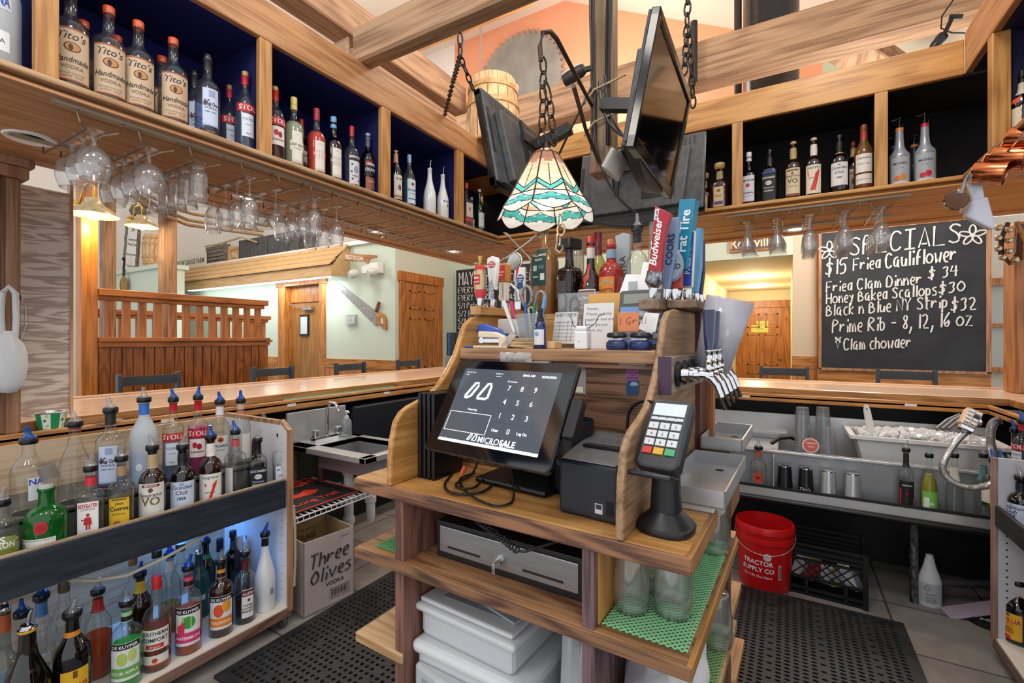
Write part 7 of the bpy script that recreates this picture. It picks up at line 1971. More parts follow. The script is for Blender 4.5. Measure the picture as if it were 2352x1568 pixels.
for i, s in enumerate(('Monday', 'Please call the', 'supplier and order', 'more glasses', 'thank you')):
 hand(m, s, (-.038, -.001, .122 - i * .017), .008, (1, 0, 0), (0, 0, 1), .0005, .1)
B('lettering', m, mat('#8d93a3', .6), b)
tag(B('envelope', M().bar((-.47, 1.46, 1.54), (-.46, 1.53, 1.64), .12, .003, up=(0, 1, 0)), mat('#e6e5e8', .6), None, 'i'), 'white window envelope leaning by the right tap ledge', 'envelope')
e_ = [o for o in bpy.data.objects if o.name.startswith('envelope') and o.parent is None][-1]
B('window', M().box((-.025, -.03, .03), (.005, -.028, .08)), mat('#b9c0c4', .3), e_)
tag(B('envelope', M().bar((-.44, 1.5, 1.56), (-.43, 1.54, 1.68), .07, .003, up=(0, 1, 0)), mat('#f0efee', .6), None, 'i'), 'blank white envelope behind the window envelope', 'envelope')
x, y = spot(1385, 800)
t = it('phone_charger', 'white plug charger standing prongs up on the pen shelf', 'charger', (x + .004, 1.225, ZP))
B('body', M().box((-.02, -.018, 0), (.02, .018, .052)).box((-.017, -.016, .052), (.017, .016, .066)), mat('#efefee', .35), t, bev=.005)
B('prong', M().box((-.008, -.003, .066), (-.0065, .003, .086)), CHROME, t)
B('prong', M().box((.0065, -.003, .066), (.008, .003, .086)), CHROME, t)
m = M()
letters(m, 'V1', (-.004, -.0185, .02), .007)
m.lathe([(0, 0), (.003, 0)], 10, (0, 0, 0))
B('lettering', m, mat('#8d8f92', .5), t)
B('wire', M().tube([(-.018, .0, .06), (-.035, .01, .07), (-.042, .015, .09), (-.05, .02, .095)], .0012, 6).tube([(.018, .0, .06), (.035, .01, .075), (.042, .015, .095), (.06, .02, .1)], .0012, 6), BLACK, t, smooth=True)
x, y = spot(1470, 800)
t = it('calculator', 'large desk calculator standing on edge with blue face', 'calculator', (-.42, 1.35, ZP), 0, None, Matrix.Rotation(R(-12), 3, 'X'))
B('body', M().prism(rr(.14, .18, .01), 'y', 0, .02).move(Matrix.Translation((0, 0, .091))), mat('#4e504d', .4), t, bev=.003)
B('face_plate', M().box((-.065, -.0015, .015), (.065, 0, .128)), mat('#6f94cf', .35), t)
B('display', M().box((-.056, -.002, .138), (.056, 0, .168)), mat('#8b8f85', .2), t)
m = M()
m2 = M()
keys = ['C', 'GT', 'M+', 'M-', 'MR', '%', '7', '8', '9', '/', '+', '4', '5', '6', 'x', '-', '1', '2', '3', '=']
for i, s in enumerate(keys):
 x_, z_ = -.052 + (i % 5) * .026, .104 - (i // 5) * .022
 m.box((x_ - .011, -.007, z_ - .008), (x_ + .011, -.001, z_ + .008), 1 if s.isdigit() else 0)
 letters(m2, s, (x_, -.0076, z_ - .0035), .011, bold=True)
kk = B('keypad', m, [mat('#a9adb0', .4), mat('#3a3e45', .4)], t)
B('lettering', m2, mat('#e6e8ea', .5), kk)
t = it('business_cards', 'orange business cards in a clear holder on the right of the pen shelf', 'cards', (-.42, 1.255, ZP + .05))
B('holder', M().box((-.032, -.006, -.05), (.03, .018, -.002)), glass('#eef0f0', '#8d9292', .1, .5, .05, .2), t)
b = B('cards', M().box((-.03, 0, .0), (.028, .006, .052)), mat('#e08a5c', .6), t)
m = M()
hand(m, 'Grill', (-.006, -.001, .02), .02, (1, 0, 0), (0, 0, 1), .0007, .1)
letters(m, 'Tavern', (-.02, -.001, .028), .008, (0, 0, 1), (-1, 0, 0))
B('lettering', m, mat('#a34a2a', .6), b)
tag(B('loose_cards', M().bar((-.37, 1.27, ZP + .05), (-.362, 1.28, ZP + .1), .045, .002, up=(.3, 1, 0)).bar((-.376, 1.262, ZP + .05), (-.36, 1.27, ZP + .09), .04, .002, up=(-.2, 1, 0)), mat('#eceae8', .6), None, 'i'), 'white business cards fanned by the right panel', 'cards')
for dx, lab, col in ((-.443, 'navy handheld card reader at the left of the pair', '#22335c'), (-.378, 'navy handheld card reader at the right of the pair', '#1d2f63')):
 t = it('card_reader', lab, 'card reader', (dx, 1.228, ZP), R(-6), 'handheld card readers')
 B('shell', M().lathe([(0, 0), (.027, 0), (.031, .008), (.03, .02), (.022, .026), (0, .028)], 22, sy=.75), mat(col, .3), t, smooth=True)
 B('keys', M().box((-.02, -.014, .026), (.02, -.002, .031)), mat('#c9cbd0', .4), t, bev=.001)
 B('top_cover', M().lathe([(0, .032), (.026, .033), (.03, .038), (.026, .046), (0, .05)], 20, sy=.7), mat('#24262e', .3), t, smooth=True)
yS = 1.1995
def sq_(px0, py0, px1, py1):
 a, b = isl('y', px0, py0, yS), isl('y', px1, py1, yS)
 return a.x, b.x, b.z, a.z
x0, x1, z0, z1 = sq_(1420, 814, 1485, 840)
t = it('eye_sticker', 'small white notice sticker with an eye drawing', 'sticker', ((x0 + x1) / 2, yS, (z0 + z1) / 2))
w_, h_ = (x1 - x0) / 2, (z1 - z0) / 2
b = B('sheet', M().prism(rr(w_ * 2, h_ * 2, .005), 'y', -.0012, 0), mat('#c3c6cf', .4), t)
B('border', M().tube([(x, -.0014, z) for x, z in rr(w_ * 1.88, h_ * 1.8, .004)], .0005, 4, True), mat('#24262c', .5), b)
m = M()
for i, s in enumerate(('EMPLOYEES MUST', 'STOP CRYING', 'BEFORE RETURNING', 'TO WORK')):
 letters(m, s, (-w_ * .32, -.0016, h_ * (.45 - i * .34)), .0046, bold=True, fit=w_ * 1.15)
m.tube([(w_ * .55 + .009 * math.cos(a_ * .3142), -.0016, h_ * .2 + .005 * math.sin(a_ * .3142) * (1 - .3 * abs(math.cos(a_ * .3142)))) for a_ in range(20)], .0007, 4, True)
m.lathe([(0, 0), (.003, 0)], 12).v[-13:]
for i in range(len(m.v) - 13, len(m.v)):
 v = m.v[i]
 m.v[i] = Vector((v.x + w_ * .55, -.0016, v.y + h_ * .2))
for dx in (-.006, 0, .006):
 m.box((w_ * .55 + dx - .0007, -.0016, -h_ * .75), (w_ * .55 + dx + .0007, -.0012, -h_ * .4))
B('lettering', m, mat('#24262c', .5), b)
x0, x1, z0, z1 = sq_(1437, 845, 1468, 908)
t = it('office_sticker', 'purple dumpster sticker with an opossum on the plank wall', 'sticker', ((x0 + x1) / 2, yS, z0))
w_, h_ = (x1 - x0) / 2, z1 - z0
b = B('sheet', M().box((-w_ * .85, -.0012, h_ * .55), (w_ * .9, 0, h_)), mat('#a0568f', .4), t)
m = M()
for s, z, q_ in (('IF ANYONE', .9, .004), ('WANTS ME', .79, .008), ("I'LL BE IN MY", .72, .004), ('OFFICE', .59, .009)):
 letters(m, s, (0, -.0016, h_ * z), q_, bold=True, fit=w_ * 1.6)
B('lettering', m, mat('#1d1640', .5), b)
B('dumpster', M().prism([(-w_ * .8, .0), (-w_, h_ * .38), (-w_ * .5, h_ * .55), (w_, h_ * .55), (w_ * 1.02, h_ * .2), (w_ * .8, 0)], 'y', -.0012, 0), mat('#27466b', .4), t)
B('opossum', M().prism([(-w_ * .3, h_ * .36), (-w_ * .1, h_ * .5), (w_ * .6, h_ * .48), (w_, h_ * .4), (w_ * .4, h_ * .34)], 'y', -.002, -.0012), mat('#8fa0b5', .4), t)
x0, x1, z0, z1 = sq_(1318, 845, 1344, 905)
t = it('paper_tag', 'grey paper slip in a clear sleeve right of the register screen', 'paper', ((x0 + x1) / 2, yS, z0))
B('sleeve', M().box((-.02, -.003, 0), (.02, 0, .075)), glass('#e8e6e4', '#9d9a98', .08, .4, .1, .3), t)
B('slip', M().box((-.016, -.0035, .004), (.012, -.003, .02)), mat('#e3dcc0', .5), t)
x0, x1, z0, z1 = sq_(1160, 808, 1235, 835)
m = M()
random.seed(9)
n_ = 9
vs = [((x0 + (x1 - x0) * i / (n_ - 1)), 1.176 - .012 * abs(math.sin(i * 2.1)) - random.uniform(0, .008) * (0 < j < 4), z0 + (z1 - z0) * j / 4 + random.uniform(-.003, .003)) for j in range(5) for i in range(n_)]
m.add(vs, [(j * n_ + i, j * n_ + i + 1, (j + 1) * n_ + i + 1, (j + 1) * n_ + i) for j in range(4) for i in range(n_ - 1)])
tag(B('plastic_wrap', m, glass('#f0f2f4', '#8d9298', .15, .6, .1, .35), None, 'i', smooth=2), 'crumpled clear plastic hanging over the shelf edge above the screen', 'plastic wrap')
x0, x1, z0, z1 = sq_(1225, 828, 1270, 838)
tag(B('bracket_clip', M().box((x0, 1.17, z0 - .006), (x1, 1.2, z1)), mat('#9c9da0', .3, .5), None, 'i', bev=.003), 'grey metal clip behind the top of the register screen', 'clip')
t = it('storage_unit', 'white plastic storage drawer unit under the register', 'drawers', (-.72, 1.15, .13))
FROST = glass('#eceef0', '#b7bcc0', .05, .3, .25, .75)
B('case', M().box((-.195, -.2, 0), (.155, .25, .44)), mat('#d3d5d8', .4), t, bev=.012)
B('lid', M().box((-.205, -.215, .44), (.165, .26, .475)), mat('#dcdee0', .4), t, bev=.014)
dr_ = B('drawer', M().prism([(-.185, -.22), (-.1, -.235), (.06, -.235), (.145, -.22), (.145, -.2), (-.185, -.2)], 'z', .2, .42), mat('#bfc2c6', .3), t, bev=.008)
B('handle', M().prism([(-.16, -.224), (-.08, -.244), (.04, -.244), (.12, -.224)], 'z', .36, .4), mat('#9fa2a7', .35), dr_, bev=.004)
B('drawer', M().prism([(-.185, -.22), (-.1, -.235), (.06, -.235), (.145, -.22), (.145, -.2), (-.185, -.2)], 'z', .0, .18), mat('#bfc2c6', .3), t, bev=.008)
tb_ = it('storage_tub', 'white plastic tub with papers on top of the drawer unit', 'tub', (-.745, 1.16, .606), R(-2))
B('tub', M().prism([(-.165, -.2), (.145, -.2), (.15, .2), (-.165, .2)], 'z', 0, .085), mat('#cdd0d3', .35), tb_, bev=.015)
B('rim', M().box((-.178, -.212, .07), (.158, .21, .09)), mat('#d9dbde', .35), tb_, bev=.008)
B('lid', M().box((-.168, -.2, .092), (.145, .19, .105)), mat('#d3d6d9', .35), tb_, bev=.006)
t = it('holiday_booklet', 'booklet of holiday cookies lying on the white tub', 'booklet', (-.73, 1.1, .713), R(-14))
b = B('cover', M().box((-.13, -.08, 0), (.13, .1, .006)), mat('#a9b0b8', .5), t)
m = M()
letters(m, 'HOLIDAY COOKIES', (0.02, -.05, .0066), .022, (-1, 0, 0), (0, -1, 0), bold=True, fit=.18)
B('lettering', m, mat('#4d545c', .5), b)
tag(B('paper', M().box((-.86, 1.0, .712), (-.66, 1.22, .7135)), mat('#8d949c', .5), None, 'i'), 'grey sheet of paper under the booklet', 'paper')
def cloth(label, name, c, sx, sy, sz, material, seed, cat, nx=18):
 random.seed(seed)
 m = M()
 vs = []
 for j in range(nx + 1):
  for i in range(nx + 1):
   th, ph = 2 * math.pi * i / nx, math.pi * (.0 + .5 * j / nx)
   k = 1 + .13 * math.sin(3 * th + seed) * math.sin(2 * ph) + .07 * math.sin(7 * th + 5 * ph + seed) + .05 * math.sin(11 * ph + 2 * th)
   vs.append((c[0] + sx * k * math.cos(th) * math.sin(ph + .001), c[1] + sy * k * math.sin(th) * math.sin(ph + .001), c[2] + sz * max(0, math.cos(ph)) * k))
 m.add(vs, [(j * (nx + 1) + i, j * (nx + 1) + i + 1, (j + 1) * (nx + 1) + i + 1, (j + 1) * (nx + 1) + i) for j in range(nx) for i in range(nx)])
 return tag(B(name, m, material, None, 'i', smooth=2), label, cat)
cloth('crumpled clear plastic bag beside the storage drawers', 'plastic_bag', (-.47, 1.1, .13), .075, .12, .62, glass('#eef0f2', '#9ea3a8', .1, .5, .12, .55), 3, 'bag')
cloth('pile of white towels under the netted shelf', 'towel_pile', (-.285, 1.12, .58), .088, .18, .19, mottled('#e4e4e6', '#d3d4d8', 14, .9), 5, 'towels')
t = it('white_bin', 'white plastic bin upside down on the left end of the middle shelf', 'bin', (-1.0, 1.12, .833))
WB = mat('#dcdedf', .4)
B('body', M().prism([(-.055, 0), (.042, 0), (.042, .16), (-.02, .16), (-.04, .15), (-.05, .125), (-.055, .08)], 'y', -.08, .12), WB, t, bev=.006)
B('rim', M().box((-.064, -.086, .0), (.042, .126, .008)).box((-.062, -.084, .04), (.042, .124, .048)), WB, t, bev=.003)
t = it('cup_sleeve', 'stack of plastic cups in a clear sleeve on the left bottom shelf', 'cups', (-.985, 1.0, .581))
B('cups', M().lathe([(0, 0), (.026, 0), (.028, .1), (.028, .12), (0, .12)], 20), mat('#c9cbd0', .4), t, smooth=True)
B('sleeve', M().lathe([(.029, .0), (.031, .08), (.029, .12), (.034, .15), (.027, .17), (.033, .2), (.026, .215)], 12), glass('#f0f2f4', '#a1a6ac', .12, .6, .1, .3), t, smooth=2)
m = M()
letters(m, 'TO GO', (0, -.0295, .075), .014, bold=True)
B('lettering', m, mat('#8d9096', .5), t)
p = fx(1685, 1240, .83)
bottle('grey capped clear bottle standing behind the island cubby', (-.252, 1.69, .745), 0, space='i', H=.2, R0=.03, shape='std', g=glass('#9fb3b5', '#3c4a4e', .06, .5, .03, .35), liq=('#3a2318', .3, .8), cap=('cap', '#7d8284', .02, .02), labels=[(.18, .62, .026, '#e4e2e6')], group='bottles on the register island')
# ================================================================ hanging post, televisions, lamp
PX, PY = -.80, 2.28
t = thing('hanging_post', 'square timber post hanging from the roof with televisions and cables', 'post', (PX, PY, 2.26))
B('shaft', M().box((PX - .055, PY - .055, 2.29), (PX + .055, PY + .055, 6.0)), wood('#9d8468', '#6f5a45', 'z', .8, .6, .8), t, 'w', bev=.006)
B('post_foot', M().box((PX - .06, PY - .06, 2.255), (PX + .06, PY + .06, 2.33)), wood('#a0745a', '#7a5140', 'z', .8, .5), t, 'w', bev=.012)
for i, (dx, dy, c_) in enumerate(((-.045, -.06, '#5d5148'), (-.03, -.06, '#3c3631'), (.04, -.062, '#17171a'), (.052, -.06, '#17171a'), (.046, -.07, '#202024'))):
 pts = [(PX + dx + .006 * math.sin(k * 1.3 + i), PY + dy + .004 * math.cos(k + i), 2.38 + k * .22) for k in range(13)]
 m = M().tube(pts, .007, 6)
 B('cable', m, mat(c_, .4), t, 'w', smooth=True)
m = M()
for k, (a_, b_, c_) in enumerate((((-.04, -.06, 2.7), (-.12, -.12, 2.5), (-.3, -.02, 2.3)), ((.04, -.06, 2.72), (-.01, -.1, 2.55), (.2, -.05, 2.3)), ((.03, -.07, 2.72), (.06, -.12, 2.5), (.02, .1, 2.2)), ((.0, -.07, 2.7), (.02, -.13, 2.35), (.3, -.1, 2.33)), ((-.02, -.07, 2.66), (-.05, -.12, 2.2), (.16, .05, 2.05)))):
 P = [Vector(q) + Vector((PX, PY, 0)) for q in (a_, b_, c_)]
 m.tube([P[0] * (1 - u) ** 2 + P[1] * 2 * u * (1 - u) + P[2] * u * u for u in [i / 10 for i in range(11)]], .006, 6)
B('loose_cable', m, mat('#2a2725', .4), t, 'w', smooth=True)
m = M()
for z in (2.66, 2.5):
 m.tube([(PX - .08, PY - .07, z - .05), (PX - .02, PY - .085, z), (PX + .06, PY - .075, z + .02), (PX + .13, PY - .06, z + .045)], .006, 6)
B('cable_tie', m, mat('#b9a07a', .5), t, 'w', smooth=True)
q = ony(1332, 168, PY - .08)
t = thing('security_camera', 'small dark cylinder camera on the hanging post', 'camera', (PX - .055, PY - .06, q.z))
B('body', M().lathe([(0, 0), (.03, .004), (.034, .04), (.032, .1), (.024, .12), (0, .122)], 18).move(Matrix.Translation((-.13, -.03, -.02)) @ Matrix.Rotation(R(75), 4, 'Y')), mat('#3a3634', .3), t, smooth=True)
B('bracket', M().bar((-.02, -.02, .01), (.01, 0, .02), .02, .02), mat('#2a2625', .4), t)
def tv(label, c, rz, tilt, w, h, front=True):
 rot = Matrix.Rotation(rz, 3, 'Z') @ Matrix.Rotation(tilt, 3, 'X')
 t = thing('television', label, 'television', c, rot=rot, group='televisions round the hanging post')
 m = M()
 b = .032
 m.box((-w / 2, -.012, h / 2 - b), (w / 2, .022, h / 2)).box((-w / 2, -.012, -h / 2), (w / 2, .022, -h / 2 + b * 1.5))
 m.box((-w / 2, -.012, -h / 2), (-w / 2 + b, .022, h / 2)).box((w / 2 - b, -.012, -h / 2), (w / 2, .022, h / 2))
 B('bezel', m, mat('#100f12', .12), t, bev=.004)
 B('screen', M().box((-w / 2 + b, -.004, -h / 2 + b * 1.5), (w / 2 - b, .006, h / 2 - b)), mat('#060608', .08, 0, 0, .5), t)
 bk = M().prism([(-w / 2 + .002, -h / 2 + .02), (w / 2 - .002, -h / 2 + .02), (w / 2 - .002, h / 2 - .002), (-w / 2 + .002, h / 2 - .002)], 'y', .02, .035)
 bk.prism([(-w * .36, -h * .42), (w * .36, -h * .42), (w * .4, h * .3), (-w * .4, h * .3)], 'y', .035, .075)
 B('back_cover', bk, mottled('#4a4b4c', '#5d5e5f', 25, .5), t, bev=.01)
 v = M()
 for i in range(26):
  for j in range(4):
   x = -w * .42 + w * .84 * i / 25
   v.box((x - .004, .0345, h * .36 + j * .012), (x + .004, .0356, h * .36 + j * .012 + .006))
 B('vent_grille', v, BLACK, t)
 B('input_panel', M().box((-w * .3, .074, -h * .3), (-w * .05, .077, -h * .12)), mat('#1c1c1e', .4), t)
 B('button_strip', M().box((w / 2 - .03, .034, -h * .15), (w / 2 - .012, .037, h * .3)), mat('#1b1b1d', .4), t)
 B('mount_arm', M().box((-.12, .075, -.1), (-.1, .09, .16)).box((.1, .075, -.1), (.12, .09, .16)).box((-.14, .09, .04), (.14, .1, .09)).bar((0, .095, .06), (0, .3, .07), .05, .05), mat('#1d1d1f', .4), t)
 sp = []
 for i in range(13):
  u = -1 + 2 * i / 12
  sp.append((u * w * .3, -h / 2 - .005 - .045 * (1 - u * u)))
 B('speaker_bar', M().prism([(-w * .45, -h / 2 + .02)] + sp + [(w * .45, -h / 2 + .02)], 'y', .0, .05), mat('#2b2c2e', .45), t, bev=.006)
 return t
TLT = R(11.4)
T2 = tv('television facing right with its dark glossy screen in view', (-.457, 2.076, 2.379), R(91.5), TLT, .74, .496)
B('stand_plate', M().prism([(.1 * math.cos(a_ * .2618) - .14, .026 * math.sin(a_ * .2618)) for a_ in range(24)], 'y', -.03, .05).move(Matrix.Translation((-.02, .12, -.24)) @ Matrix.Rotation(R(-70), 4, 'X') @ Matrix.Translation((0, 0, 0))), mat('#c9c9c6', .4), T2)
tv('television seen from behind hanging left of the stained glass lamp', (-1.235, 2.215, 2.38), R(-90), TLT, .76, .49)
tv('television seen from behind at the back of the hanging post', (-.78, 2.86, 2.38), R(180), TLT, .76, .49)
def chain(label, pts, link, r, name='hanging_chain', material=None):
 m = M()
 segs = []
 for a_, b_ in zip(pts, pts[1:]):
  a_, b_ = Vector(a_), Vector(b_)
  n = max(1, round((b_ - a_).length / (link * 1.45)))
  segs += [(a_.lerp(b_, i / n), a_.lerp(b_, (i + 1) / n)) for i in range(n)]
 for k, (a_, b_) in enumerate(segs):
  d = (b_ - a_).normalized()
  u = d.cross(Vector((0.3, 0.9, 0.1))).normalized()
  v = d.cross(u)
  w = u if k % 2 else v
  c = (a_ + b_) / 2
  L_ = (b_ - a_).length / 2 + r * 1.6
  ring = [c + d * (L_ * math.cos(q)) + w * (link * .42 * math.sin(q)) for q in [i * math.pi / 6 for i in range(12)]]
  m.tube(ring, r, 6, True)
 return tag(B(name, m, material or IRON, None, 'w', smooth=True), label, 'chain')
a = onx(1057, 80, -1.3)
zb_ = 2.94
P0 = onz(1060, 78, zb_)
P0 = Vector((-1.28, 1.83, 2.95))
chain('steel chain holding the rear facing television on the left', [onx(1057, 78, -1.25), onx(1057, 130, -1.25)], .03, .0042)
chain('near strand of the left television chain', [onx(1057, 130, -1.25), onx(1088, 208, -1.27)], .026, .0038)
chain('far strand of the left television chain', [onx(1057, 130, -1.25), onx(1040, 190, -1.6), onx(1021, 268, -2.03)], .026, .0038)
chain('front strand of chain right of the glossy television', [ony(1580, -20, 2.5), ony(1578, 60, 2.5), ony(1572, 170, 2.45)], .04, .0055)
chain('rear strand of chain right of the glossy television', [ony(1582, 60, 2.5), ony(1588, 150, 2.5), ony(1592, 245, 2.55)], .036, .005)
tag(B('chain_pole', M().tube([(ony(1594, 50, 4.4).x, 4.4, ony(1594, 50, 4.4).z), (ony(1594, 110, 4.4).x, 4.4, ony(1594, 110, 4.4).z - .3)], .03, 8), IRON, None, 'w', smooth=True), 'short dark pipe behind the right chain on the long timber', 'pipe')
LX, LY = -.722, 1.455
HK = Vector((LX, LY, 2.49))
t = thing('lamp_bracket', 'bent iron bracket on the post carrying the stained glass lamp', 'bracket', (PX, PY - .06, 2.42))
B('upper_arm', M().tube([HK + Vector((-.012, -.01, -.1)), HK + Vector((-.015, -.012, -.05)), HK + Vector((-.008, -.005, .0)), HK + Vector((.01, .02, .012)), HK + Vector((.02, .05, 0)), (PX - .045, PY - .055, 2.6)], .0085, 8), mat('#4a3b33', .4, .5), t, 'w', smooth=True)
B('lower_arm', M().tube([HK + Vector((.012, .22, -.085)), (PX - .02, PY - .2, 2.42), (PX + .0, PY - .07, 2.3)], .009, 8), mat('#5d4a40', .4, .5), t, 'w', smooth=True)
chain('left strand of chain the stained glass lamp hangs on', [HK + Vector((-.005, -.005, -.09)), (LX - .004, LY - .012, 2.2), (LX - .012, LY - .01, 2.1)], .035, .0035, 'lamp_chain', mat('#3b312c', .35, .7))
chain('right strand of chain the stained glass lamp hangs on', [HK + Vector((.0, -.0, -.17)), (LX + .012, LY + .01, 2.25), (LX + .03, LY + .01, 2.1)], .035, .0035, 'lamp_chain', mat('#3b312c', .35, .7))
t = thing('stained_glass_lamp', 'octagonal stained glass pendant lamp with teal bands and scalloped rim', 'lamp', (LX, LY, 1.845), R(12))
def sg(c, e):
 k = ('sg', c)
 if k in MATS:
  return MATS[k]
 m_ = bpy.data.materials.new('stained_glass')
 m_.use_nodes = True
 nt, N, L = nodes(m_)
 N.remove(N['Principled BSDF'])
 tc = N.new('ShaderNodeTexCoord')
 mp = N.new('ShaderNodeMapping')
 mp.inputs['Scale'].default_value = (12, 12, 70)
 L.new(tc.outputs['Object'], mp.inputs[0])
 nz = N.new('ShaderNodeTexNoise')
 nz.inputs['Scale'].default_value = 1.4
 nz.inputs['Detail'].default_value = 4
 L.new(mp.outputs[0], nz.inputs['Vector'])
 cr = N.new('ShaderNodeValToRGB')
 cr.color_ramp.elements[0].position = .3
 cr.color_ramp.elements[0].color = lin(c)
 cr.color_ramp.elements[1].position = .7
 cr.color_ramp.elements[1].color = lin(e)
 L.new(nz.outputs[0], cr.inputs[0])
 tl_ = N.new('ShaderNodeBsdfTranslucent')
 df = N.new('ShaderNodeBsdfPrincipled')
 df.inputs['Roughness'].default_value = .12
 L.new(cr.outputs[0], tl_.inputs[0])
 L.new(cr.outputs[0], df.inputs['Base Color'])
 mx = N.new('ShaderNodeMixShader')
 mx.inputs[0].default_value = .45
 L.new(tl_.outputs[0], mx.inputs[1])
 L.new(df.outputs[0], mx.inputs[2])
 L.new(mx.outputs[0], N['Material Output'].inputs[0])
 MATS[k] = m_
 return m_
NU, NV = 12, 24
vs, fs, ms = [], [], []
def sgp(fa, u, v):
 """point on facet fa: u across, v from the top (0) to the rim (1)"""
 bot = 1.0 - .0 * u
 sc_ = 1 - .11 * abs(2 * u - 1) ** 1.5 * (1 if v > .75 else 0) * (v - .75) / .25
 vv = v * (1 if v < .75 else sc_)
 r = .042 + .128 * vv ** .95 if vv < .72 else .042 + .128 * .72 ** .95 + (vv - .72) * .16
 z = .225 - .165 * vv / .72 if vv < .72 else .06 - (vv - .72) * .24
 a0, a1 = 2 * math.pi * fa / 8, 2 * math.pi * (fa + 1) / 8
 p0, p1 = Vector((r * math.cos(a0), r * math.sin(a0), z)), Vector((r * math.cos(a1), r * math.sin(a1), z))
 return p0.lerp(p1, u)
for fa in range(8):
 o_ = len(vs)
 for j in range(NV + 1):
  for i in range(NU + 1):
   vs.append(sgp(fa, i / NU, j / NV))
 for j in range(NV):
  for i in range(NU):
   u, v = (i + .5) / NU, (j + .5) / NV
   e = abs(2 * u - 1)
   b1 = .5 + .13 * (1 - e)
   b2 = .86 - .1 * (1 - e) if True else 0
   if v < .16 + .05 * (1 - e):
    k_ = 3
   elif b1 < v < b1 + .075:
    k_ = 1
   elif v < b1:
    k_ = 0
   elif v < .7:
    k_ = 0
   elif b2 - .03 < v < b2 + .07:
    k_ = 1
   else:
    k_ = 2
   fs.append((o_ + j * (NU + 1) + i, o_ + j * (NU + 1) + i + 1, o_ + (j + 1) * (NU + 1) + i + 1, o_ + (j + 1) * (NU + 1) + i))
   ms.append(k_)
m = M()
m.add(vs, fs)
m.m = ms
B('shade', m, [sg('#e2bd98', '#f6e6d2'), sg('#2fa6a6', '#69d0cd'), sg('#e6e6e6', '#fbfbfa'), sg('#b57d63', '#cf9c82')], t)
m = M()
for fa in range(8):
 m.tube([sgp(fa, 0, j / 12) for j in range(13)], .0026, 6)
 for off in (0, .075):
  m.tube([sgp(fa, i / 8, .5 + .13 * (1 - abs(2 * i / 8 - 1)) + off) for i in range(9)], .0018, 5)
 m.tube([sgp(fa, i / 8, .705) for i in range(9)], .002, 5)
 m.tube([sgp(fa, i / 8, .86 - .1 * (1 - abs(2 * i / 8 - 1)) - .03) for i in range(9)], .0012, 5)
 m.tube([sgp(fa, i / 8, min(.995, .86 - .1 * (1 - abs(2 * i / 8 - 1)) + .07)) for i in range(9)], .0012, 5)
 m.tube([sgp(fa, i / 8, 1) for i in range(9)], .0016, 5)
 m.tube([sgp(fa, .5, j / 10 * .63) for j in range(4, 11)], .0018, 5)
B('leading', m, mat('#3d2c26', .35, .6), t, smooth=True)
B('top_cap', M().lathe([(.046, .222), (.03, .235), (.012, .245), (.008, .262), (0, .263)], 20), mat('#6d4a3a', .3, .7), t, smooth=True)
B('bulb', M().lathe([(0, .0), (.02, .006), (.032, .03), (.028, .055), (.015, .08), (.012, .1), (0, .1)], 18, (0, 0, .03)), mat('#fff4e0', .4, 0, 9), t, smooth=True)
lamp('pendant_bulb', 'POINT', (LX, LY, 1.845 + .02), 1.1, (1, .93, .8), .035)
t = thing('lamp_pull', 'short pale chain hook hanging below the stained glass lamp', 'hook', (LX + .045, LY + .02, 1.74))
m = M()
for k in range(3):
 m.tube([(.006 * math.sin(k * 2) + .014 * math.cos(a_ * .5236) * (k % 2), .014 * math.cos(a_ * .5236) * ((k + 1) % 2), .1 - k * .034 + .021 * math.sin(a_ * .5236)) for a_ in range(12)], .0035, 6, True)
m.tube([(-.012, 0, .02), (-.014, 0, -.0), (0, 0, -.012), (.012, 0, 0), (.01, 0, .012)], .004, 6)
B('links', m, mat('#cbb79a', .4, .5), t, smooth=True)
# ================================================================ hand sink, shelf, carton
t = thing('hand_sink', 'small stainless hand sink with backsplash under the left bar', 'sink', (-2.35, 2.0, .62))
x0, x1, y0, y1, zt_ = -2.78, -2.06, 1.86, 2.32, .75
m = M()
m.box((x0, y0, zt_ - .035), (x1, y0 + .09, zt_)).box((x0, y1 - .05, zt_ - .035), (x1, y1, zt_)).box((x0, y0, zt_ - .035), (x0 + .2, y1, zt_)).box((x1 - .05, y0, zt_ - .035), (x1, y1, zt_))
m.box((x0 - .01, y0, zt_ - .035), (x0 + .012, y1, zt_ + .2))
B('rim', m, STEEL, t, 'w', bev=.004)
bs = M()
bx0, bx1, by0, by1 = x0 + .2, x1 - .05, y0 + .09, y1 - .05
bs.box((bx0, by0, zt_ - .14), (bx1, by1, zt_ - .136)).box((bx0 - .003, by0, zt_ - .14), (bx0, by1, zt_)).box((bx1, by0, zt_ - .14), (bx1 + .003, by1, zt_)).box((bx0, by0 - .003, zt_ - .14), (bx1, by0, zt_)).box((bx0, by1, zt_ - .14), (bx1, by1 + .003, zt_))
B('basin', bs, STEEL_D, t, 'w')
fx_, fy_ = x0 + .1, (y0 + y1) / 2
fa = M().box((fx_ - .025, fy_ - .11, zt_), (fx_ + .025, fy_ + .11, zt_ + .03))
fa.tube([(fx_, fy_, zt_ + .02), (fx_, fy_, zt_ + .2), (fx_ + .03, fy_, zt_ + .25), (fx_ + .09, fy_, zt_ + .25), (fx_ + .12, fy_, zt_ + .2)], .011, 10)
B('faucet', fa, CHROME, t, 'w', smooth=True)
for s_ in (-1, 1):
 B('tap_knob', M().lathe([(0, 0), (.022, 0), (.026, .01), (.02, .03), (.024, .045), (0, .05)], 14, (fx_, fy_ + s_ * .09, zt_ + .03)), CHROME, t, 'w', smooth=True)
t2 = thing('soap_pump', 'clear soap pump bottle on the hand sink', 'soap bottle', (x0 + .14, y1 - .1, zt_))
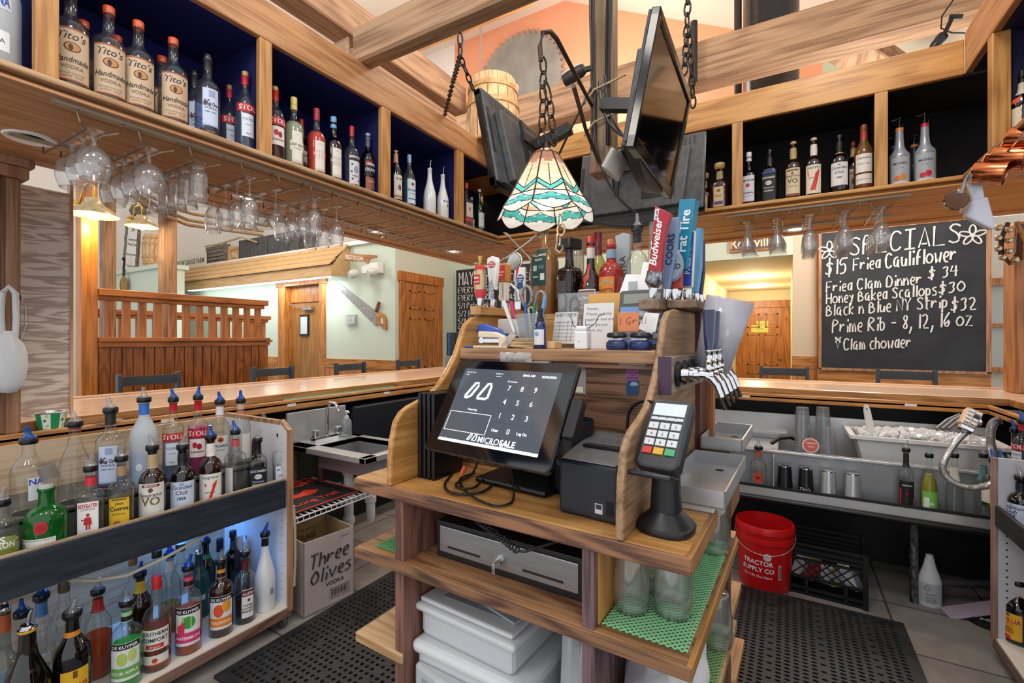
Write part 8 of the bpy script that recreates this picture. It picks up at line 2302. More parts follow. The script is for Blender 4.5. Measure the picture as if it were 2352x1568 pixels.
B('body', M().lathe([(0, 0), (.033, 0), (.035, .01), (.034, .1), (.026, .12), (.014, .13), (0, .13)], 20), glass('#e9eef2', '#8f9aa2', .08, .5, .05, .2), t2, smooth=True)
B('pump', M().lathe([(.015, .125), (.015, .145), (.005, .148), (.005, .17), (.012, .172), (.012, .182), (0, .184)], 14).bar((0, 0, .178), (.035, -.01, .172), .01, .008), mat('#dfe3e8', .35), t2, smooth=True)
m = M()
pt = Vector((-2.36, 2.0, 0))
PVC = mat('#dedfdf', .35)
t3 = thing('drain_pipe', 'white plastic drain pipe with trap under the hand sink', 'pipe', (-2.4, 2.0, 0))
qx, qy = onx(801, 1150, -2.42), onx(851, 1150, -2.42)
m.tube([(-2.42, qx.y, .66), (-2.42, qx.y, .02)], .03, 14)
m.tube([(-2.42, qy.y, .62), (-2.42, qy.y, .32), (-2.42, qy.y - .0, .27)], .03, 14)
m.tube([(-2.42, qy.y, .5), (-2.42, qx.y, .5)], .024, 12)
for yy, z0 in ((qx.y, .56), (qx.y, .4), (qy.y, .55), (qy.y, .33), (qx.y, .25)):
 m.lathe([(.03, 0), (.038, .004), (.038, .04), (.03, .044)], 16, (-2.42, yy, z0))
m.lathe([(0, .2), (.02, .205), (.03, .23), (.03, .27)], 14, (-2.42, qy.y, 0))
B('pipe', m, PVC, t3, 'w', smooth=True)
tag(B('copper_pipe', M().tube([(-2.6, 1.98, .7), (-2.6, 1.98, .1)], .018, 8), mat('#5a4433', .4, .4), None, 'w', smooth=True), 'dark pipe behind the white drain pipe', 'pipe')
t = thing('wire_shelf', 'white wire shelf under the left bar holding a rubber bar mat', 'shelf', (-2.45, 1.75, .47))
m = M()
z_ = .5
for i in range(16):
 y = 1.5 + .035 * i
 m.tube([(-2.75, y, z_), (-2.2, y, z_), (-2.2, y, z_ - .03)], .003, 5)
for z2 in (z_ - .004, z_ - .03):
 m.tube([(-2.2, 1.48, z2), (-2.2, 2.06, z2)], .004, 6)
m.tube([(-2.5, 1.48, z_ - .004), (-2.5, 2.06, z_ - .004)], .003, 6)
B('wires', m, mat('#e3e3e6', .35), t, 'w', smooth=True)
B('brace', M().bar((-2.2, 2.06, z_ - .02), (-2.72, 1.52, z_ - .2), .012, .01), mat('#b9bbc0', .4), t, 'w')
P_ = [onz(682, 1125, .512), onz(760, 1090, .512), onz(812, 1110, .512), onz(700, 1150, .512)]
t = thing('bar_mat', 'black rubber bar mat with red lettering on the wire shelf', 'bar mat', (-2.4, 1.75, .505))
B('mat', M().box((-2.72, 1.5, .505), (-2.23, 1.98, .512)), mat('#16161a', .7), t, 'w')
B('border', M().box((-2.72, 1.5, .512), (-2.23, 1.508, .515)).box((-2.72, 1.972, .512), (-2.23, 1.98, .515)).box((-2.238, 1.5, .512), (-2.23, 1.98, .515)).box((-2.72, 1.5, .512), (-2.712, 1.98, .515)), mat('#d8402c', .5), t, 'w')
m = M()
letters(m, 'RALEIGH', (-2.6, 1.74, .5155), .12, (0, 1, 0), (-1, 0, 0), True, fit=.4)
letters(m, 'Long Trail', (-2.3, 1.74, .5155), .07, (0, 1, 0), (-1, 0, 0), True, fit=.42)
m.prism([(-2.5, 1.64), (-2.43, 1.68), (-2.42, 1.8), (-2.46, 1.86), (-2.52, 1.8), (-2.48, 1.74)], 'z', .512, .5155)
B('lettering', m, mat('#d8402c', .5), t, 'w')
cx_, cy_ = -2.25, 1.68
rzb = R(-8)
t = thing('carton', 'open grey cardboard vodka carton on the floor by the bottle rack', 'box', (cx_, cy_, 0), rzb)
KRAFT = mottled('#b5a8a4', '#a89b97', 4, .8)
w_, d_, h_ = .145, .145, .385
m = M().box((-w_, -d_, 0), (w_, d_, .01))
for a_, b_ in (((-w_, -d_, 0), (w_, -d_ + .006, h_)), ((-w_, d_ - .006, 0), (w_, d_, h_)), ((-w_, -d_, 0), (-w_ + .006, d_, h_)), ((w_ - .006, -d_, 0), (w_, d_, h_))):
 m.box(a_, b_)
B('walls', m, KRAFT, t)
B('inside_lining', M().box((-w_ + .006, -d_ + .006, .012), (-w_ + .008, d_ - .006, h_ - .002)).box((-w_ + .006, d_ - .008, .012), (w_ - .006, d_ - .006, h_ - .002)), mottled('#a98c62', '#96794f', 5, .8), t)
m = M()
for s, z, q_, y in (('Three', .235, .088, .0), ('Olives', .15, .085, .01)):
 wd = hand(M(), s, (0, 0, 0), q_ * .8, (0, 1, 0), (0, 0, 1), .001)
 hand(m, s, (w_ + .002, y - wd * .42, z), q_ * .8, (0, 1, .06), (0, 0, 1), .0048, .18, .85)
letters(m, 'VODKA', (w_ + .001, .03, .115), .03, (0, 1, 0), (0, 0, 1), True)
letters(m, 'OOP-IN-IT', (w_ + .001, .09, .35), .012, (0, 1, 0), (0, 0, 1))
for i in range(16):
 y = .01 + i * .006
 m.box((w_, y, .05), (w_ + .001, y + .002 + .002 * (i % 3 == 0), .085))
m.tube([(w_ + .001, .0, .042), (w_ + .001, .115, .042), (w_ + .001, .115, .092), (w_ + .001, .0, .092)], .0015, 4, True)
B('lettering', m, mat('#2b2628', .6), t)
m = M()
letters(m, 'GLASS', (-w_ + .0095, .02, .28), .04, (0, 1, 0), (0, 0, 1), True)
letters(m, 'THIS SIDE UP', (-w_ + .0095, .02, .33), .016, (0, 1, 0), (0, 0, 1))
letters(m, 'WITH CARE', (-w_ + .0095, .02, .25), .016, (0, 1, 0), (0, 0, 1))
B('inside_lettering', m, mat('#4a3a28', .6), t)
# ================================================================ rubber mats
RUB = mottled('#1b1c1d', '#2b2c2d', 18, .55)
def rubber_mat(label, x0, x1, y0, y1, pitch, sxy):
 z = .014
 m = M()
 nx, ny = int((x1 - x0 - .06) / pitch[0]), int((y1 - y0 - .06) / pitch[1])
 ox, oy = x0 + (x1 - x0 - nx * pitch[0]) / 2, y0 + (y1 - y0 - ny * pitch[1]) / 2
 ex, ey = ox + nx * pitch[0], oy + ny * pitch[1]
 for a_, b_ in (((x0, y0), (x1, oy)), ((x0, ey), (x1, y1)), ((x0, oy), (ox, ey)), ((ex, oy), (x1, ey))):
  m.box((*a_, 0.001), (*b_, z))
 for i in range(nx):
  for j in range(ny):
   cx, cy = ox + (i + .5) * pitch[0], oy + (j + .5) * pitch[1]
   if (i % 6 == 5 and j % 2 == 0):
    m.add([(cx - pitch[0] / 2, cy - pitch[1] / 2, z), (cx + pitch[0] / 2, cy - pitch[1] / 2, z), (cx + pitch[0] / 2, cy + pitch[1] / 2, z), (cx - pitch[0] / 2, cy + pitch[1] / 2, z)], [(0, 1, 2, 3)])
    continue
   n = 8
   o_, q_, l_ = [], [], []
   for k in range(n):
    a_ = 2 * math.pi * (k + .5) / n
    c_, s_ = math.cos(a_), math.sin(a_)
    f_ = max(abs(c_), abs(s_))
    o_.append((cx + c_ / f_ * pitch[0] / 2, cy + s_ / f_ * pitch[1] / 2, z))
    q_.append((cx + c_ * sxy[0], cy + s_ * sxy[1], z))
    l_.append((cx + c_ * sxy[0], cy + s_ * sxy[1], .003))
   b = [(cx + dx * pitch[0] / 2, cy + dy * pitch[1] / 2, z) for dx, dy in ((1, 1), (-1, 1), (-1, -1), (1, -1))]
   vs_ = o_ + q_ + l_ + b
   fs_ = []
   for k in range(n):
    j2 = (k + 1) % n
    fs_.append((k, j2, n + j2, n + k))
    fs_.append((n + k, n + j2, 2 * n + j2, 2 * n + k))
   for c_, (k0, k1) in zip(range(4), ((0, 1), (2, 3), (4, 5), (6, 7))):
    fs_.append((k0, 3 * n + c_, k1))
   m.add(vs_, fs_)
 o = tag(B('rubber_mat', m, RUB, None, 'w'), label, 'floor mat')
 return o
rubber_mat('black rubber floor mat with round holes left of the island', -2.08, -1.02, 1.06, 2.1, (.031, .031), (.0095, .0095))
rubber_mat('black rubber floor mat with oval holes right of the island', -.5, .5, 1.9, 3.0, (.034, .026), (.0125, .0075))
# ================================================================ right work station
t = thing('ice_station', 'stainless ice station with speed rail under the back bar', 'ice station', (.35, 3.5, .2))
xa, xb = -1.4, 1.05
yf, yw_ = 3.2, 3.3
zr0, zw_ = .5, .745
m = M().box((xa, yf, zr0 - .02), (xb, yw_, zr0)).box((xa, yf - .004, zr0 - .02), (xb, yf + .004, zr0 + .045))
B('speed_rail', m, STEEL, t, 'w', bev=.002)
B('rail_grip', M().tube([(xa, yf - .01, zr0 - .03), (xb, yf - .01, zr0 - .03)], .018, 8), mottled('#17181a', '#0c0d0e', 10, .3), t, 'w', smooth=True)
B('rail_strip', M().box((xa, yf - .006, zr0 + .035), (xb, yf + .006, zr0 + .05)), mat('#1a1b1c', .4), t, 'w')
B('shade_panel', M().box((xa, 3.78, .0), (xb, 3.8, .6)).box((xa, yw_ + .01, .46), (xb, 3.8, .48)), BLACK, t, 'w')  # black sheets added to stand in for the shade below the rail
B('front_panel', M().box((xa, yw_, .48), (xb, yw_ + .01, zw_)), STEEL_D, t, 'w')
B('rim', M().box((xa, yw_ - .012, zw_ - .015), (xb, yw_ + .03, zw_)).box((xa, yw_, zw_ - .06), (xa + .5, 3.8, zw_ - .05)), STEEL, t, 'w', bev=.003)
B('well_floor', M().box((xa, yw_ + .01, .6), (xb, 3.82, .62)), mat('#3a3b3d', .4, .6), t, 'w')
B('side_well', M().box((xa, yw_ + .03, zw_ - .03), (-.05, 3.8, zw_ - .02)), STEEL, t, 'w')
B('backsplash', M().box((xa, 3.81, zw_ - .15), (xb, 3.83, .9)).box((xa, 3.76, .76), (-.0, 3.81, .775)), STEEL, t, 'w')
for x in (-.9, .595, 1.0):
 B('leg', M().tube([(x, 3.3, zr0 - .03), (x, 3.3, 0)], .019, 10), mottled('#0f0f10', '#6d6d6d', 60, .5, 0, 3, (1, 1, .4)), t, 'w', smooth=True)
q = ony(1776, 1050, yf + .01)
B('divider', M().box((q.x, yf, zr0), (q.x + .004, yw_, zw_ - .02)), STEEL, t, 'w')
def rail(px, label, sp, y=3.255, py=1040, rz=0):
 x = ony(px, 1060, y).x
 zt2 = ony(px, py, y).z
 e = dict(sp)
 e['H'] = max(.2, min(.4, zt2 - zr0))
 bottle(label, (x, y, zr0), rz, group='bottles in the right speed rail', **e)
rail(1742, 'round clear tequila with red badge beside the drip tray', dict(H=.22, R0=.046, shape='squat', cap=('pour', 'c'), neck=[(.84, .92, '#c8502c')], labels=[(.12, .56, .0005, '#c8402c', [('disc', 0, .34, .028, .034, '#c2452c'), ('disc', 0, .34, .016, .008, '#7a2030')])]), 3.25, 1030)
rail(2081, 'clear vodka with black and red label in the speed rail', dict(H=.3, R0=.034, shape='tall', cap=('pour', 'c'), neck=[(.74, .96, '#1a1a1e')], labels=[(.06, .52, .038, '#1c1c20', [('BARTON', .44, .011, 'b', '#e9e6e4'), ('poly', [(-.034, .4), (.0, .33), (.034, .24), (.034, .08), (-.034, .08)], '#c8203a'), ('VODKA', .1, .018, 'b', '#f0eeec')])]), 3.25, 1035)
rail(2134, 'yellow green lime juice bottle in the speed rail', dict(H=.29, R0=.035, shape='slope', liq=('#b5b02c', .7, .6), cap=('pour', 'c'), labels=[(.06, .42, .038, '#7fc25a', [('LIME', .2, .016, 'b', '#f0f4e6'), ('rect', -.03, -.006, .14, .32, '#e6ece0')])]), 3.25, 1048)
rail(2192, 'clear bottle with white neck label in the speed rail', dict(H=.29, R0=.036, shape='slope', cap=('pour', 'c'), neck=[(.62, .84, '#e6e2d2')]), 3.25, 1048)
rail(2259, 'clear bottle with dark neck label at the speed rail end', dict(H=.29, R0=.036, shape='slope', cap=('pour', 'c'), neck=[(.64, .86, '#5f7f84')]), 3.25, 1048)
for px, py, col, lab in ((1803, 1060, '#101114', 'matte black cocktail shaker standing upside down, leftmost'), (1851, 1065, '#101114', 'black cocktail shaker with white script upside down in the rail'), (1902, 1072, None, 'steel cocktail shaker upside down next to the black ones'), (1958, 1078, None, 'steel cocktail shaker upside down, rightmost of the four')):
 y = 3.25
 x = ony(px, 1080, y).x
 zt2 = min(ony(px, py, y).z, zr0 + .17)
 h = zt2 - zr0
 t = thing('cocktail_shaker', lab, 'shaker', (x, y, zr0), R(-8), 'upside down shakers in the speed rail')
 B('cup', M().lathe([(.043, 0), (.042, .004), (.033, h * .96), (.031, h), (0, h)], 24), mat(col, .3) if col else STEEL, t, smooth=True)
 B('base_ring', M().lathe([(.0325, h - .004), (.032, h + .002), (.024, h + .001)], 24), CHROME, t, smooth=True)
 if 'script' in lab:
  m = M()
  letters(m, "Tito's", (0, -.0415, .045), .026, (1, 0, 0), (0, .07, 1), False, .3)
  B('lettering', m, mat('#e6e6e8', .5), t)
CUPP = glass('#eceef0', '#8f9498', .06, .55, .04, .12)
def cups(px, py0, py1, y, n, r, label, group='plastic cups by the ice'):
 a_, b_ = ony(px, py0, y), ony(px, py1, y)
 z0 = zw_ - .02
 h = a_.z - z0
 t = thing('plastic_cups', label, 'cups', (a_.x, y, z0), 0, group)
 m = M()
 hh = h if n == 1 else .13
 for i in range(n):
  zz = (h - hh) * i / max(1, n - 1)
  m.lathe([(r, zz), (r * .98, zz + .004), (r * .78, zz + hh), (0, zz + hh)], 24)
 B('cups', m, CUPP, t, smooth=True)
cups(1843, 935, 1040, 3.5, 6, .045, 'tall stack of clear plastic cups upside down by the ice well')
cups(1890, 935, 1040, 3.64, 4, .045, 'second stack of clear cups behind the tall stack')
cups(1901, 982, 1045, 3.42, 1, .044, 'single clear plastic cup upside down in front of the stacks')
q = ony(1862, 1024, 3.4)
t = thing('coaster', 'round red and white coaster leaning on the cups', 'coaster', (q.x, 3.4, zw_ - .015), rot=Matrix.Rotation(R(-14), 3, 'X'))
b = B('disc', M().lathe([(0, 0), (.045, 0), (.045, .002), (0, .002)], 28).move(Matrix.Translation((0, 0, .046)) @ Matrix.Rotation(R(90), 4, 'X')), mat('#d9c9c4', .5), t)
B('emblem', M().lathe([(0, 0), (.037, 0), (.037, .001), (0, .001)], 28).move(Matrix.Translation((0, -.002, .046)) @ Matrix.Rotation(R(90), 4, 'X')), mat('#cf5a4a', .5), b)
m = M()
letters(m, 'PASSION', (.002, -.0036, .055), .013, bold=True)
letters(m, 'FRUIT', (.004, -.0036, .034), .013, bold=True)
B('lettering', m, mat('#f0e6e2', .5), b)
tag(B('black_hose', M().tube([ony(1772, 1018, 3.45), ony(1790, 1006, 3.5), ony(1815, 1004, 3.55), ony(1830, 1010, 3.6)], .012, 8), BLACK, None, 'w', smooth=True), 'black hose end lying by the cup stacks', 'hose')
yt0, yt1 = 3.46, 3.78
qa, qb = ony(1965, 1000, yt0), ony(2330, 1000, yt0)
t = thing('ice_tub', 'grey white bus tub full of ice in the station', 'tub', ((qa.x + qb.x) / 2, 3.62, .62))
zti = ony(2100, 1010, yt0).z
TUBM = mat('#e6e5e2', .35)
xa_, xb_ = qa.x, min(qb.x, 1.0)
m = M()
ringo = lambda ix, iy, z: [(xa_ + ix, yt0 + iy, z), (xb_ - ix, yt0 + iy, z), (xb_ - ix, yt1 - iy, z), (xa_ + ix, yt1 - iy, z)]
for (r0, r1) in ((ringo(.05, .03, .63), ringo(0, 0, zti)), (ringo(0, 0, zti), ringo(-.03, -.02, zti)), (ringo(-.03, -.02, zti), ringo(-.03, -.02, zti - .02)), (ringo(.06, .04, .64), ringo(.012, .012, zti))):
 m.add(r0 + r1, [(i, (i + 1) % 4, 4 + (i + 1) % 4, 4 + i) for i in range(4)])
m.add(ringo(.05, .03, .63), [(0, 1, 2, 3)])
B('tub', m, TUBM, t, 'w', bev=.01)
m = M()
random.seed(21)
ic = glass('#fafbfc', '#e3e7ea', .2, .8, .08, .7)
for i in range(420):
 x, y = random.uniform(xa_ + .03, xb_ - .03), random.uniform(yt0 + .02, yt1 - .02)
 z = zti - .005 + .03 * math.sin(math.pi * (x - xa_) / (xb_ - xa_)) * random.uniform(.2, 1)
 rot = Matrix.Rotation(random.uniform(0, 6), 3, Vector((random.uniform(-1, 1), random.uniform(-1, 1), .4)).normalized())
 s_ = random.uniform(.014, .024)
 m.cbox((x, y, z), (s_, s_, s_ * .8), None, rot)
m.box((xa_ + .03, yt0 + .02, zti - .05), (xb_ - .03, yt1 - .02, zti - .012))
o = tag(B('ice_cubes', m, ic, None, 'w'), 'heap of ice filling the tub', 'ice')
o['kind'] = 'stuff'
q = ony(2003, 985, 3.56)
t = thing('ice_scoop', 'white plastic scoop handle standing up out of the ice', 'scoop', q + Vector((0, 0, -.05)), rot=Matrix.Rotation(R(-8), 3, 'Y') @ Matrix.Rotation(R(-8), 3, 'X'))
B('handle', M().prism([(-.022, 0), (-.018, .16), (-.012, .19), (0, .2), (.012, .19), (.018, .16), (.022, 0)], 'y', -.008, .008), mat('#dcdad6', .35), t, bev=.005)
B('hang_hole', M().lathe([(0, 0), (.005, 0), (.005, .018), (0, .018)], 12).move(Matrix.Translation((0, .009, .17)) @ Matrix.Rotation(R(90), 4, 'X')), mat('#6d6a66', .5), t)
g0 = onx(2213, 1000, .62)
yg = 3.18
G = lambda px, py, y=3.2: ony(px, py, y)
pts = [G(2220, 990, 3.3), G(2190, 1022, 3.2), G(2168, 1060, 3.12), G(2168, 1085, 3.08), G(2190, 1108, 3.05), G(2225, 1119, 3.03), G(2255, 1118, 3.02), G(2285, 1108, 3.05)]
def flex(label, P, r):
 q = spline(P, 200 // len(P))
 rs = [r * (1 + .16 * (i % 2)) for i in range(len(q))]
 return tag(B('steel_hose', M().tube(q, r, 12, rs=rs), mat('#c3c3c2', .25, .8), None, 'w'), label, 'hose')
flex('looping corrugated steel hose of the soda gun', pts, .0135)
flex('second corrugated steel hose hanging behind the right rack', [G(2300, 965, 3.4), G(2285, 968, 3.4), G(2276, 985, 3.38), G(2276, 1020, 3.36), G(2286, 1060, 3.34), G(2295, 1110, 3.3)], .017)
q = G(2228, 962, 3.3)
t = thing('soda_gun', 'soda gun with button head resting under the bar edge', 'soda gun', q, rot=Matrix.Rotation(R(28), 3, 'Y') @ Matrix.Rotation(R(-28), 3, 'X'))
B('head', M().box((-.035, -.02, -.05), (.035, .025, .055)), mat('#c9b3a8', .25, .6), t, bev=.01)
bt = M()
for i in range(2):
 for j in range(4):
  bt.box((-.026 + i * .028, -.027, -.035 + j * .021), (-.002 + i * .028, -.02, -.02 + j * .021), 1 if (i, j) in ((1, 2),) else 0)
B('buttons', bt, [mat('#efece6', .4), mat('#2a2a2c', .4)], t, bev=.002)
B('nozzle', M().lathe([(0, 0), (.014, 0), (.018, .02), (.03, .03), (0, .035)], 16).move(Matrix.Translation((.02, .02, .0)) @ Matrix.Rotation(R(110), 4, 'X')), CHROME, t, smooth=True)
B('collar', M().box((-.03, -.02, -.075), (.03, .022, -.05)), CHROME, t, bev=.004)
m = M()
for i in range(3):
 m.tube([ony(2150 + i * 14, 985, 3.7), ony(2175 + i * 14, 965, 3.78), ony(2205 + i * 10, 952, 3.82)], .01, 7)
tag(B('beverage_lines', m, mat('#6d6e70', .4), None, 'w', smooth=True), 'grey beverage lines running up behind the ice tub', 'tubing')
t = thing('bucket', 'red five gallon bucket with white store lettering on the floor', 'bucket', (-.115, 3.12, 0))
RED = mat('#d01518', .35)
B('body', M().lathe([(0, 0), (.13, 0), (.132, .005), (.146, .27), (.152, .272), (.152, .295), (.147, .297), (.149, .325), (.156, .328), (.156, .35), (.15, .366), (.146, .366), (.143, .3), (.13, .01), (0, .01)], 40), RED, t, smooth=True)
m = M().tube([(.157 * math.cos(R(a_)), .157 * math.sin(R(a_)), .305 - .085 * math.sin(R((a_ + 190) * 180 / 200))) for a_ in range(-190, 11, 8)], .0025, 6)
B('wire_handle', m, mat('#d8a8a0', .3, .6), t, smooth=True)
def wrapt(m, s, ang, z, size, r, bold=True, fit=None):
 v2, f2, w = text(s, size, bold)
 k = min(1, fit / w) if fit else 1
 m.add([(r * math.sin(ang + x * k / r), -r * math.cos(ang + x * k / r), z + y) for x, y in v2], f2)
m = M()
a0 = R(-12)
for s, z, q_, f_ in (('TRACTOR', .155, .036, .16), ('SUPPLY CO', .117, .034, .17), ('For Life Out Here', .085, .02, .17)):
 wrapt(m, s, a0, z, q_, .1435, q_ > .03, f_)
B('lettering', m, mat('#f0e9e6', .5), t)
m = M()
for i in range(14):
 a_ = R(32) + i * .0075
 m.add([(.1435 * math.sin(a_ + d), -.1435 * math.cos(a_ + d), z) for d, z in ((0, .09), (.004, .09), (.004, .16), (0, .16))], [(0, 1, 2, 3)])
vs_ = [(.1425 * math.sin(R(31) + d), -.1425 * math.cos(R(31) + d), z) for z in (.085, .165) for d in (0, .03, .06, .09, .12)]
m2 = M().add(vs_, [(i, i + 1, i + 6, i + 5) for i in range(4)])
B('label', m2, mat('#e6d6d2', .5), t)
B('barcode', m, mat('#5a2a2a', .5), t)
m2 = M()
n_ = 20
m2.add([(.1436 * math.sin(R(8)), -.1436 * math.cos(R(8)), .205)] + [(.1436 * math.sin(R(8) + .021 / .1436 * math.cos(i * 2 * math.pi / n_)), -.1436 * math.cos(R(8) + .021 / .1436 * math.cos(i * 2 * math.pi / n_)), .205 + .021 * math.sin(i * 2 * math.pi / n_)) for i in range(n_)], [(0, 1 + i, 1 + (i + 1) % n_) for i in range(n_)])
B('round_badge', m2, mat('#d9cfcb', .5), t)
t = thing('milk_crate', 'black milk crate with lattice sides holding odds and ends', 'crate', (.19, 3.23, 0), R(-3))
m = M()
w_, d_, h_ = .175, .15, .285
for z in (0, .03, .09, .19, .215, .24, .27):
 for a_, b_ in (((-w_, -d_, z), (w_, -d_ + .008, z + .014)), ((-w_, d_ - .008, z), (w_, d_, z + .014)), ((-w_, -d_, z), (-w_ + .008, d_, z + .014)), ((w_ - .008, -d_, z), (w_, d_, z + .014))):
  m.box(a_, b_)
for x in (-w_, w_):
 for y in (-d_, d_):
  m.box((x - .012, y - .012, 0), (x + .012, y + .012, h_))
m.box((-w_, -d_, 0), (w_, d_, .008))
for i in range(-3, 10):
 x = -w_ + i * .045
 for s_ in (1, -1):
  xa2, xb2 = (x, x + .11 * s_)
  if -w_ <= min(xa2, xb2) and max(xa2, xb2) <= w_:
   m.bar((xa2, -d_ + .004, .095), (xb2, -d_ + .004, .195), .006, .006)
for x in (-.09, .09):
 m.box((x - .008, -d_, .0), (x + .008, -d_ + .008, .1))
B('lattice', m, mat('#121214', .45), t)
random.seed(5)
for i in range(9):
 x, y = -.13 + .033 * i, random.uniform(-.09, -.05)
 col = ('#c9cbd0', '#9fa2a8', '#b8302c', '#8d6a3c', '#d9dade', '#c2a83c', '#aeb2b8', '#e0e0e2', '#7d8086')[i]
 o = B('packet', M().cbox((x, y, .11 + random.uniform(-.01, .02)), (.05, .05, .1), None, Matrix.Rotation(random.uniform(-.5, .5), 3, 'Y')), mat(col, .4), None, bev=.004)
 T = Matrix.Translation((.19, 3.23, .006)) @ Matrix.Rotation(R(-3), 4, 'Z')
 o.matrix_world = T
 tag(o, 'small %s packet, number %s from the left inside the milk crate' % (('pale grey', 'mid grey', 'red', 'brown', 'silver', 'yellow', 'blue grey', 'white', 'dark grey')[i], ('one', 'two', 'three', 'four', 'five', 'six', 'seven', 'eight', 'nine')[i]), 'packet', 'odds and ends in the milk crate')
p = onz(2135, 1388, 0)
t = thing('cleaner_bottle', 'white cleaner bottle with warning diamond on the floor', 'bottle', (p.x, p.y, 0))
B('body', M().lathe([(0, 0), (.048, 0), (.05, .008), (.05, .14), (.042, .165), (.03, .2), (.022, .235), (.02, .25), (0, .25)], 26, sy=.7), mat('#cfd1d4', .4), t, smooth=True)
B('cap', M().lathe([(.016, .245), (.017, .25), (.016, .268), (0, .27)], 16), mat('#dadbde', .4), t, smooth=True)
lb3 = B('label', M().add([(.0505 * math.sin(a_ * .13), -.0357 * math.cos(a_ * .13), z) for z in (.02, .125) for a_ in range(-8, 9)], [(i, i + 1, 18 + i, 17 + i) for i in range(16)]), mat('#aeb4bb', .5), t, smooth=True)
m = M().tube([(-.016, -.037, .115), (-.002, -.0375, .101), (-.016, -.037, .087), (-.03, -.0345, .101)], .0012, 5, True)
letters(m, 'WARNING', (0, -.0375, .065), .009, bold=True)
for i in range(4):
 m.box((-.024, -.0372, .028 + i * .008), (.02, -.0368, .0295 + i * .008))
B('lettering', m, mat('#5d6268', .5), lb3)
q = onz(2240, 1395, .05)
t = thing('paddle_board', 'pale rounded board leaning on the floor by the right rack', 'board', onz(2290, 1425, .0), rot=Matrix.Rotation(R(10), 3, 'Z') @ Matrix.Rotation(R(-20), 3, 'Y'))
pts = [(-.2 + .055 * math.cos(R(a_)), .055 * math.sin(R(a_))) for a_ in range(90, 271, 15)]
B('board', M().prism(pts + [(.12, -.055), (.12, .055)], 'z', .06, .072), mat('#b3a3b0', .4), t, bev=.003)
t = thing('black_disc', 'black round puck with white print beside the pale board', 'disc', onz(2268, 1432, .0))
B('puck', M().lathe([(0, 0), (.07, 0), (.07, .02), (.06, .026), (0, .026)], 28), mat('#0f0f11', .4), t, smooth=True)
m = M()
letters(m, 'ASH', (.0, -.03, .0265), .04, (1, 0, 0), (0, 1, 0), True)
B('lettering', m, mat('#c9c9cc', .5), t)
tag(B('drain_hose', M().tube([onz(2090, 1318, .12), onz(2160, 1335, .12), onz(2230, 1340, .12), onz(2290, 1342, .12)], .02, 10), mat('#3d3c42', .4), None, 'w', smooth=True), 'thick grey drain pipe behind the cleaner bottle', 'pipe')
tag(B('steel_tube', M().tube([(.93, 3.3, 0), (.93, 3.3, .5)], .025, 12), CHROME, None, 'w', smooth=True), 'shiny steel leg beside the right bottle rack', 'leg post')
# ================================================================ copper mugs, strainers, funnel near the right cabinet
COP = mat('#c8754a', .18, 1.0)
MG = ((2270, 398, 1.84), (2314, 362, 1.82), (2352, 318, 1.8))
hp0 = Vector((.74, 2.35, 2.2))
for k, (px, py, d_) in enumerate(MG):
 v = ray(px, py) * d_
 c = Vector((v.x, v.y, EYE + v.z))
 c.z = EYE + v.z
 ax = Vector((math.cos(YAW) * .62 + math.sin(YAW) * .75, math.sin(YAW) * .62 - math.cos(YAW) * .75, -.3)).normalized()
 rot = ax.to_track_quat('Z', 'Y').to_matrix()
 t = thing('copper_mug', ('hammered copper mug hanging lowest by the right cabinet', 'middle copper mug of the hanging three', 'copper mug hanging highest at the right picture edge')[k], 'mug', c, rot=rot, group='hanging copper mugs')
 B('cup', M().lathe([(0, -.05), (.038, -.05), (.042, -.046), (.043, .04), (.045, .05), (.043, .05), (.041, .04), (.04, -.04), (0, -.044)], 30), COP, t, smooth=True)
 B('inside', M().lathe([(.0405, .046), (.0395, -.04), (0, -.042)], 28), mat('#d9a8a0', .25, .8), t, smooth=True)
 B('handle', M().tube([(0, .042, .03), (0, .07, .028), (0, .078, .0), (0, .066, -.028), (0, .042, -.03)], .005, 8), COP, t, smooth=True)
m = M().tube([(FX3 + .02, 2.62, 2.21), (FX3 - .03, 2.6, 2.2), (FX3 - .06, 2.6, 2.14), (FX3 - .04, 2.5, 2.15), (FX3 - .02, 2.3, 2.2)], .004, 8)
tag(B('mug_hook_rail', m, CHROME, None, 'w', smooth=True), 'thin wire rail the copper mugs hang on', 'rail')
def near(px, py, d):
 v = ray(px, py) * d
 return Vector((v.x, v.y, EYE + v.z))
c = near(2195, 462, 1.88)
t = thing('strainer', 'two clear and steel cocktail strainers hanging below the mugs', 'strainer', c, rot=Matrix.Rotation(R(10), 3, 'Z') @ Matrix.Rotation(R(20), 3, 'X'))
B('disc', M().lathe([(0, 0), (.036, .0), (.042, .006), (.04, .012), (0, .008)], 28).move(Matrix.Rotation(R(60), 4, 'X')), mat('#c9c9c4', .15, 1), t, smooth=True)
B('coil', M().tube([(.03 + .014 * math.cos(a_ * .9), .01 + .002 * a_ / 3, -.03 + .022 * math.sin(a_ * .9) + a_ * .0009) for a_ in range(60)], .0022, 6), CHROME, t, smooth=True)
B('handle', M().tube([(.012, .0, .03), (.02, .004, .08), (.03, .006, .11), (.036, .006, .08), (.04, .01, .03)], .006, 8), glass('#eef0f0', '#8d9294', .15, .6, .03, .1), t, smooth=True)
c = near(2250, 490, 1.88)
t = thing('funnel', 'white plastic funnel scoop hanging below the copper mugs', 'funnel', c, rot=Matrix.Rotation(R(-8), 3, 'Y'))
B('cone', M().prism([(-.05, .0), (-.02, .055), (.028, .06), (.035, -.07), (.02, -.075)], 'y', -.02, .02), mat('#cfd3e2', .4), t, bev=.012)
B('handle', M().prism([(-.015, .05), (-.022, .13), (.022, .13), (.022, .06)], 'y', -.008, .008), mat('#d3d7e6', .4), t, bev=.005)
q = onx(118, 960, XD - .055)
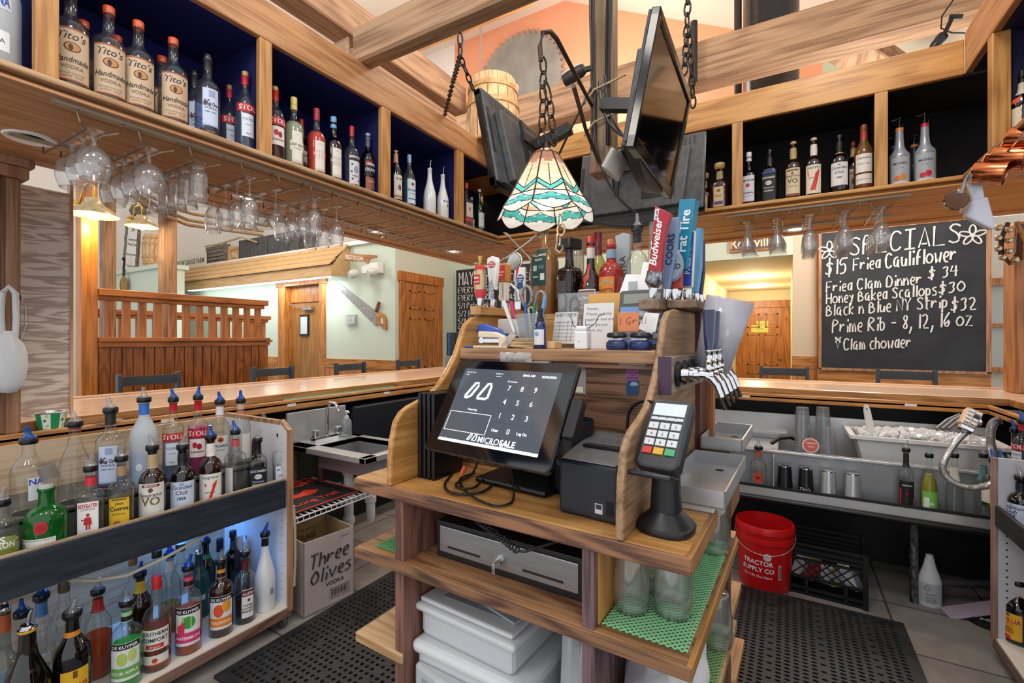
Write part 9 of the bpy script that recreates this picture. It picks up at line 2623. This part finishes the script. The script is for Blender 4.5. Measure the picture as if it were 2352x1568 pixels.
t = thing('clover_pail', 'small tin pail with green stripes and clovers on the drink rail', 'pail', (XD - .055, q.y, RZ - .02))
prf = [(0, 0), (.036, 0), (.037, .002), (.053, .088), (.055, .09), (.053, .092), (.051, .088), (.035, .004), (0, .004)]
B('tin', M().lathe(prf, 36), mat('#cfd3d3', .3, .8), t, smooth=True)
m = M()
for k in range(10):
 a0, a1 = 2 * math.pi * k / 10, 2 * math.pi * (k + 1) / 10
 vs_ = [((.0378 + (.0535 - .0378) * (z - .003) / .083) * math.sin(a0 + (a1 - a0) * i / 4), -(.0378 + (.0535 - .0378) * (z - .003) / .083) * math.cos(a0 + (a1 - a0) * i / 4), z) for z in (.003, .086) for i in range(5)]
 m.add(vs_, [(i, i + 1, 6 + i, 5 + i) for i in range(4)], k % 2)
sh = B('stripes', m, [mat('#1f9a5a', .4), mat('#e9ecea', .4)], t, smooth=True)
m = M()
for k in (1, 3, 5, 7, 9):
 for jj, z in enumerate((.016, .036, .058, .078)):
  a_ = 2 * math.pi * (k + .5) / 10 + (.08 if jj % 2 else -.08)
  r_ = .0388 + (.0545 - .0388) * (z - .003) / .083
  for dx, dz in ((-.0035, 0), (.0035, 0), (0, .0035), (0, -.0035)):
   m.add([(r_ * math.sin(a_ + (dx + .0034 * math.cos(i)) / r_), -r_ * math.cos(a_ + (dx + .0034 * math.cos(i)) / r_), z + dz + .0034 * math.sin(i)) for i in range(6)], [(0, 1, 2, 3, 4, 5)], jj % 2)
B('clovers', m, [mat('#1f7a42', .4), mat('#a9c25a', .4)], sh)
q = onz(235, 966, RZ - .018)
t = thing('small_dish', 'small clear dish in the drink trough behind the bottles', 'dish', (XD - .06, onx(235, 966, XD - .06).y, RZ - .02))
B('dish', M().lathe([(0, 0), (.06, 0), (.075, .02), (.078, .022), (.072, .02), (.058, .004), (0, .004)], 28), glass('#eceae6', '#9f9a92', .1, .6, .05, .3), t, smooth=True)
for px, lab in ((1038, 'tall black menu folder standing on the far bar corner'), (1060, 'second black menu folder behind the island panel')):
 q = ony(px, 790, 4.5)
 t = thing('menu_holder', lab, 'menu', (q.x, 4.5, BT), R(10), 'menus on the bar corner')
 B('folder', M().box((-.06, -.03, .16), (.06, .03, .44)), mat('#0c0c10', .3), t, bev=.006)
 B('blue_spine', M().box((-.03, -.034, .17), (-.01, -.03, .43)), mat('#1f5ab8', .3), t)
 B('rack', M().box((-.07, -.045, 0), (.07, .045, .15)), mat('#8a8078', .4), t, bev=.004)
